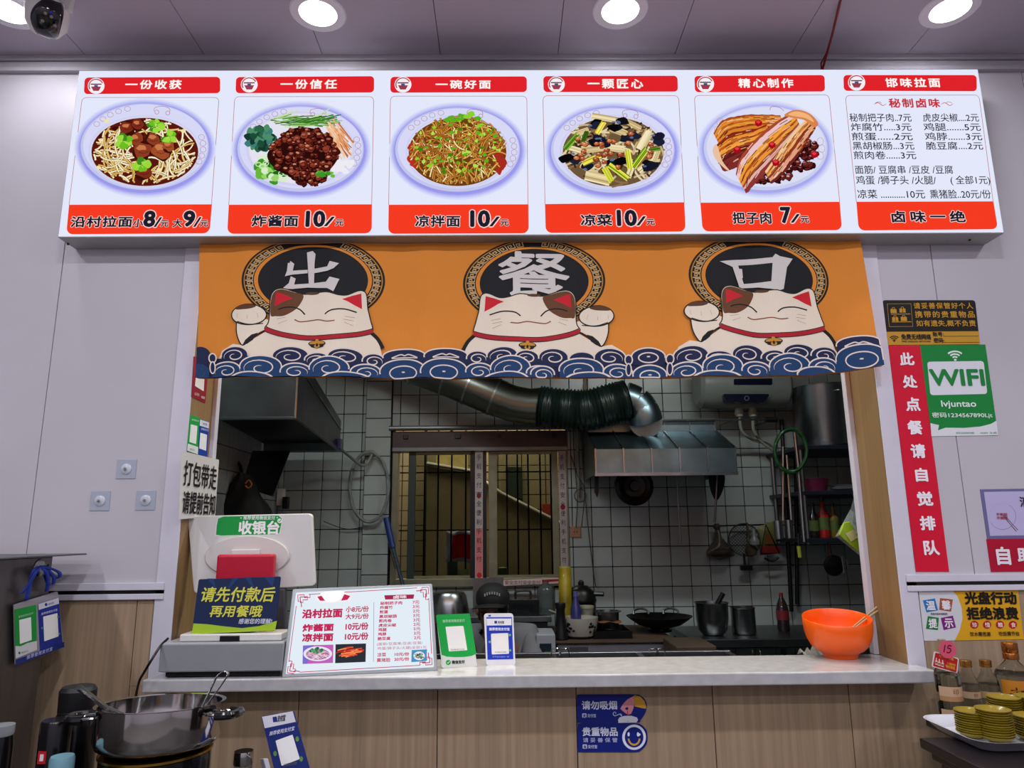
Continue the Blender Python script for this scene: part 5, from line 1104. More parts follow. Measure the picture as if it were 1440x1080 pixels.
gbottle('liquor_bottle', 'clear liquor bottle with gold cap, right of the two slim ones', 426, 538, 492, 532, -.10, M_GOLD, (.60, .9, .92), 58, ((.36, .50, M_PAP, '印', pm('8c2c20')),))
gbottle('liquor_bottle', 'large liquor bottle with copper cap and orange label at the right edge', 522, 702, 398, 490, -.12, M_COP, (.70, .95, .95), 76, ((.12, .66, mat('orange_label', 'b87414', .5, var=.1), '老酒', pm('2a1808')),))
# price tag in front of the first bottle
PT = Plane((0, -.203, 0)); 
t = empty('red_price_tag', PT.hit(*P_(N_, 268, 505)), 'red white edged price tag showing bottles, hanging at the wide bottle', 'price tag')
slab(PT, ((208, 447), (341, 485), (332, 568), (194, 530)), .06, .0012, 'card', pm('d8d0d0'), t, N_); a = Art(PT, N_, lift=.0006); l = Art(PT, N_, lift=.0018)
a.quad(((213, 453), (335, 489), (327, 561), (200, 526)), .05, 'b01420')
for x, y in ((218, 500), (234, 506), (252, 512)): a.fill([(x-7, y+18), (x-7, y), (x-3, y-8), (x-3, y-18), (x+3, y-17), (x+3, y-7), (x+7, y+2), (x+7, y+21)], 'd8b8a8'); a.fill([(x-6, y+4), (x+6, y+6), (x+6, y+14), (x-6, y+12)], '8c3430')
l.text('小瓶特惠', 232, 470, 310, 487, 'd8a030', .01, sl=22); l.text('小酒特价', 274, 510, 322, 524, 'd8a030', .02, sl=12); l.text('特价供应', 268, 524, 318, 542, 'd8a030', .03, sl=12); done(t, a, l)
PT2 = Plane((0, -.2075, 0))
t = empty('pink_round_tag', PT2.hit(*P_(N_, 280, 437)), 'round pink tag with handwritten number 15 above the red price tag', 'tag')
b_ = B(); a = Art(PT2, N_); o5 = PT2.hit(*P_(N_, 280, 437)); r5 = 46*a.scale((280, 437))
B().lathe([(0, 0), (r5, 0), (r5, .001), (0, .001)], o5, 36, ax=(0, 1, 0), cap=False).build('disc', pm('d0506c'), t)
l = Art(PT2, N_, lift=.0006); l.stroke([(266, 412), (263, 430), (259, 452)], 5, '2a1018'); l.stroke([(302, 418), (284, 416), (281, 431), (292, 431), (297, 442), (288, 454), (274, 452)], 5, '2a1018', sm=3); l.build('lettering', t)
pq = PT.hit(*P_(N_, 262, 392)); bx(pq.x-.011, -.202, pq.z-.06, pq.x+.006, -.186, pq.z+.004).build('tag_clip', mat('beige_clip', '8f7a62', .6), label='beige clip holding the pink tag above the wide bottle', cat='clip', bevel=.001)
# ================================================================ kitchen shell
YK = 2.0; XL = -1.345; XR = 2.62; ZK = 2.78
WR = empty('wall_rear', (0, YK, 0), kind='structure')
T_ = .1148; gz = R(1049, 739, YK).z; gx = R(1049, 739, YK).x
wx0, wx1 = R(551, 700, YK).x, R(799, 700, YK).x; wz0, wz1 = R(660, 822, YK).z, R(660, 600, YK).z
b_ = B(); b_.box(XL-.1, YK+.006, 0, wx0, YK+.1, ZK); b_.box(wx1, YK+.006, 0, XR+.1, YK+.1, ZK); b_.box(wx0, YK+.006, 0, wx1, YK+.1, wz0); b_.box(wx0, YK+.006, wz1, wx1, YK+.1, ZK)
wb = b_.build('backing', M_GROUT, WR)
wl_ = bx(XL-.1, .19, 0, XL-.006, YK, ZK).build('wall_kitchen_left', M_GROUT, kind='structure')
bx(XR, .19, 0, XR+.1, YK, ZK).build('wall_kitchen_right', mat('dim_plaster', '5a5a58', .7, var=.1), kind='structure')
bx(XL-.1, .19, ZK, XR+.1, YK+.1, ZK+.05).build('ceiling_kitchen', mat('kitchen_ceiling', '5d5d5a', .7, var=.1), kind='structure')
proto = None
def tile(x0, x1, z0, z1, y, par, rnd=random.Random(9)):
    global proto
    if abs(x1-x0-T_) < 1e-4 and abs(z1-z0-T_) < 1e-4:
        if proto is None: proto = bx(-T_/2+.0022, -.006, -T_/2+.0022, T_/2-.0022, .006, T_/2-.0022).build('tile', M_TILE, bevel=.0016, seg=1, origin=(0, 0, 0)); o = proto
        else: o = proto.copy(); COL.objects.link(o)
        o.parent = par; o.location = Vector(((x0+x1)/2, y, (z0+z1)/2))-wl(par); o.rotation_euler = (rnd.uniform(-.006, .006), 0, rnd.uniform(-.006, .006))
    else: bx(x0+.0022, y-.006, z0+.0022, x1-.0022, y+.006, z1-.0022).build('tile', M_TILE, par, bevel=.0016, seg=1)
vx0, vx1 = R(395, 700, YK).x, R(1232, 700, YK).x; vz0, vz1 = R(700, 930, YK).z, R(700, 528, YK).z
i0, i1 = math.ceil((XL-gx)/T_)-1, math.floor((XR-gx)/T_)+1; j0, j1 = math.ceil(-gz/T_)-1, math.floor((ZK-gz)/T_)
pl0, pl1 = R(512, 700, YK).x, R(549, 700, YK).x     # pilaster left of the window
cover = [(R(833, 600, YK).x, R(1000, 600, YK).x, R(830, 660, YK).z, R(830, 592, YK).z)]
rest = B(); cnt = 0
for i in range(i0, i1+1):
    for j in range(j0, j1+1):
        x0, z0 = gx+i*T_, gz+j*T_; x1, z1 = x0+T_, z0+T_
        x0, x1 = max(x0, XL), min(x1, XR); z0, z1 = max(z0, 0), min(z1, ZK)
        if x1-x0 < .012 or z1-z0 < .012: continue
        if x0 >= pl0 and x1 <= pl1: continue
        if x0 < pl0 < x1: x1 = pl0
        elif x0 < pl1 < x1: x0 = pl1
        if x1-x0 < .012: continue
        if x0 < wx1 and x1 > wx0 and z0 < wz1 and z1 > wz0:     # cut round the window
            if x0 < wx0-.03 and wx0 < x1 and z0 > wz0-.05: x1 = wx0
            elif x0 < wx1 < x1: x0 = wx1
            elif z0 < wz0 < z1: z1 = wz0
            elif z0 < wz1 < z1: z0 = wz1
            else: continue
            if x1-x0 < .012 or z1-z0 < .012: continue
        mx, mz = (x0+x1)/2, (z0+z1)/2
        vis = vx0 < mx < vx1 and R(700, 905, YK).z < mz < vz1+.03 and not any(a < mx < b and c_ < mz < d for a, b, c_, d in cover)
        if vis: tile(x0, x1, z0, z1, YK, WR); cnt += 1
        else: rest.box(x0+.0022, YK-.006, z0+.0022, x1-.0022, YK+.006, z1-.0022)
rest.build('tile', M_TILE, WR, kind='stuff')
# pilaster strip beside the window
bx(pl0, YK-.02, 0, pl1, YK+.005, ZK).build('pilaster', M_GROUT, WR)
z = .03
k = 0
while z < ZK-.1:
    if z > 1.0: tile(pl0+.001, pl1-.001, z, z+T_, YK-.026, WR)
    z += T_
# left kitchen wall tiles
rl_ = B()
for i in range(17):
    for j in range(24):
        y0, z0 = YK-.012-(i+1)*T_, .0+j*T_
        q = (XL-.006, y0+.0022, z0+.0022, XL+.002, y0+T_-.0022, z0+T_-.0022)
        if i < 9 and 1.25 < z0 < 1.85: bx(*q).build('tile', M_TILE, wl_)
        else: rl_.box(*q)
rl_.build('tile', M_TILE, wl_, kind='stuff')
# lamps' bodies; the left tube is an unseen addition to light the wall
for cx_, lb in ((.95, 'slim fluorescent tube fitting on the kitchen ceiling, right one, hidden by the curtain'), (-.55, 'slim fluorescent tube fitting on the kitchen ceiling, left one, unseen and added for light')):
    t = empty('tube_light', (cx_, .55, ZK), lb, 'ceiling light')
    bx(cx_-.5, .51, 2.70, cx_+.5, .59, 2.74).build('fitting', M_WHITE, t, bevel=.004); bx(cx_-.49, .545, 2.74, cx_-.47, .555, ZK).build('hanger', M_ALU, t); bx(cx_+.47, .545, 2.74, cx_+.49, .555, ZK).build('hanger', M_ALU, t)
    B().tube([(cx_-.48, .55, 2.68), (cx_+.48, .55, 2.68)], .014, 12).build('tube', em('eafff6', 3.0), t, smooth=True)

# ================================================================ window and courtyard
WN = empty('window_1', ((wx0+wx1)/2, YK, wz0), kind='structure')
M_AL2 = mat('old_aluminium', '77735f', .45, .4, var=.15); M_ALG = mat('grey_alu_rail', '6d6e6e', .4, .6, var=.1)
zh = R(660, 634, YK).z
fw = .035
bx(wx0, YK-.01, wz0, wx0+fw, YK+.07, zh).build('jamb', M_AL2, WN, bevel=.002); bx(wx1-fw*.5, YK-.01, wz0, wx1, YK+.07, zh).build('jamb', M_AL2, WN, bevel=.002)
bx(wx0+fw, YK-.03, wz0-.01, wx1-fw*.5, YK+.07, wz0+.035).build('sill_track', M_AL2, WN, bevel=.002)
bx(wx0, YK-.03, zh-.004, wx1, YK+.07, zh+.02).build('head_track', M_ALG, WN, bevel=.002)
hb_ = bx(wx0, YK-.02, zh+.021, wx1, YK+.05, wz1-.03).build('header_panel', mat('maroon_panel', '3a2527', .45, var=.15), WN)
B().tube([(wx0-.02, YK-.035, wz1-.012), (wx1+.02, YK-.035, wz1-.012)], .016, 10).build('roller_rail', M_ALG, WN, smooth=True)
for p_, w_ in ((568, .03), (640, .035), (700, .02), (775, .03)):
    q = R(p_, 612, YK).x; bx(q, YK-.03, wz1-.075, q+w_, YK-.021, wz1-.05).build('bracket', M_BLACK, hb_, bevel=.002)
def stile(p0, p1, m, nm='sash_stile', y=0): bx(R(p0, 720, YK).x, YK+.01+y, wz0+.036, R(p1, 720, YK).x, YK+.035+y, zh-.005).build(nm, m, WN, bevel=.002)
stile(573, 583, mat('dark_green_sash', '25302b', .4)); stile(661, 668, M_BLACK); stile(679, 684, M_BLACK); stile(687, 699, M_AL2); stile(777, 786, M_AL2)
for a, b in ((583, 661), (699, 777)):
    for z_ in (wz0+.036, zh-.02): bx(R(a, 720, YK).x, YK+.012, z_, R(b, 720, YK).x, YK+.033, z_+.014).build('sash_rail', M_AL2, WN)
gl = mat('dim_glass', 'aab0a6', .03, trans=1.0, ior=1.0, spec=.3)
for a, b in ((583, 661), (699, 777)): bx(R(a, 720, YK).x, YK+.021, wz0+.05, R(b, 720, YK).x, YK+.024, zh-.02).build('pane', gl, WN)
# printed strips on the stiles
for x0, x1, y0, y1, lb in ((668, 679, 633, 812, 'tall white and red printed tape strip on the middle window stile'), (785, 795, 634, 800, 'white printed tape strip on the right window stile')):
    PW = Plane((0, YK-.012, 0)); t = empty('printed_strip', PW.hit((x0+x1)/2, y1), lb, 'strip'); s8 = -5
    slab(PW, ((x0, y0), (x1, y0), (x1+(4 if x0 > 700 else 0), y1), (x0+(4 if x0 > 700 else 0), y1)), 0, .022, 'strip_body', pm('a59a98'), t)
    a = Art(PW, (0, 0, 1), lift=.0006); l = Art(PW, (0, 0, 1), lift=.0016)
    if x0 < 700: a.fill([(x0+1, y0+110), (x1-.5, y0+110), (x1-.5, y1-1), (x0+1, y1-1)], 'c06a6c'); a.ell(673.5, 697, 3, 4, '8c1420'); a.ell(674, 809, 3.4, 4, 'b01828')
    else: a.ell(791.5, 713, 3.4, 4, '8c1420')
    for k, ch in enumerate('手机支付安全便利手机支付'):
        yy = y0+6+k*13
        if yy < y1-14: l.text(ch, x0+2+(k*.3 if x0 > 700 else 0), yy, x1-2+(k*.3 if x0 > 700 else 0), yy+8, '3a2828', 0)
    done(t, a, l)
PW = Plane((0, YK-.035, 0)); t = empty('printed_strip', PW.hit(740, 822), 'horizontal white and red tape strip along the window sill', 'strip')
slab(PW, ((706, 816), (793, 812), (793, 820), (706, 824)), 0, .003, 'strip_body', pm('c8b4b4'), t); a = Art(PW); l = Art(PW, lift=.002); a.fill([(764, 815), (790, 814), (790, 817), (764, 819)], 'a02030'); l.text('安全支付安全支付', 710, 816, 760, 822, '6c3838', 0); done(t, a, l)
# outside: yard wall, stair, bars
YO = 3.1
M_OW = mat('yard_tile', '857555', .6, var=.12, vscale=4)
wo = bx(-2.6, YO, 0, 2.6, YO+.1, 3.0).build('wall_yard', mat('yard_joint', '2e2a22', .9), kind='structure')
yo = B()
for i in range(24):
    for j in range(14): yo.box(-2.2+i*.18, YO-.006, .7+j*.11, -2.2+i*.18+.172, YO, .7+j*.11+.104)
yo.build('tile', M_OW, wo, kind='stuff')
p0, p1 = R(700, 700, 2.8), R(835, 800, 2.8); p00 = R(605, 635, 2.8)
g3 = lambda p: Vector((p.x, p.y, 0))
t = empty('yard_stair', R(760, 830, 2.8), 'sloping rendered staircase parapet seen through the kitchen window', 'staircase')
B().prism([R(600, 655, 2.8), R(660, 665, 2.8), R(705, 697, 2.8), R(850, 770, 2.8), g3(R(850, 860, 2.8)), g3(R(600, 860, 2.8))], (0, .1, 0)).build('parapet', mat('warm_render', '94805a', .7, var=.2, vscale=3), t)
B().tube([R(600, 652, 2.79), R(660, 662, 2.79), R(705, 694, 2.79), R(850, 767, 2.79)], .014, 8).build('coping', mat('pale_coping', '9c9080', .6), t)
b8 = R(630, 650, 2.95); bx(R(612, 640, 2.95).x, 2.93, 0, R(658, 640, 2.95).x, 2.99, R(630, 625, 2.95).z).build('lit_block', mat('sunlit_render', 'c2ad70', .8, var=.25, vscale=12), label='pale yellow sunlit wall block beyond the left window pane', cat='wall block', bevel=.01)  # bright sunlit patch of the yard, put into the block's pale colour
bx(R(712, 700, 2.6).x, 3.05, R(712, 700, 2.95).z, R(735, 700, 2.9).x, 3.094, R(712, 655, 2.95).z).build('yard_shutter', mat('green_dark', '1f2a22', .5), label='dark green shutter on the yard wall behind the right pane', cat='shutter')
bx(R(764, 690, 2.9).x, 3.06, R(764, 725, 2.95).z, R(782, 700, 2.9).x, 3.094, R(764, 708, 2.95).z).build('red_notice', pm('8c2c1c'), label='small red notice on the yard wall behind the right pane', cat='notice')
t = empty('window_grille', R(660, 815, 2.2), 'black iron bars outside the kitchen window', 'grille')
for p_ in (597, 616, 635, 655, 713, 728, 743, 760, 775): q = R(p_, 700, 2.2).x; bx(q-.005, 2.195, 1.0, q+.005, 2.205, 2.1).build('bar', M_IRON, t)
for y_ in (664, 745): q = R(700, y_, 2.2).z; bx(wx0-.05, 2.19, q-.004, wx1+.05, 2.194, q+.004).build('crossbar', M_IRON, t)
bx(wx0-.1, 2.12, wz0-.06, wx1+.1, 2.5, wz0-.03).build('outer_sill', mat('sill_stone', '57544c', .7, var=.1), label='stone shelf outside below the kitchen window', cat='sill')
t = empty('red_cloth', R(645, 790, 2.24), 'red cloth with a white border hanging outside the left pane', 'cloth')
rows = []
for j in range(9):
    rows.append([R(627+i*4.4-(j-4)*.3, 746+j*5.6+math.sin(i*.9)*1.5, 2.24+.012*math.sin(i*1.3+j*.4)) for i in range(11)])
B().strip(rows).build('cloth', mat('cloth_white', '9b9aa8', .8), t, solid=.003, smooth=True)
rows = [[p+Vector((0, -.004, 0)) for p in r_[2:10]] for r_ in rows[1:8]]; B().strip(rows).build('red_field', mat('cloth_red', 'b41418', .8), t, smooth=True)
# small pots on the outer sill
def lp(name, label, cat, cx, yt, yb, Y, wpx, prof, m, parts=(), n=32, group=None, ax=None, smooth=True):
    top_, bot_ = R(cx, yt, Y), R(cx, yb, Y); r_ = wpx/2*S(cx, yb, Y); h_ = top_.z-bot_.z
    t = empty(name, bot_, label, cat, group)
    B().lathe([(a_*r_, b_*h_) for a_, b_ in prof], bot_, n, cap=False).build('body', m, t, smooth=smooth)
    for nm, mm, pr in parts: B().lathe([(a_*r_, b_*h_) for a_, b_ in pr], bot_, n, cap=False).build(nm, mm, t, smooth=smooth)
    return t, bot_, r_, h_
lp('enamel_mug', 'grey green tall mug on the outer sill behind the left pane', 'mug', 636, 790, 812, 2.2, 15, [(0, 0), (.9, 0), (1, .05), (1, 1), (.92, 1), (.9, .1), (0, .08)], mat('grey_green', '48524c', .4))
lp('plastic_tub', 'pale tub on the outer sill behind the left pane', 'tub', 652, 800, 812, 2.2, 20, [(0, 0), (.9, 0), (1, 1), (.94, 1), (.85, .1), (0, .08)], mat('pale_tub', '8e8a72', .5))
lp('green_pot', 'small olive green pot on the outer sill behind the right pane', 'pot', 707, 797, 812, 2.2, 15, [(0, 0), (.7, 0), (1, .4), (.9, .9), (0, 1)], mat('olive', '4c5c1c', .5))

# ================================================================ hoods, ducts
def folded(name, pts_l, x0, x1, m, parent, th=.004):   # sheet extruded along x from a side profile (y,z)
    b_ = B(); n = len(pts_l)
    for (ya, za), (yb3, zb3) in zip(pts_l[:-1], pts_l[1:]): b_.add([(x0, ya, za), (x1, ya, za), (x1, yb3, zb3), (x0, yb3, zb3)], [(0, 1, 2, 3)])
    return b_.build(name, m, parent, solid=th)
hx0, hx1 = R(838, 665, 1.4).x, R(1036, 665, 1.4).x
za, zb2 = R(930, 665, 1.4).z, R(930, 631, 1.4).z; zc2, zd = R(920, 607, 1.72).z, R(920, 592, 1.72).z
t = empty('range_hood', ((hx0+hx1)/2, 1.7, za), 'galvanised sheet metal extractor hood on the tiled rear wall', 'hood')
pw_ = (hx1-hx0)/5
for k in range(5):
    a, b = hx0+k*pw_+.003, hx0+(k+1)*pw_-.003
    folded('panel', [(1.40, za), (1.40, zb2), (1.72, zc2), (1.72, zd)], a, b, M_GALV, t)
for k in range(6):
    a = hx0+k*pw_; folded('seam', [(1.394, za), (1.394, zb2+.003), (1.717, zc2+.004), (1.717, zd)], a-.004, a+.004, M_STEEL, t, .003)
for x in (hx0, hx1):
    B().prism([(x, 1.40, za), (x, 1.40, zb2), (x, 1.72, zc2), (x, 1.72, zd), (x, 1.985, zd), (x, 1.985, za)], (.003, 0, 0)).build('side_panel', M_GALV, t)
bx(hx0, 1.715, zd-.003, hx1, 1.985, zd).build('top_panel', M_GALV, t)
bx(hx0-.006, 1.392, za-.014, hx1+.006, 1.41, za+.002).build('lower_lip', M_STEEL, t); bx(hx0-.006, 1.71, zd-.004, hx1+.006, 1.725, zd+.01).build('upper_lip', M_STEEL, t)
bx(hx0+.02, 1.42, za+.03, hx1-.02, 1.97, za+.034).build('filter_tray', M_IRON, t)
for k in range(2):
    q = R(878+k*20, 690, 1.6)
def ducttube(name, m, pts, r, n=24, **k): return B().tube(pts, r, n).build(name, m, smooth=True, **k)
t = empty('steel_duct', R(660, 560, 1.62), 'large galvanised exhaust duct running down to the right above the window', 'duct')
M_DUCT = mat('duct_steel', '6f716a', .3, 1.0, var=.25, vscale=4)
P = [R(x, y, Y) for x, y, Y in ((470, 468, 1.66), (560, 505, 1.66), (640, 535, 1.66), (705, 562, 1.66))]
B().tube(P, .108, 28).build('pipe', M_DUCT, t, smooth=True)
P2 = [R(x, y, Y) for x, y, Y in ((703, 561, 1.66), (722, 568, 1.66), (745, 572, 1.66), (770, 570, 1.66))]
B().tube(P2, .104, 28).build('elbow', M_DUCT, t, smooth=True)
for i in (0, 1, 2):
    for f in (.3, .85):
        c_ = P[i]*(1-f)+P[i+1]*f; d_ = (P[i+1]-P[i]).normalized()*.006; B().tube([c_-d_, c_+d_], .1115, 28).build('joint_band', M_STEEL, t, smooth=True)
q = R(560, 540, 1.66); B().tube([(P[1].x, 1.66, P[1].z+.1), (P[1].x, 1.66, ZK)], .005, 6).build('hanger_wire', M_IRON, t)
pts = [tuple(R(x, y, Y)) for x, y, Y in ((758, 571, 1.66), (790, 575, 1.64), (825, 576, 1.62), (860, 568, 1.6), (882, 563, 1.6))]
sp = spline(pts, 26); n_ = len(sp); rs = [.112+.006*math.sin(i*2*PI/4.2) for i in range(n_)]
B().tube(sp, .11, 28, rs=rs).build('flexible_duct', mat('black_green_vinyl', '0e1c18', .35, var=.3), smooth=True, angle=80, label='ribbed black flexible duct joining the steel duct to the hood elbow', cat='duct')
t = empty('duct_elbow', R(895, 590, 1.6), 'segmented silver elbow entering the top of the hood', 'duct')
pe = [R(x, y, 1.62) for x, y in ((878, 560), (893, 566), (903, 578), (908, 592))]; pe.append(Vector((pe[-1].x, 1.75, zd+.002)))
pf = spline([tuple(q) for q in pe], 2)
for k in range(0, len(pf)-1, 2): B().tube(pf[k:k+3], .094, 24).build('segment', M_GALV, t, smooth=True)
# left hood
lx1 = R(415, 588, .8).x; lz0 = R(413, 588, .8).z; lx0 = XL+.01
t = empty('left_hood', ((lx0+lx1)/2, 1.2, lz0), 'large dark stainless extractor hood at the upper left of the kitchen', 'hood')
lzt = lz0+.30
B().prism([(lx0, .8, lz0), (lx1, .8, lz0), (lx1, .8, lzt), (lx0, .8, lzt)], (0, .004, 0)).build('front_panel', M_STEELD, t)
B().prism([(lx1, .8, lz0), (lx1, 1.66, lz0-.05), (lx1, 1.66, lz0+.12), (lx1, .8, lzt)], (.004, 0, 0)).build('side_panel', M_STEELD, t)
B().prism([(lx0, .81, lz0+.045), (lx1, .81, lz0+.045), (lx1, 1.66, lz0-.005), (lx0, 1.66, lz0-.005)], (0, 0, .004)).build('inner_panel', M_IRON, t)
B().prism([(lx0, 1.66, lz0-.05), (lx1, 1.66, lz0-.05), (lx1, 1.66, lz0+.12), (lx0, 1.66, lz0+.12)], (0, .004, 0)).build('back_panel', M_STEELD, t)
B().prism([(lx0, .8, lzt), (lx1, .8, lzt), (lx1, 1.66, lz0+.12), (lx0, 1.66, lz0+.12)], (0, 0, .004)).build('top_panel', M_STEELD, t)
B().tube([(lx1+.002, .796, lz0), (lx1+.002, .796, lzt)], .006, 8).build('corner_bead', M_STEEL, t, smooth=True)
B().tube([(lx0, .797, lz0), (lx1+.002, .797, lz0), (lx1+.006, 1.66, lz0-.05)], .008, 8).build('bottom_lip', M_STEELD, t, smooth=True)
B().tube([(lx1+.006, .82, lz0+.23), (lx1+.006, 1.66, lz0+.07)], .004, 6).build('side_seam', M_STEEL, t, smooth=True)
q = Vector((lx1+.008, 1.60, lz0-.02))
bx(q.x, 1.57, q.z-.03, q.x+.02, 1.63, q.z+.03).build('blue_bracket', mat('navy_clip', '141c44', .3, coat=.4), label='small blue and chrome bracket at the corner of the left hood', cat='bracket', bevel=.004)
# tilted steel sheet below it
t = empty('steel_splash_sheet', R(375, 690, 1.3), 'tilted shiny steel sheet hanging below the left hood', 'metal sheet')
B().prism([R(327, 634, 1.55), R(408, 634, 1.45), R(384, 697, 1.3), R(335, 681, 1.4)], (0, .008, 0)).build('sheet', M_STEELD, t); B().tube([R(335, 681, 1.395), R(384, 697, 1.295)], .006, 8).build('folded_lip', M_STEEL, t)
# hanging dark coat
t = empty('dark_coat', R(345, 725, 1.25), 'black padded coat hanging on the left below the hood', 'coat')
b_ = B(); rows = []
for k in range(15):
    f = k/14; yy = 666+f*118; half = [8, 13, 18, 22, 28, 33, 37, 39, 40, 40, 40, 39, 38, 38, 37][k]; c_ = R(342, yy, 1.25); s_ = half*S(342, yy, 1.25)
    rows.append([c_+Vector((s_*math.cos(a9)*(1+.05*math.sin(a9*5+k)), .085*math.sin(a9)*(.4+.6*min(1, f*3))*(1+.12*math.sin(a9*7+k*.8)), .006*math.sin(a9*3+k))) for a9 in [2*PI*i/28 for i in range(29)]])
b_.strip(rows).build('coat_body', mat('black_padding', '050506', .7, var=.2), t, smooth=True)
B().tube([R(340, 668, 1.25), R(338, 655, 1.3), R(334, 648, 1.35)], .008, 8).build('hanging_loop', M_IRON, t)
B().tube(spline([tuple(R(x, y, 1.16)) for x, y in ((345, 680), (350, 675), (354, 681), (350, 686), (345, 683))], 4), .003, 6).build('orange_glint', mat('orange_glint', 'c06a1c', .4), t)  # orange glint on the dark shape, modelled as a small coloured loop
# hose loop on the left wall tiles
def hose(name, label, pts, r, m, Y=None, cat='hose', par=None):
    P = spline([tuple(R(x, y, (Y if Y else q[0]))) for x, y, *q in pts], 6); return B().tube(P, r, 10).build(name, m, smooth=True, label=label, cat=cat)
M_HOSE = mat('grey_hose', '6c6f6c', .45, var=.1)
ring = []
for k in range(46):
    a9 = math.radians(-80-k*16.5); ring.append((519+(27+.9*math.sin(k))*math.cos(a9), 685-(49+.7*math.cos(k*.7))*math.sin(a9)*-1, 1.93-.004*(k % 3)))
hose('grey_hose', 'grey hose coiled in an oval loop on the white tiles left of the window', [(480, 632, 1.66), (492, 642, 1.8), (512, 655, 1.9)]+ring, .0085, M_HOSE)
hose('thin_wire', 'thin dark wire sagging below the coiled hose', [(455, 733, 1.97), (487, 744, 1.97), (520, 741, 1.97), (540, 752, 1.97), (556, 800, 1.97)], .002, M_IRON, cat='wire')
t = empty('wall_plug', R(400, 712, 1.95), 'black plug with white lead on the left kitchen corner', 'plug')
q = R(402, 706, 1.93); bx(q.x-.016, 1.91, q.z-.04, q.x+.018, 1.95, q.z+.03).build('plug_body', M_BLACK, t, bevel=.004); bx(q.x-.06, 1.94, q.z-.02, q.x-.02, 1.985, q.z+.08).build('socket', M_WHITE, t, bevel=.004)
# blue broom handle
t = empty('mop', R(571, 840, 1.86), 'mop with blue plastic handle and patterned pole leaning left of the window', 'mop')
B().tube([R(543, 728, 1.9), R(552, 770, 1.88)], .018, 12).build('handle', mat('blue_plastic', '16306c', .35), t, smooth=True)
B().tube([R(552, 768, 1.885), R(571, 840, 1.86)], .011, 10).build('pole', mat('patterned_pole', '2c3c50', .35, var=.8, vscale=90), t, smooth=True)

# ================================================================ water heater and right side
hxa, hxb = R(985, 550, 1.72).x, R(1114, 550, 1.72).x; hz = R(1050, 540, 1.72).z
t = empty('water_heater', ((hxa+hxb)/2, 1.72, hz-.13), 'white horizontal water heater with dark displays behind the curtain edge', 'water heater')
hr = hz-R(1050, 571, 1.72).z
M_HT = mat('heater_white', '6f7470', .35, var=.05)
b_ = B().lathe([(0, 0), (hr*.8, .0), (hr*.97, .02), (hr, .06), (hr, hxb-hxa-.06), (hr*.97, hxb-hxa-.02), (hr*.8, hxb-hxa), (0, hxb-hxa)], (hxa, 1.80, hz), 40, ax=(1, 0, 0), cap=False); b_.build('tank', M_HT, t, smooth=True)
PH = Plane((0, 1.80-hr-.003, 0))
slab(PH, ((1032, 533), (1086, 532), (1086, 541), (1032, 541)), .03, .01, 'upper_display', mat('heater_display', '0b0f22', .15, coat=.5), t)
slab(PH, ((1016, 554), (1083, 554), (1075, 566), (1022, 565)), .05, .06, 'lower_display', mat('heater_display', '0b0f22', .15, coat=.5), t)
l = Art(Plane((0, 1.80-hr-.004, 0)), lift=.001); l.ering(1050, 560, 3, 3, .8, '5c6478', 16); l.build('dial', t)
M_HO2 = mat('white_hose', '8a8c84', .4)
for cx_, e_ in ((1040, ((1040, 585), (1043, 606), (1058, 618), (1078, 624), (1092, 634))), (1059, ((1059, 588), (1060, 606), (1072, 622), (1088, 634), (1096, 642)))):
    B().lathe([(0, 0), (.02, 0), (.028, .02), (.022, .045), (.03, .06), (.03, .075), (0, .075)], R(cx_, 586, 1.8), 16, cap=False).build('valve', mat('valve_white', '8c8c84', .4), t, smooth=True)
    B().tube(spline([tuple(R(x, y, 1.8+.03*k)) for k, (x, y) in enumerate(e_)], 5), .009, 8).build('hose', M_HO2, t, smooth=True)
t = empty('steel_rod', R(1040, 590, 1.7), 'horizontal steel rod with a black grip beside the hood top', 'rod')
B().tube([R(930, 591, 1.69), R(1078, 590, 1.69)], .006, 8).build('rod', M_STEEL, t, smooth=True); B().tube([R(1076, 590, 1.69), R(1093, 590, 1.69)], .016, 10).build('grip', M_BLACK, t, smooth=True)
for (a, b) in ((1034, 575), (1088, 575)): q = R(a, 590, 1.69); B().tube([q, (q.x, 1.99, q.z+.01)], .004, 6).build('bracket', M_STEEL, t)
# shelf rack
M_NAVY = mat('shelf_steel', '2c3040', .4, .6, var=.1)
sx0, sx1 = R(1113, 630, 1.6).x, R(1113, 630, 1.6).x+.78
t = empty('shelf_rack', ((sx0+sx1)/2, 1.7, 0), 'dark metal shelf rack on the right of the kitchen carrying the big stockpot', 'shelf rack')
shz = []
for yy in (626, 690, 757): zz = R(1150, yy, 1.5).z; shz.append(zz); bx(sx0, 1.5, zz-.022, sx1, 1.992, zz).build('shelf', M_NAVY, t, bevel=.003)
for x in (sx0+.012, sx1-.012):
    for y in (1.52, 1.93): B().tube([(x, y, shz[2]-.03), (x, y, shz[0])], .012, 8).build('post', M_STEELD, t, smooth=True)
def onshelf(name, label, cat, cx, yt, z0, Y, wpx, prof, m, parts=(), **k): 
    b0 = R(cx, yt, Y); r_ = wpx/2*S(cx, yt, Y); h_ = b0.z-z0; t = empty(name, (b0.x, Y, z0), label, cat)
    B().lathe([(a_*r_, b_*h_) for a_, b_ in prof], (b0.x, Y, z0+.001), 36, cap=False).build('body', m, t, smooth=True)
    for nm, mm, pr in parts: B().lathe([(a_*r_, b_*h_) for a_, b_ in pr], (b0.x, Y, z0+.001), 36, cap=False).build(nm, mm, t, smooth=True)
    return t, b0, r_, h_
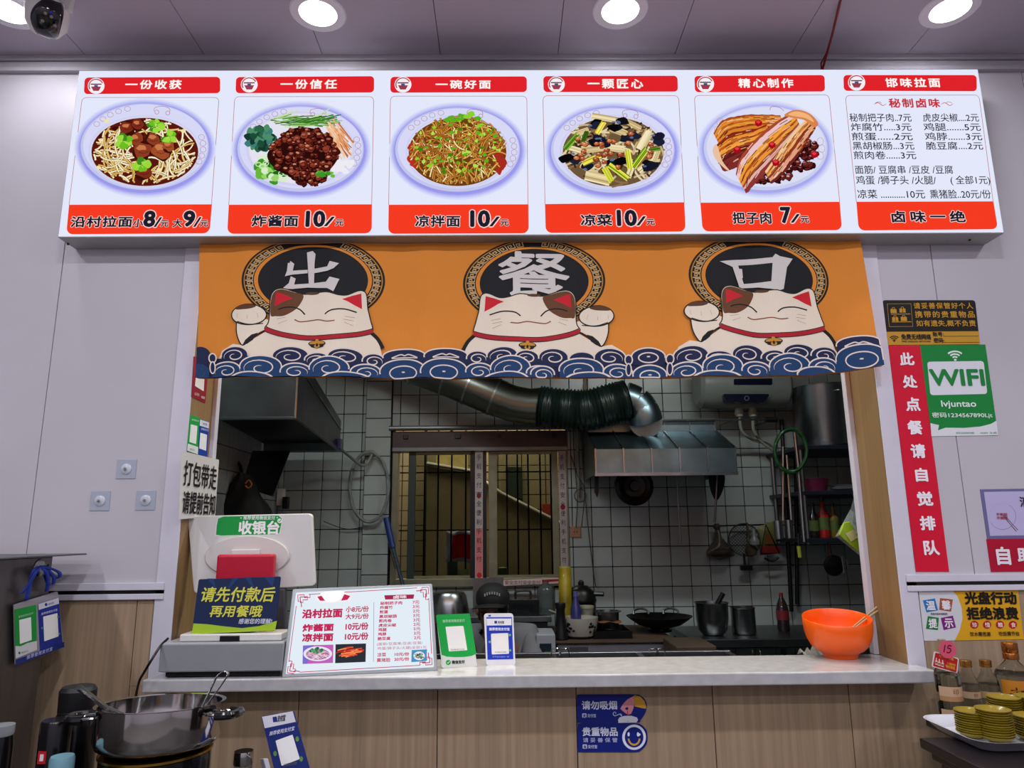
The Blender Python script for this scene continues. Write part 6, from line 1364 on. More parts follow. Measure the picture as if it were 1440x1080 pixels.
t, q, r_, h_ = onshelf('large_stockpot', 'large steel stockpot on the top shelf at the right', 'stockpot', 1158, 546, shz[0], 1.7, 84, [(0, 0), (.96, 0), (1, .03), (1, .97), (1.03, 1), (.97, 1), (.95, .05), (0, .03)], M_STEEL, ())
B().tube(spline([(q.x-.02, 1.7-r_-.002, q.z-.05), (q.x-.015, 1.7-r_-.03, q.z-.05), (q.x+.05, 1.7-r_-.032, q.z-.05), (q.x+.09, 1.7-r_-.028, q.z-.045), (q.x+.09, 1.7-r_+.005, q.z-.05)], 4), .006, 8).build('handle', M_STEEL, t, smooth=True)
onshelf('pink_basin', 'shallow pink basin on the second shelf', 'basin', 1144, 674, shz[1], 1.62, 40, [(0, 0), (.8, 0), (1, .95), (1.03, 1), (.96, 1), (.75, .1), (0, .1)], mat('pink_plastic', '6c2040', .4))
for k in range(4):
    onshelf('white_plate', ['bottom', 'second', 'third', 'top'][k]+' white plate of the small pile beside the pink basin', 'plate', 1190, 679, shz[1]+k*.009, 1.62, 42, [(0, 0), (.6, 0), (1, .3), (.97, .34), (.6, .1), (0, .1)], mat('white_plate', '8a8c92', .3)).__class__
for cx_, c_, lb, w_ in ((1155, 'a01c1c', 'bottle with red neck label on the third shelf', 15), (1142, '1c1410', 'dark bottle on the third shelf, left of the red one', 13), (1170, '6c5a1c', 'brown bottle on the third shelf, right of the red one', 13)):
    onshelf('sauce_bottle', lb, 'bottle', cx_, 700 if cx_ == 1155 else 708, shz[2], 1.62, w_, [(0, 0), (.95, 0), (1, .02), (1, .6), (.4, .75), (.35, .95), (0, 1)], mat('bottle_'+c_, c_, .2, coat=.4), (('label', mat('bottle_label', '4c5c2c', .5), [(1.02, .2), (1.02, .5)]), ('cap', M_BLACK, [(.42, .9), (.42, 1.02), (0, 1.02)])))
# green hose coil and long ladles
ring = []
for k in range(60): a9 = k*.42; ring.append((1112+(22+.8*math.sin(k*.9))*math.cos(a9), 634+(30+1.1*math.cos(k*.7))*math.sin(a9), 1.44-.003*(k % 4)))
hose('green_hose', 'dark green hose coiled in a ring in front of the shelf rack', ring, .008, mat('green_hose', '0f3a14', .3, coat=.3))
for cx0, y0, cx1, y1, cxc, yc, lb in ((1101, 628, 1101, 732, 1096, 745, 'long steel ladle hanging left with a cylindrical cup'), (1106, 640, 1113, 735, 1111, 744, 'long steel ladle hanging just right of the first')):
    t = empty('long_ladle', R(cxc, yc+12, 1.47), lb, 'ladle'); B().tube([R(cx0, y0, 1.492), R(cx1, y1, 1.47)], .007, 8).build('handle', M_STEEL, t, smooth=True)
    q = R(cxc, yc+13, 1.455); r_ = (6.2 if cxc < 1100 else 5.2)*S(cxc, yc, 1.42); h_ = (R(cxc, yc-13, 1.42)-q).z
    B().lathe([(0, 0), (r_*.95, 0), (r_, .01), (r_, h_), (r_*.93, h_), (r_*.9, .01), (0, .008)], q, 28, cap=False).build('cup', M_STEEL, t, smooth=True)
B().tube([R(1117, 604, 1.488), R(1122, 650, 1.488), R(1131, 762, 1.488)], .010, 10).build('steel_pole', M_STEEL, smooth=True, label='polished steel pole leaning in front of the shelf rack', cat='pole')
for (a, b), lb in ((((1099, 650), (1113, 860)), 'dark vertical pipe at the corner between the tile walls'), (((1119, 700), (1121, 850)), 'second dark pipe beside the corner pipe')):
    B().tube([R(a[0], a[1]-60, 1.96), R(b[0], b[1], 1.96)], .012, 8).build('corner_pipe', M_IRON, smooth=True, label=lb, cat='pipe')
t = empty('yellow_handled_tool', R(1125, 785, 1.45), 'small tool with yellow handle end hanging under the rack', 'tool'); B().tube([R(1122, 750, 1.496), R(1123, 770, 1.47)], .003, 6).build('cord', M_IRON, t); B().tube([R(1123, 768, 1.47), R(1125, 784, 1.47)], .010, 8).build('handle', mat('yellow_handle', '8c9430', .4), t, smooth=True)
t = empty('black_strainer', R(1165, 808, 1.55), 'black round strainer with handle hanging below the third shelf', 'strainer'); B().lathe([(.045, 0), (.055, .005), (.045, .02), (0, .03)], R(1172, 795, 1.55), 20, ax=(0, -1, 0), cap=False).build('bowl', M_IRON, t, smooth=True); B().tube([R(1168, 785, 1.55), R(1164, 757, 1.55)], .008, 8).build('handle', mat('red_dark', '3c1416', .4), t)
t = empty('key_ring', R(1187, 805, 1.5), 'shiny metal clips hanging at the far right under the shelf', 'clips')
for k, (x, y) in enumerate(((1184, 790), (1190, 796), (1186, 802))): B().tube([R(x, y-8, 1.5), R(x+2, y+4, 1.5)], .006, 8).build('clip', M_POLISH, t, smooth=True)
# green bag hanging at the right reveal
t = empty('plastic_bag', R(1200, 785, .30), 'clear plastic bag with green print hanging behind the right reveal', 'bag')
q = [R(x, y, Y) for x, y, Y in ((1203, 694, .199), (1196, 716, .30), (1175, 754, .30), (1195, 770, .32), (1210, 782, .30), (1222, 790, .27), (1230, 740, .199))]
b_ = B(); c_ = sum(q, Vector())/7; b_.add(q+[c_+Vector((0, -.02, 0)), c_+Vector((0, .03, 0))], [(i, (i+1) % 7, 7) for i in range(7)]+[((i+1) % 7, i, 8) for i in range(7)]); b_.build('film', mat('clear_film', '8c9290', .15, alpha=.55, coat=.5, bump=.5, bscale=25), t)
q = [R(x, y, .262) for x, y in ((1187, 735), (1180, 752), (1198, 768), (1214, 780), (1222, 770), (1205, 752), (1196, 733))]
B().prism(q, (0, .012, 0)).build('green_pack', mat('lime_pack', '8fae1e', .3, var=.3, vscale=18, coat=.3), t, bevel=.003); B().prism([p+Vector((0, -.004, 0)) for p in (R(1188, 750, .262), R(1200, 745, .262), (R(1206, 756, .262)), R(1196, 762, .262))], (0, .003, 0)).build('pack_panel', mat('cream_pack', 'b8b878', .4, var=.2), t)

# ---- hanging things under the hood and on the tile wall
M_DK = mat('dark_pan', '191817', .35, .6, var=.3)
c_ = R(891, 684, 1.62); t = empty('exhaust_fan', c_, 'dark round fan housing hanging under the hood', 'fan'); r_ = 27*S(891, 684, 1.62)
B().lathe([(0, .05), (r_*.25, .05), (r_*.3, .03), (r_*.55, .035), (r_*.6, .02), (r_*.8, .03), (r_, .02), (r_, 0), (0, 0)], c_, 40, ax=(0, -1, 0), cap=False).build('housing', M_DK, t, smooth=True, angle=25)
B().tube([c_+Vector((0, .0, r_*.9)), Vector((c_.x, 1.66, za+.03))], .012, 8).build('mount', M_IRON, t)
def flat_blade(name, label, cat, pts, Y, m, hx, d=.006):
    t = empty(name, R(*pts[0], Y), label, cat); B().prism([R(x, y, Y) for x, y in pts], (0, d, 0)).build('blade', m, t, bevel=.002); B().tube([R(*hx[0], Y+.003), R(*hx[1], Y+.003)], .006, 8).build('handle', M_STEELD, t, smooth=True); return t
flat_blade('wok_shovel', 'black pointed wok shovel hanging at the right end of the hood', 'wok shovel', spline([(998, 664), (1018, 664), (1018, 685), (1008, 704), (999, 688)], 4, True), 1.62, M_IRON, ((1009, 660), (1005, 735)))
flat_blade('cleaver', 'narrow dark blade hanging at the left end of the hood', 'knife', [(836, 668), (842, 668), (842, 692), (840, 700), (836, 692)], 1.6, M_IRON, ((839, 655), (839, 670)))
B().tube([R(951, 662, 1.7), R(957, 764, 1.7)], .004, 6).build('hanging_skewer', M_STEELD, smooth=True, label='thin metal skewer hanging under the middle of the hood', cat='skewer')
# rail on the wall with hooks
rz_ = R(1040, 745, 1.95)
rail_ = empty('utensil_rail', rz_, 'thin wall rail from which the kitchen utensils hang', 'rail'); B().tube([R(995, 740, 1.95), R(1100, 737, 1.95)], .004, 6).build('bar', M_IRON, rail_)
for p_ in (996, 1098): q = R(p_, 739, 1.95); B().tube([q, q+Vector((0, .045, 0))], .004, 6).build('standoff', M_IRON, rail_)
t = empty('brown_bag', R(1012, 785, 1.93), 'clear bag with brown contents hanging on the rail', 'bag')
q = spline([(1006, 742), (1012, 742), (1016, 756), (1033, 778), (1026, 784), (1010, 787), (996, 783), (993, 776), (1004, 758)], 4, True); b_ = B()
def puff(pts, Y, d, m, nm, par):
    P = [R(x, y, Y) for x, y in pts]; c_ = sum(P, Vector())/len(P); n = len(P); mid = [p*.55+c_*.45+Vector((0, -d*.8, 0)) for p in P]; mib = [p*.55+c_*.45+Vector((0, d*.5, 0)) for p in P]
    return B().add(P+mid+mib+[c_+Vector((0, -d, 0)), c_+Vector((0, d*.6, 0))], [(i, (i+1) % n, n+(i+1) % n, n+i) for i in range(n)]+[((i+1) % n, i, 2*n+i, 2*n+(i+1) % n) for i in range(n)]+[(n+i, n+(i+1) % n, 3*n) for i in range(n)]+[(2*n+(i+1) % n, 2*n+i, 3*n+1) for i in range(n)]).build(nm, m, par, smooth=True, angle=70)
puff(q, 1.93, .04, mat('bag_film', '4a4640', .25, var=.3, coat=.4, bump=.5, bscale=20), 'bag_body', t)
puff(spline([(1000, 770), (1028, 770), (1028, 781), (1010, 784), (998, 781)], 4, True), 1.925, .046, mat('brown_stuff', '2b2218', .7, var=.4), 'contents', t)
B().lathe([(.012, -.02), (.022, 0), (.012, .02)], R(1008, 741, 1.93), 12).build('knot', mat('knot', '3a302a', .6), t)
t = empty('mesh_skimmer', R(1049, 800, 1.93), 'round wire mesh skimmer with black handle hanging handle down', 'skimmer')
c_ = R(1047, 759, 1.93); r_ = 22*S(1047, 759, 1.93)
B().tube([c_+Vector((r_*math.cos(k*PI/18), 0, r_*math.sin(k*PI/18))) for k in range(36)], .004, 6, closed=True).build('rim', M_STEELD, t, smooth=True)
b_ = B()
for k in range(-6, 7):
    u_ = k/7; h_ = math.sqrt(1-u_*u_)*r_
    for f in (1, -1):
        dx = Vector((1, 0, f))/math.sqrt(2); dy = Vector((-f, 0, 1))/math.sqrt(2); b_.tube([c_+dx*u_*r_-dy*h_, c_+dx*u_*r_+dy*h_], .0016, 4)
b_.build('wire_mesh', M_IRON, t, kind='stuff')
B().tube([R(1046, 778, 1.93), R(1048, 800, 1.93)], .007, 8).build('handle', M_IRON, t); bx(R(1041, 800, 1.93).x, 1.92, R(1041, 802, 1.93).z, R(1058, 800, 1.93).x, 1.94, R(1041, 795, 1.93).z).build('grip_end', M_BLACK, t, bevel=.003)
t = empty('wooden_brush', R(1056, 784, 1.90), 'brown scoop brush hanging in front of the mesh skimmer', 'brush'); B().tube([R(1050, 735, 1.9), R(1056, 762, 1.9)], .006, 8).build('handle', mat('brown_wood', '4a3824', .6), t); B().lathe([(0, -.04), (.03, -.03), (.034, .0), (.02, .03), (0, .034)], R(1056, 773, 1.89), 20, cap=False).build('brush_head', mat('brown_bristle', '3a2a1a', .8, var=.4), t, smooth=True)
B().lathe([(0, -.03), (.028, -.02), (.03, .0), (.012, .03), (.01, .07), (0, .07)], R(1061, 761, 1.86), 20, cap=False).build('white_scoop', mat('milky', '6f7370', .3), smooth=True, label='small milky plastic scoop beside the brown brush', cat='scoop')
t = empty('yellow_packet', R(1078, 760, 1.95), 'pale yellow packet hanging behind the red frame on the rail', 'packet'); puff(spline([(1065, 745), (1075, 736), (1092, 736), (1094, 762), (1072, 768)], 3, True), 1.95, .02, mat('pale_yellow_pack', '6a6a34', .5, var=.2), 'pack', t)
t = empty('red_slicer', R(1082, 785, 1.9), 'triangular black and red slicer hanging on the rail', 'slicer')
B().tube([R(1077, 738, 1.9), R(1070, 778, 1.9), R(1096, 778, 1.9)], .006, 8, closed=True).build('frame', M_IRON, t, smooth=True)
q = R(1083, 776, 1.9); B().prism([R(1070, 768, 1.9), R(1097, 768, 1.9), R(1098, 778, 1.9), R(1069, 781, 1.9)], (0, .01, 0)).build('red_body', mat('dull_red', '6c1512', .45), t, bevel=.002)
B().prism([R(1078, 750, 1.9), R(1083, 750, 1.9), R(1088, 765, 1.9), R(1076, 765, 1.9)], (0, .008, 0)).build('orange_guard', mat('dull_orange', '6c3a14', .45), t); B().tube(spline([tuple(R(x, y, 1.9)) for x, y in ((1075, 785), (1085, 789), (1095, 784))], 5), .007, 8).build('lower_grip', M_BLACK, t)
# socket and wires on the pier right of the window
q = R(809, 748, YK); t = empty('wall_socket', (q.x, YK, q.z), 'beige square wall socket right of the window', 'socket'); r_ = 7.5*S(809, 748, YK); bx(q.x-r_, YK-.016, q.z-r_, q.x+r_, YK-.0065, q.z+r_).build('plate', mat('beige_socket', '9a6f50', .45), t, bevel=.003)
for k in (-1, 1): bx(q.x+k*.008-.002, YK-.0168, q.z-.006, q.x+k*.008+.002, YK-.0158, q.z+.004).build('slot', M_BLACK, t)
for k, pts in enumerate((((806, 600), (808, 650), (812, 700), (810, 742)), ((816, 596), (820, 660), (826, 730), (834, 800), (838, 826)), ((803, 640), (812, 668), (822, 690), (818, 740)))):
    hose('wall_cable', ('left', 'long right', 'short crossing')[k]+' thin cable running down the tiled pier right of the window', [(x, y, 1.975-.006*k) for x, y in pts], .003, mat('cable_grey', '34342f', .5), cat='cable')
ring = []
for k in range(26): a9 = k*.55; ring.append((816+8*math.cos(a9), 697+9*math.sin(a9), 1.93-.003*(k % 3)))
hose('coiled_cable', 'small coil of grey cable on the pier below the hood', ring, .0028, mat('cable_grey', '34342f', .5), cat='cable')
q0, q1 = R(797, 600, 1.97), R(803, 830, 1.97)
B().tube([R(824, 520, 1.97), R(822, 560, 1.97), R(812, 600, 1.97), R(814, 700, 1.97)], .010, 8).build('conduit', mat('conduit', '6c6c62', .4), smooth=True, label='pale conduit pipe running down right of the window', cat='pipe')

# ================================================================ kitchen worktops and cookware
def cupboard(name, label, x0p, x1p, ytop, Y0, Y1, m, cat='cabinet'):
    zz = R((x0p+x1p)/2, ytop, Y0).z; x0, x1 = R(x0p, ytop, Y0).x, R(x1p, ytop, Y0).x; t = empty(name, ((x0+x1)/2, (Y0+Y1)/2, 0), label, cat); return t, x0, x1, zz
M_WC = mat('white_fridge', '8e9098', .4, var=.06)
t, x0, x1, zf = cupboard('chest_fridge', 'white low fridge with drawers under a cardboard sheet in the kitchen', 783, 952, 903, 1.3, 1.9, M_WC, 'fridge')
x0 = R(783, 903, 1.3).x
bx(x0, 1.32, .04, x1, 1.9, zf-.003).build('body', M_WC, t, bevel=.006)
for za_, zb_, in ((zf-.075, zf-.006), (zf-.16, zf-.081), (zf-.42, zf-.166)): bx(x0+.002, 1.30, za_, x1-.03, 1.319, zb_).build('drawer', M_WC, t, bevel=.004)
bx(x0+.06, 1.296, zf-.045, x0+.15, 1.2995, zf-.02).build('handle_recess', mat('grey_outline', '4c4e54', .5), t, bevel=.002)
for x in (x0+.03, x1-.06):
    for y in (1.35, 1.85): bx(x, y, 0, x+.03, y+.03, .041).build('foot', M_BLACK, t)
bx(x0-.02, 1.27, zf-.0, x1+.0, 1.88, zf+.006).build('cardboard_sheet', mat('cardboard', '3f2d1f', .8, var=.25, vscale=5), label='worn brown cardboard sheet on top of the white fridge', cat='cardboard', bevel=.001)
zt5 = zf+.007
def on(name, label, cat, cx, yt, Y, wpx, prof, m, parts=(), z0=None, group=None):
    t, q, r_, h_ = onshelf(name, label, cat, cx, yt, zt5 if z0 is None else z0, Y, wpx, prof, m, parts); return t, q, r_, h_
t, q, r_, h_ = on('floral_bowl', 'white enamel bowl with black leaf pattern on the cardboard', 'bowl', 815, 868, 1.42, 52, [(0, 0), (.55, 0), (.8, .12), (.94, .5), (1, 1), (.97, 1), (.9, .5), (.5, .08), (0, .06)], mat('cream_enamel', '9c988e', .25, coat=.3))
b_ = B(); r9 = random.Random(8)
for cx_ in (-.62, .62):
    for k in range(11):
        a9 = math.asin(cx_)+r9.uniform(-.22, .22); zz = h_*(.55+r9.uniform(-.22, .22)); rr_ = r_*.97; p = Vector((q.x+rr_*math.sin(a9), 1.42-rr_*math.cos(a9), zt5+zz)); b_.lathe([(0, .002), (.006, .001), (.007, -.002)], p, 7, ax=(math.sin(a9), -math.cos(a9), -.3), cap=False)
b_.build('leaf_pattern', M_BLACK, t, kind='stuff')
B().tube([R(772, 858, 1.42), R(798, 868, 1.42), R(812, 878, 1.44)], .004, 8).build('wooden_spoon', mat('pale_wood', '8f8468', .6), smooth=True, label='pale wooden spoon handle leaning out of the floral bowl', cat='spoon')
on('yogurt_tub', 'stacked cream plastic tubs behind the floral bowl', 'tub', 824, 852, 1.56, 22, [(0, 0), (.75, 0), (.85, .5), (1, .52), (1, .6), (.85, .62), (.95, .9), (1, .92), (1, 1), (.9, 1), (.8, .7), (0, .6)], mat('cream_tub', '8c8a78', .4), )
on('steel_basin', 'shallow steel basin right of the floral bowl', 'basin', 854, 859, 1.5, 36, [(0, .25), (.8, .25), (.86, .3), (.9, .95), (1.08, .97), (1.08, 1), (.88, 1), (.8, .4), (0, .35)], M_STEEL)
t = empty('baking_tray', R(860, 885, 1.46), 'dark tray with an orange cloth under the steel basin', 'tray'); q0 = R(835, 886, 1.36); q1 = R(889, 886, 1.36)
B().box(q0.x, 1.36, zt5+.001, q1.x, 1.62, zt5+.008).box(q0.x, 1.36, zt5+.008, q1.x, 1.368, zt5+.035).box(q0.x, 1.612, zt5+.008, q1.x, 1.62, zt5+.035).box(q0.x, 1.368, zt5+.008, q0.x+.008, 1.612, zt5+.035).box(q1.x-.008, 1.368, zt5+.008, q1.x, 1.612, zt5+.035).build('tray_body', M_DK, t)
rows = [[R(842+i*4, 877+2*math.sin(i*1.1+j), 1.355-.0*j)+Vector((0, -.006+.02*j, .004*math.sin(i+j)+.008)) for i in range(9)] for j in range(3)]; B().strip(rows).build('orange_rag', mat('orange_rag', '6c3c18', .8, var=.2), smooth=True, solid=.003, label='dull orange rag lying on the dark tray rim', cat='cloth')
on('yellow_cylinder', 'tall yellow cylinder with dark print standing at the window', 'cylinder', 794, 797, 1.66, 18, [(0, 0), (1, 0), (1, .98), (.9, 1), (0, 1)], mat('yellow_print', '8c7a10', .3, var=.5, vscale=9, coat=.4))
on('black_funnel', 'black tapered stand in front of the yellow cylinder', 'stand', 788, 848, 1.36, 20, [(0, 0), (1, 0), (1, .04), (.75, .3), (.6, .8), (.75, .9), (.7, 1), (0, 1)], M_BLACK)
on('water_jug', 'large clear plastic water jug left of the yellow cylinder', 'jug', 767, 816, 1.62, 26, [(0, 0), (.95, 0), (1, .03), (.95, .12), (1, .2), (.93, .3), (1, .4), (.93, .5), (1, .6), (.9, .72), (.35, .9), (.35, .97)], mat('clear_plastic', '7c8482', .12, trans=.85, ior=1.2), (('cap', mat('red_cap', '6c1818', .4), [(.38, .95), (.38, 1.01), (0, 1.01)]),), z0=R(632, 866, 1.6).z+.001)
on('purple_bottle', 'violet plastic bottle behind the cream tubs', 'bottle', 809, 832, 1.5, 15, [(0, 0), (.95, 0), (1, .05), (1, .6), (.45, .8), (.4, .9)], mat('violet_plastic', '2c2c64', .25, coat=.3), (('cap', mat('violet_cap', '4c4c84', .4), [(.45, .88), (.45, 1), (0, 1)]),))
t, q, r_, h_ = on('rice_cooker', 'black pressure cooker with side handles behind the bottles', 'cooker', 817, 819, 1.72, 40, [(0, 0), (.95, 0), (1, .05), (1, .55), (1.05, .58), (1.05, .62), (.9, .8), (.5, .92), (0, .95)], M_DK, (('knob', M_BLACK, [(.2, .93), (.22, 1), (.1, 1.05), (0, 1.05)]),))
B().tube([(q.x+r_*.9, 1.70, q.z-.06), (q.x+r_*1.5, 1.68, q.z-.06)], .012, 8).build('handle', M_BLACK, t)
# wood block and dark stove counter at the right
x9 = R(1113, 800, 1.45).x
t, x0, x1, zz = cupboard('stove_counter', 'dark stove counter along the rear wall carrying pots and the cola bottle', 975, 1225, 898, 1.45, 1.95, M_DK, 'counter')
zst = zz; bx(x0, 1.45, zz-.04, x1+.5, 1.97, zz).build('counter_top', M_STEELD, t, bevel=.004)
for x in (x0+.01, x0+.6, x1+.44):
    for y in (1.47, 1.9): B().tube([(x+.02, y, 0), (x+.02, y, zz-.041)], .016, 8).build('leg', M_STEELD, t)
bx(x0+.02, 1.5, .25, x1+.45, 1.93, .27).build('lower_shelf', M_STEELD, t)
def pot(label, cx, yt, w_, Y, m=M_STEEL, prof=None, nm='steel_pot'):
    return on(nm, label, 'pot', cx, yt, Y, w_, prof or [(0, 0), (.9, 0), (.97, .04), (.97, .95), (1.02, 1), (.95, 1), (.93, .06), (0, .05)], m, z0=zst+.001)
t, q, r_, h_ = pot('tall rounded steel pot with a black handled ladle inside, on the stove counter', 1000, 847, 46, 1.6, prof=[(0, 0), (.6, 0), (.85, .15), (.96, .5), (.98, .95), (1.04, 1), (.95, 1), (.9, .5), (.6, .05), (0, .03)])
B().tube([R(1004, 858, 1.58), R(1017, 834, 1.56)], .013, 10).build('black_ladle_handle', M_BLACK, smooth=True, label='black handle leaning out of the rounded steel pot', cat='handle')
pot('straight sided steel pot standing right of the rounded pot', 1044, 854, 34, 1.62)
on('cola_bottle', 'dark soda bottle with red cap on the stove counter', 'bottle', 1098, 834, 1.7, 17, [(0, 0), (.9, 0), (1, .05), (.95, .25), (1, .3), (1, .55), (.8, .7), (.3, .9), (.3, .95)], mat('soda_plastic', '281c20', .12, coat=.5), (('cap', mat('cola_cap', '8c1018', .4), [(.35, .93), (.35, 1), (0, 1)]), ('label', mat('cola_label', '6c2028', .4), [(1.02, .3), (1.02, .55)])), z0=zst+.001)
t = empty('wood_block', R(960, 925, 1.15), 'thick square chopping block behind the worktop', 'chopping block'); q0, q1 = R(951, 909, 1.0), R(1008, 909, 1.0); bx(q0.x, 1.0, q0.z-.14, q1.x, 1.27, q0.z).build('block', mat('old_wood', '3e2f22', .75, var=.35, vscale=8), t, bevel=.006)
zbk = q0.z-.14
t = empty('prep_table', ((q0.x+q1.x)/2, 1.25, 0), 'low dark table under the chopping block', 'table'); bx(q0.x-.03, .98, zbk-.03, q1.x+.18, 1.285, zbk-.001).build('table_top', M_STEELD, t)
for x in (q0.x, q1.x+.14):
    for y in (1.0, 1.25): bx(x, y, 0, x+.03, y+.03, zbk-.031).build('leg', M_STEELD, t)
# dark cloth lump right of the block
q = R(1024, 922, 1.2); B().lathe([(0, 0), (.07, 0), (.08, .03), (.06, .06), (.02, .075), (0, .075)], (q.x, 1.15, zbk), 18, cap=False).build('black_bundle', M_BLACK, smooth=True, label='small black bundle beside the chopping block', cat='bundle')
# wok
t = empty('wok', R(927, 905, 1.3), 'large black wok with two loop handles right of the dark tray', 'wok')
qc = R(927, 866, 1.6); r_ = 46*S(927, 868, 1.6); zb_ = zt5+.012
B().lathe([(0, 0), (r_*.35, .008), (r_*.65, (qc.z-zb_)*.35), (r_*.88, (qc.z-zb_)*.75), (r_, qc.z-zb_), (r_*.985, qc.z-zb_), (r_*.86, (qc.z-zb_)*.76), (r_*.62, (qc.z-zb_)*.38), (0, .012)], (qc.x, 1.6, zb_), 48, cap=False).build('body', M_IRON, t, smooth=True)
for s_, yy in ((-.42, 1), (.52, 1)):
    hx_ = qc.x+r_*s_; B().tube(spline([(hx_-.04, 1.6+r_*.7, qc.z-.005), (hx_-.036, 1.6+r_*.76, qc.z+.014), (hx_, 1.6+r_*.8, qc.z+.024), (hx_+.036, 1.6+r_*.76, qc.z+.014), (hx_+.04, 1.6+r_*.7, qc.z-.005)], 5), .0065, 8).build('handle', M_STEELD, t, smooth=True)
t2 = empty('wok_ring', (qc.x, 1.6, zt5), 'low iron ring under the wok on the cardboard', 'ring'); B().lathe([(.05, 0), (.06, 0), (.062, .012), (.05, .012)], (qc.x, 1.6, zt5), 20, cap=False).build('ring', M_IRON, t2)
# back left: steel pot upside down, steel sheet, oven, grey machine
t = empty('back_counter', R(640, 900, 1.6), 'dark counter below the window carrying the steel bowl and oven', 'counter'); x0, x1 = R(560, 880, 1.5).x, R(778, 880, 1.5).x-.005; zb5 = R(632, 866, 1.6).z
bx(x0, 1.54, zb5-.03, x1, 1.96, zb5).build('counter_top', M_STEELD, t, bevel=.003); bx(x0+.02, 1.56, .05, x1-.02, 1.94, zb5-.031).build('cabinet', mat('dark_grey_case', '202224', .5), t)
on('steel_bowl', 'large steel bowl turned upside down below the window', 'bowl', 631, 832, 1.62, 58, [(0, 0), (1, 0), (1, .12), (.93, .5), (.85, .85), (.75, .97), (0, 1)], M_STEEL, z0=zb5+.001)
q0, q1 = R(665, 813, 1.75), R(708, 813, 1.75); bx(q0.x, 1.75, zb5+.001, q1.x, 1.76, q0.z).build('steel_sheet', mat('sheet_dull', '7a7372', .35, .9, var=.2), label='upright steel sheet behind the cook', cat='metal sheet')
t = empty('oven', R(745, 880, 1.6), 'black countertop oven right of the cook under the window', 'oven'); q0, q1 = R(715, 843, 1.55), R(758, 843, 1.55); bx(q0.x, 1.55, zb5+.001, q1.x, 1.9, q0.z).build('case', mat('oven_black', '0f1112', .2, coat=.3), t, bevel=.004); bx(q0.x+.01, 1.546, zb5+.02, q1.x-.03, 1.5495, q0.z-.02).build('door_glass', mat('oven_glass', '14181a', .08), t)
hh = q0.z; B().tube(spline([(q0.x+.04, 1.7, hh+.001), (q0.x+.045, 1.7, hh+.028), (q1.x-.045, 1.7, hh+.03), (q1.x-.04, 1.7, hh+.001)], 4), .007, 8).build('top_handle', M_BLACK, t)
t = empty('grey_machine', R(755, 925, 1.25), 'grey kitchen machine with dark windows beside the cook', 'machine'); q0, q1 = R(754, 892, 1.2), R(781, 892, 1.2)
bx(q0.x, 1.2, .0, q1.x, 1.42, q0.z).build('case', M_WC, t, bevel=.006); zz1 = R(750, 905, 1.2).z; bx(q0.x+.015, 1.196, zz1-.16, q1.x-.02, 1.1995, zz1).build('window', mat('machine_window', '1c2430', .2, coat=.5), t); bx(q0.x+.04, 1.194, zz1-.06, q0.x+.065, 1.1955, zz1-.035).build('button', mat('green_button', '2c5c1c', .4), t)
# prep rail behind the worktop
zr_ = CT_Z-.012
t = empty('food_well_unit', (.2, .32, 0), 'stainless food well unit just behind the stone worktop', 'food well'); x0, x1 = R(560, 920, .3).x, R(1040, 920, .3).x
zz = R(800, 917.5, .40).z
bx(x0, .215, zz-.05, x1, .235, zz-.001).build('front_rim', M_STEEL, t, bevel=.002)
bx(x0, .40, zz-.05, x1, .415, zz).build('rear_rim', M_STEEL, t, bevel=.002)
for p_ in (560, 775, 900, 1030): q = R(p_, 920, .3).x; bx(q, .235, zz-.05, q+.02, .40, zz-.002).build('divider', M_STEEL, t, bevel=.002)
bx(x0, .215, .1, x1, .415, zz-.2).build('cabinet', M_STEELD, t)
for p_ in (783, 795, 921, 931, 1066): 
    q = R(p_, 925, .33); B().tube(spline([(q.x-.018, .33, zz-.03), (q.x-.018, .33, R(p_, 913, .33).z-.004), (q.x-.01, .33, R(p_, 913, .33).z), (q.x+.012, .34, R(p_, 913, .33).z-.004), (q.x+.018, .35, zz-.03)], 4), .0022, 6).build('basket_handle', M_POLISH, t, smooth=True)
t = empty('crumpled_towel', R(1145, 920, .26), 'crumpled pale towel beside the orange bowl behind the worktop', 'towel'); x0 = R(1128, 920, .24).x; x1 = R(1160, 920, .24).x
bx(x1-.10, .205, 0, x1+.1, .30, CT_Z-.03).build('towel_stand', M_STEELD, label='narrow steel stand behind the right end of the worktop', cat='stand')
rows = [[Vector((x0+(x1-x0)*i/10, .21+.085*j/7, CT_Z-.028+.028*math.sin(PI*j/7)**.7*(1+.3*math.sin(i*1.7+j))+.012*math.sin(i*2.3))) for i in range(11)] for j in range(8)]; B().strip(rows).build('cloth', mat('grey_towel', '8c8a84', .9, var=.3, vscale=40), t, smooth=True, solid=.004)

# ================================================================ cook behind the counter
def skinned(name, verts, edges, radii, m, parent, sub=2, root=0):
    me = bpy.data.meshes.new(name); og = wl(parent); me.from_pydata([Vector(v)-og for v in verts], edges, []); me.materials.append(m)
    o = bpy.data.objects.new(name, me); COL.objects.link(o); o.parent = parent
    s_ = o.modifiers.new('skin', 'SKIN'); s_.use_smooth_shade = True
    for i, r_ in enumerate(radii):
        sv = me.skin_vertices[0].data[i]; sv.radius = r_ if isinstance(r_, tuple) else (r_, r_); sv.use_root = (i == root)
    q = o.modifiers.new('sub', 'SUBSURF'); q.levels = sub; q.render_levels = sub
    return o
YP = 1.16; hc_ = R(691, 857, YP); ck = empty('person', (hc_.x, YP+.05, 0), 'person in black cap and grey shirt bending over behind the payment stands', 'person')
M_SKIN = mat('skin', '6f4a3c', .55, var=.06); M_SHIRT = mat('grey_shirt', '6a6a6e', .8, var=.08, vscale=12)
hx, hz_ = hc_.x, hc_.z
V_ = []; E_ = []; R_ = []
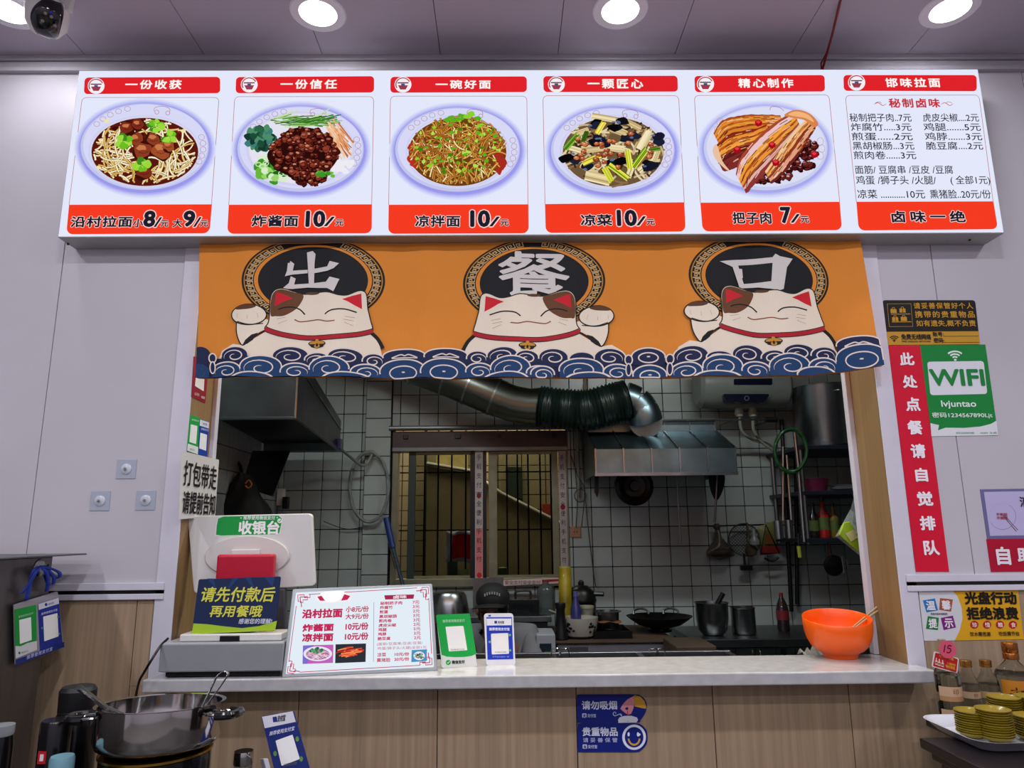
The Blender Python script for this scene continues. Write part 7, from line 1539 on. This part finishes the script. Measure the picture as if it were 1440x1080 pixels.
def jt(p, r_, par=None):
    V_.append(Vector(p)); R_.append(r_); k = len(V_)-1
    if par is not None: E_.append((par, k))
    return k
pel = jt((hx-.02, YP+.20, .50), (.13, .10)); sp1 = jt((hx+.055, YP+.17, .64), (.145, .11), pel); sp2 = jt((hx+.05, YP+.19, .78), (.155, .115), sp1); chest = jt((hx+.04, YP+.12, .885), (.13, .10), sp2)
nk0 = jt((hx+.025, YP+.07, hz_-.165), .062, chest); nk1 = jt((hx+.012, YP+.04, hz_-.105), .052, nk0)
jaw = jt((hx-.004, YP-.015, hz_-.06), (.046, .052), nk1); mid = jt((hx, YP+.0, hz_), (.064, .077), jaw); crn = jt((hx+.006, YP+.01, hz_+.05), (.058, .070), mid)
hands = []
for s_ in (-1, 1):
    sh = jt((hx+.04+s_*.135, YP+.12, .925), .062, chest); el = jt((hx+.03+s_*.185, YP+.0, .73), .046, sh); wr = jt((hx+s_*.13, YP-.18, .74), .030, el); pa = jt((hx+s_*.105, YP-.255, .735), (.036, .017), wr); hands.append((pa, s_, wr))
    hp = jt((hx-.02+s_*.07, YP+.17, .50), .09, pel); kn = jt((hx-.02+s_*.09, YP-.10, .50), .062, hp); an = jt((hx-.02+s_*.09, YP-.06, .12), .042, kn); jt((hx-.02+s_*.16, YP-.20, .05), (.042, .03), an)
body = skinned('body', V_, E_, R_, M_SKIN, ck, 2, pel)
for pa, s_, wr in hands:
    P0 = V_[pa]
    for k, (ln, off) in enumerate(((.062, -.028), (.072, -.010), (.068, .009), (.054, .026))):
        a_ = P0+Vector((off, -.01, 0)); b2 = a_+Vector((off*.15, -ln*.55, -.004)); c2 = b2+Vector((0, -ln*.35, -.018)); d2_ = c2+Vector((0, -ln*.15, -.022))
        skinned('finger', [a_, b2, c2, d2_], [(0, 1), (1, 2), (2, 3)], [.009, .0088, .008, .0065], M_SKIN, ck, 1)
    a_ = P0+Vector((-s_*.022, .03, 0)); skinned('thumb', [a_, a_+Vector((-s_*.032, -.025, -.006)), a_+Vector((-s_*.040, -.058, -.016))], [(0, 1), (1, 2)], [.011, .010, .0075], M_SKIN, ck, 1)
# shirt: its own shell over torso and upper arms
k0 = [pel, sp1, sp2, chest]; vs = [V_[i] for i in k0]+[V_[nk0]+Vector((0, .0, -.02))]; ed = [(0, 1), (1, 2), (2, 3), (3, 4)]; rd = [(.145, .11), (.145, .115), (.155, .12), (.145, .115), .072]
for s_ in (-1, 1):
    i_ = len(vs); vs += [Vector((hx+.04+s_*.135, YP+.12, .925)), Vector((hx+.03+s_*.175, YP+.05, .80))]; rd += [.075, .066]; ed += [(3, i_), (i_, i_+1)]
skinned('shirt', vs, ed, rd, M_SHIRT, ck, 2)
vs = [(hx-.02, YP+.20, .49), (hx-.02, YP+.18, .55)]; ed = [(0, 1)]; rd = [(.15, .115), (.145, .11)]
for s_ in (-1, 1): i_ = len(vs); vs += [(hx-.02+s_*.07, YP+.17, .50), (hx-.02+s_*.09, YP-.10, .50), (hx-.02+s_*.09, YP-.065, .16)]; rd += [.105, .075, .058]; ed += [(0, i_), (i_, i_+1), (i_+1, i_+2)]
skinned('trousers', vs, ed, rd, mat('dark_trousers', '16171c', .8), ck, 2)
B().prism([V_[chest]+Vector((x, -.125, z_)) for x, z_ in ((-.07, .03), (.05, .03), (.09, -.05), (.11, -.3), (-.13, -.3), (-.1, -.05))], (0, .012, 0)).build('apron', mat('brown_apron', '4a4038', .8, var=.1), ck, bevel=.004)
# face: brow, eyes, nose, mouth, ears
tl = Vector((-.035, -1, -.25)).normalized(); sdv = Vector((1, -.035, 0)).normalized(); upv = sdv.cross(tl)*-1; upv = Vector((0, 0, 1))-tl*tl.z; upv.normalize(); F0 = Vector((hx, YP, hz_))+tl*.071
for s_ in (-1, 1):
    e_ = F0+sdv*.03*s_-upv*.002; B().lathe([(0, .006), (.008, .004), (.011, 0)], e_, 14, ax=tl, cap=False).build('eye', mat('eye_dark', '1c1412', .2), ck, smooth=True)
    B().tube([e_-sdv*.014+upv*.013, e_+upv*.018+tl*.003, e_+sdv*.014+upv*.012], .003, 6).build('eyebrow', M_IRON, ck)
    B().lathe([(0, -.006), (.014, -.004), (.018, .0), (.012, .006), (0, .004)], Vector((hx, YP+.012, hz_-.008))+sdv*.067*s_, 16, ax=sdv*s_+Vector((0, -.3, 0)), cap=False, scale=(1, 1.5)).build('ear', M_SKIN, ck, smooth=True)
skinned('nose', [F0+upv*.0-tl*.006, F0-upv*.018+tl*.006, F0-upv*.032+tl*.012], [(0, 1), (1, 2)], [.007, .010, .013], M_SKIN, ck, 1)
B().tube([F0-sdv*.02-upv*.052-tl*.004, F0-upv*.050+tl*.002, F0+sdv*.02-upv*.052-tl*.004], .004, 8).build('mouth', mat('lips', '5c302c', .5), ck, smooth=True)
B().lathe([(.068, -.045), (.073, 0), (.072, .03)], Vector((hx+.006, YP+.022, hz_-.0)), 28, cap=False, scale=(1, 1.08)).build('hair', M_IRON, ck, smooth=True)
# cap
cc = Vector((hx+.006, YP+.012, hz_+.038)); cap_m = mat('black_cap_cloth', '0c0b0d', .75, var=.15)
B().lathe([(.077, -.012), (.080, .01), (.077, .036), (.063, .060), (.04, .075), (.013, .081), (0, .082)], cc, 36, ax=(0.03, -.14, 1), cap=False, scale=(1, 1.12)).build('cap_crown', cap_m, ck, smooth=True)
rows = []
for j in range(5):
    f = j/4; rows.append([cc+Vector((-.02*f, 0, 0))+Vector((math.sin(a9)*(.078+.008*f), -math.cos(a9)*(.086+.05*f), -.004-.012*f-.016*abs(math.sin(a9))**2)) for a9 in [math.radians(-62+10.3*i) for i in range(13)]])
B().strip(rows).build('cap_brim', cap_m, ck, smooth=True, solid=.003)
b_ = B()
for k in range(7):
    a9 = math.radians(-26+8.4*k); p = cc+Vector((math.sin(a9)*.0785, -math.cos(a9)*.0865-.002, .030+.012*math.cos(a9*3))); b_.box(p.x-.003, p.y-.003, p.z-.006, p.x+.003, p.y+.002, p.z+.006)
b_.build('cap_embroidery', mat('cap_letters', '8c8c8c', .6), ck, kind='stuff')
t = empty('stool', (hx-.02, YP+.20, 0), 'plain round stool under the seated cook', 'stool'); B().lathe([(0, 0), (.14, 0), (.15, .01), (.14, .03), (0, .03)], (hx-.02, YP+.20, .37), 28, cap=False).build('seat', M_DK, t, smooth=True)
for k in range(4): a9 = PI/4+k*PI/2; B().tube([(hx-.02+.10*math.cos(a9), YP+.20+.10*math.sin(a9), .369), (hx-.02+.13*math.cos(a9), YP+.20+.13*math.sin(a9), 0)], .012, 8).build('leg', M_STEELD, t)
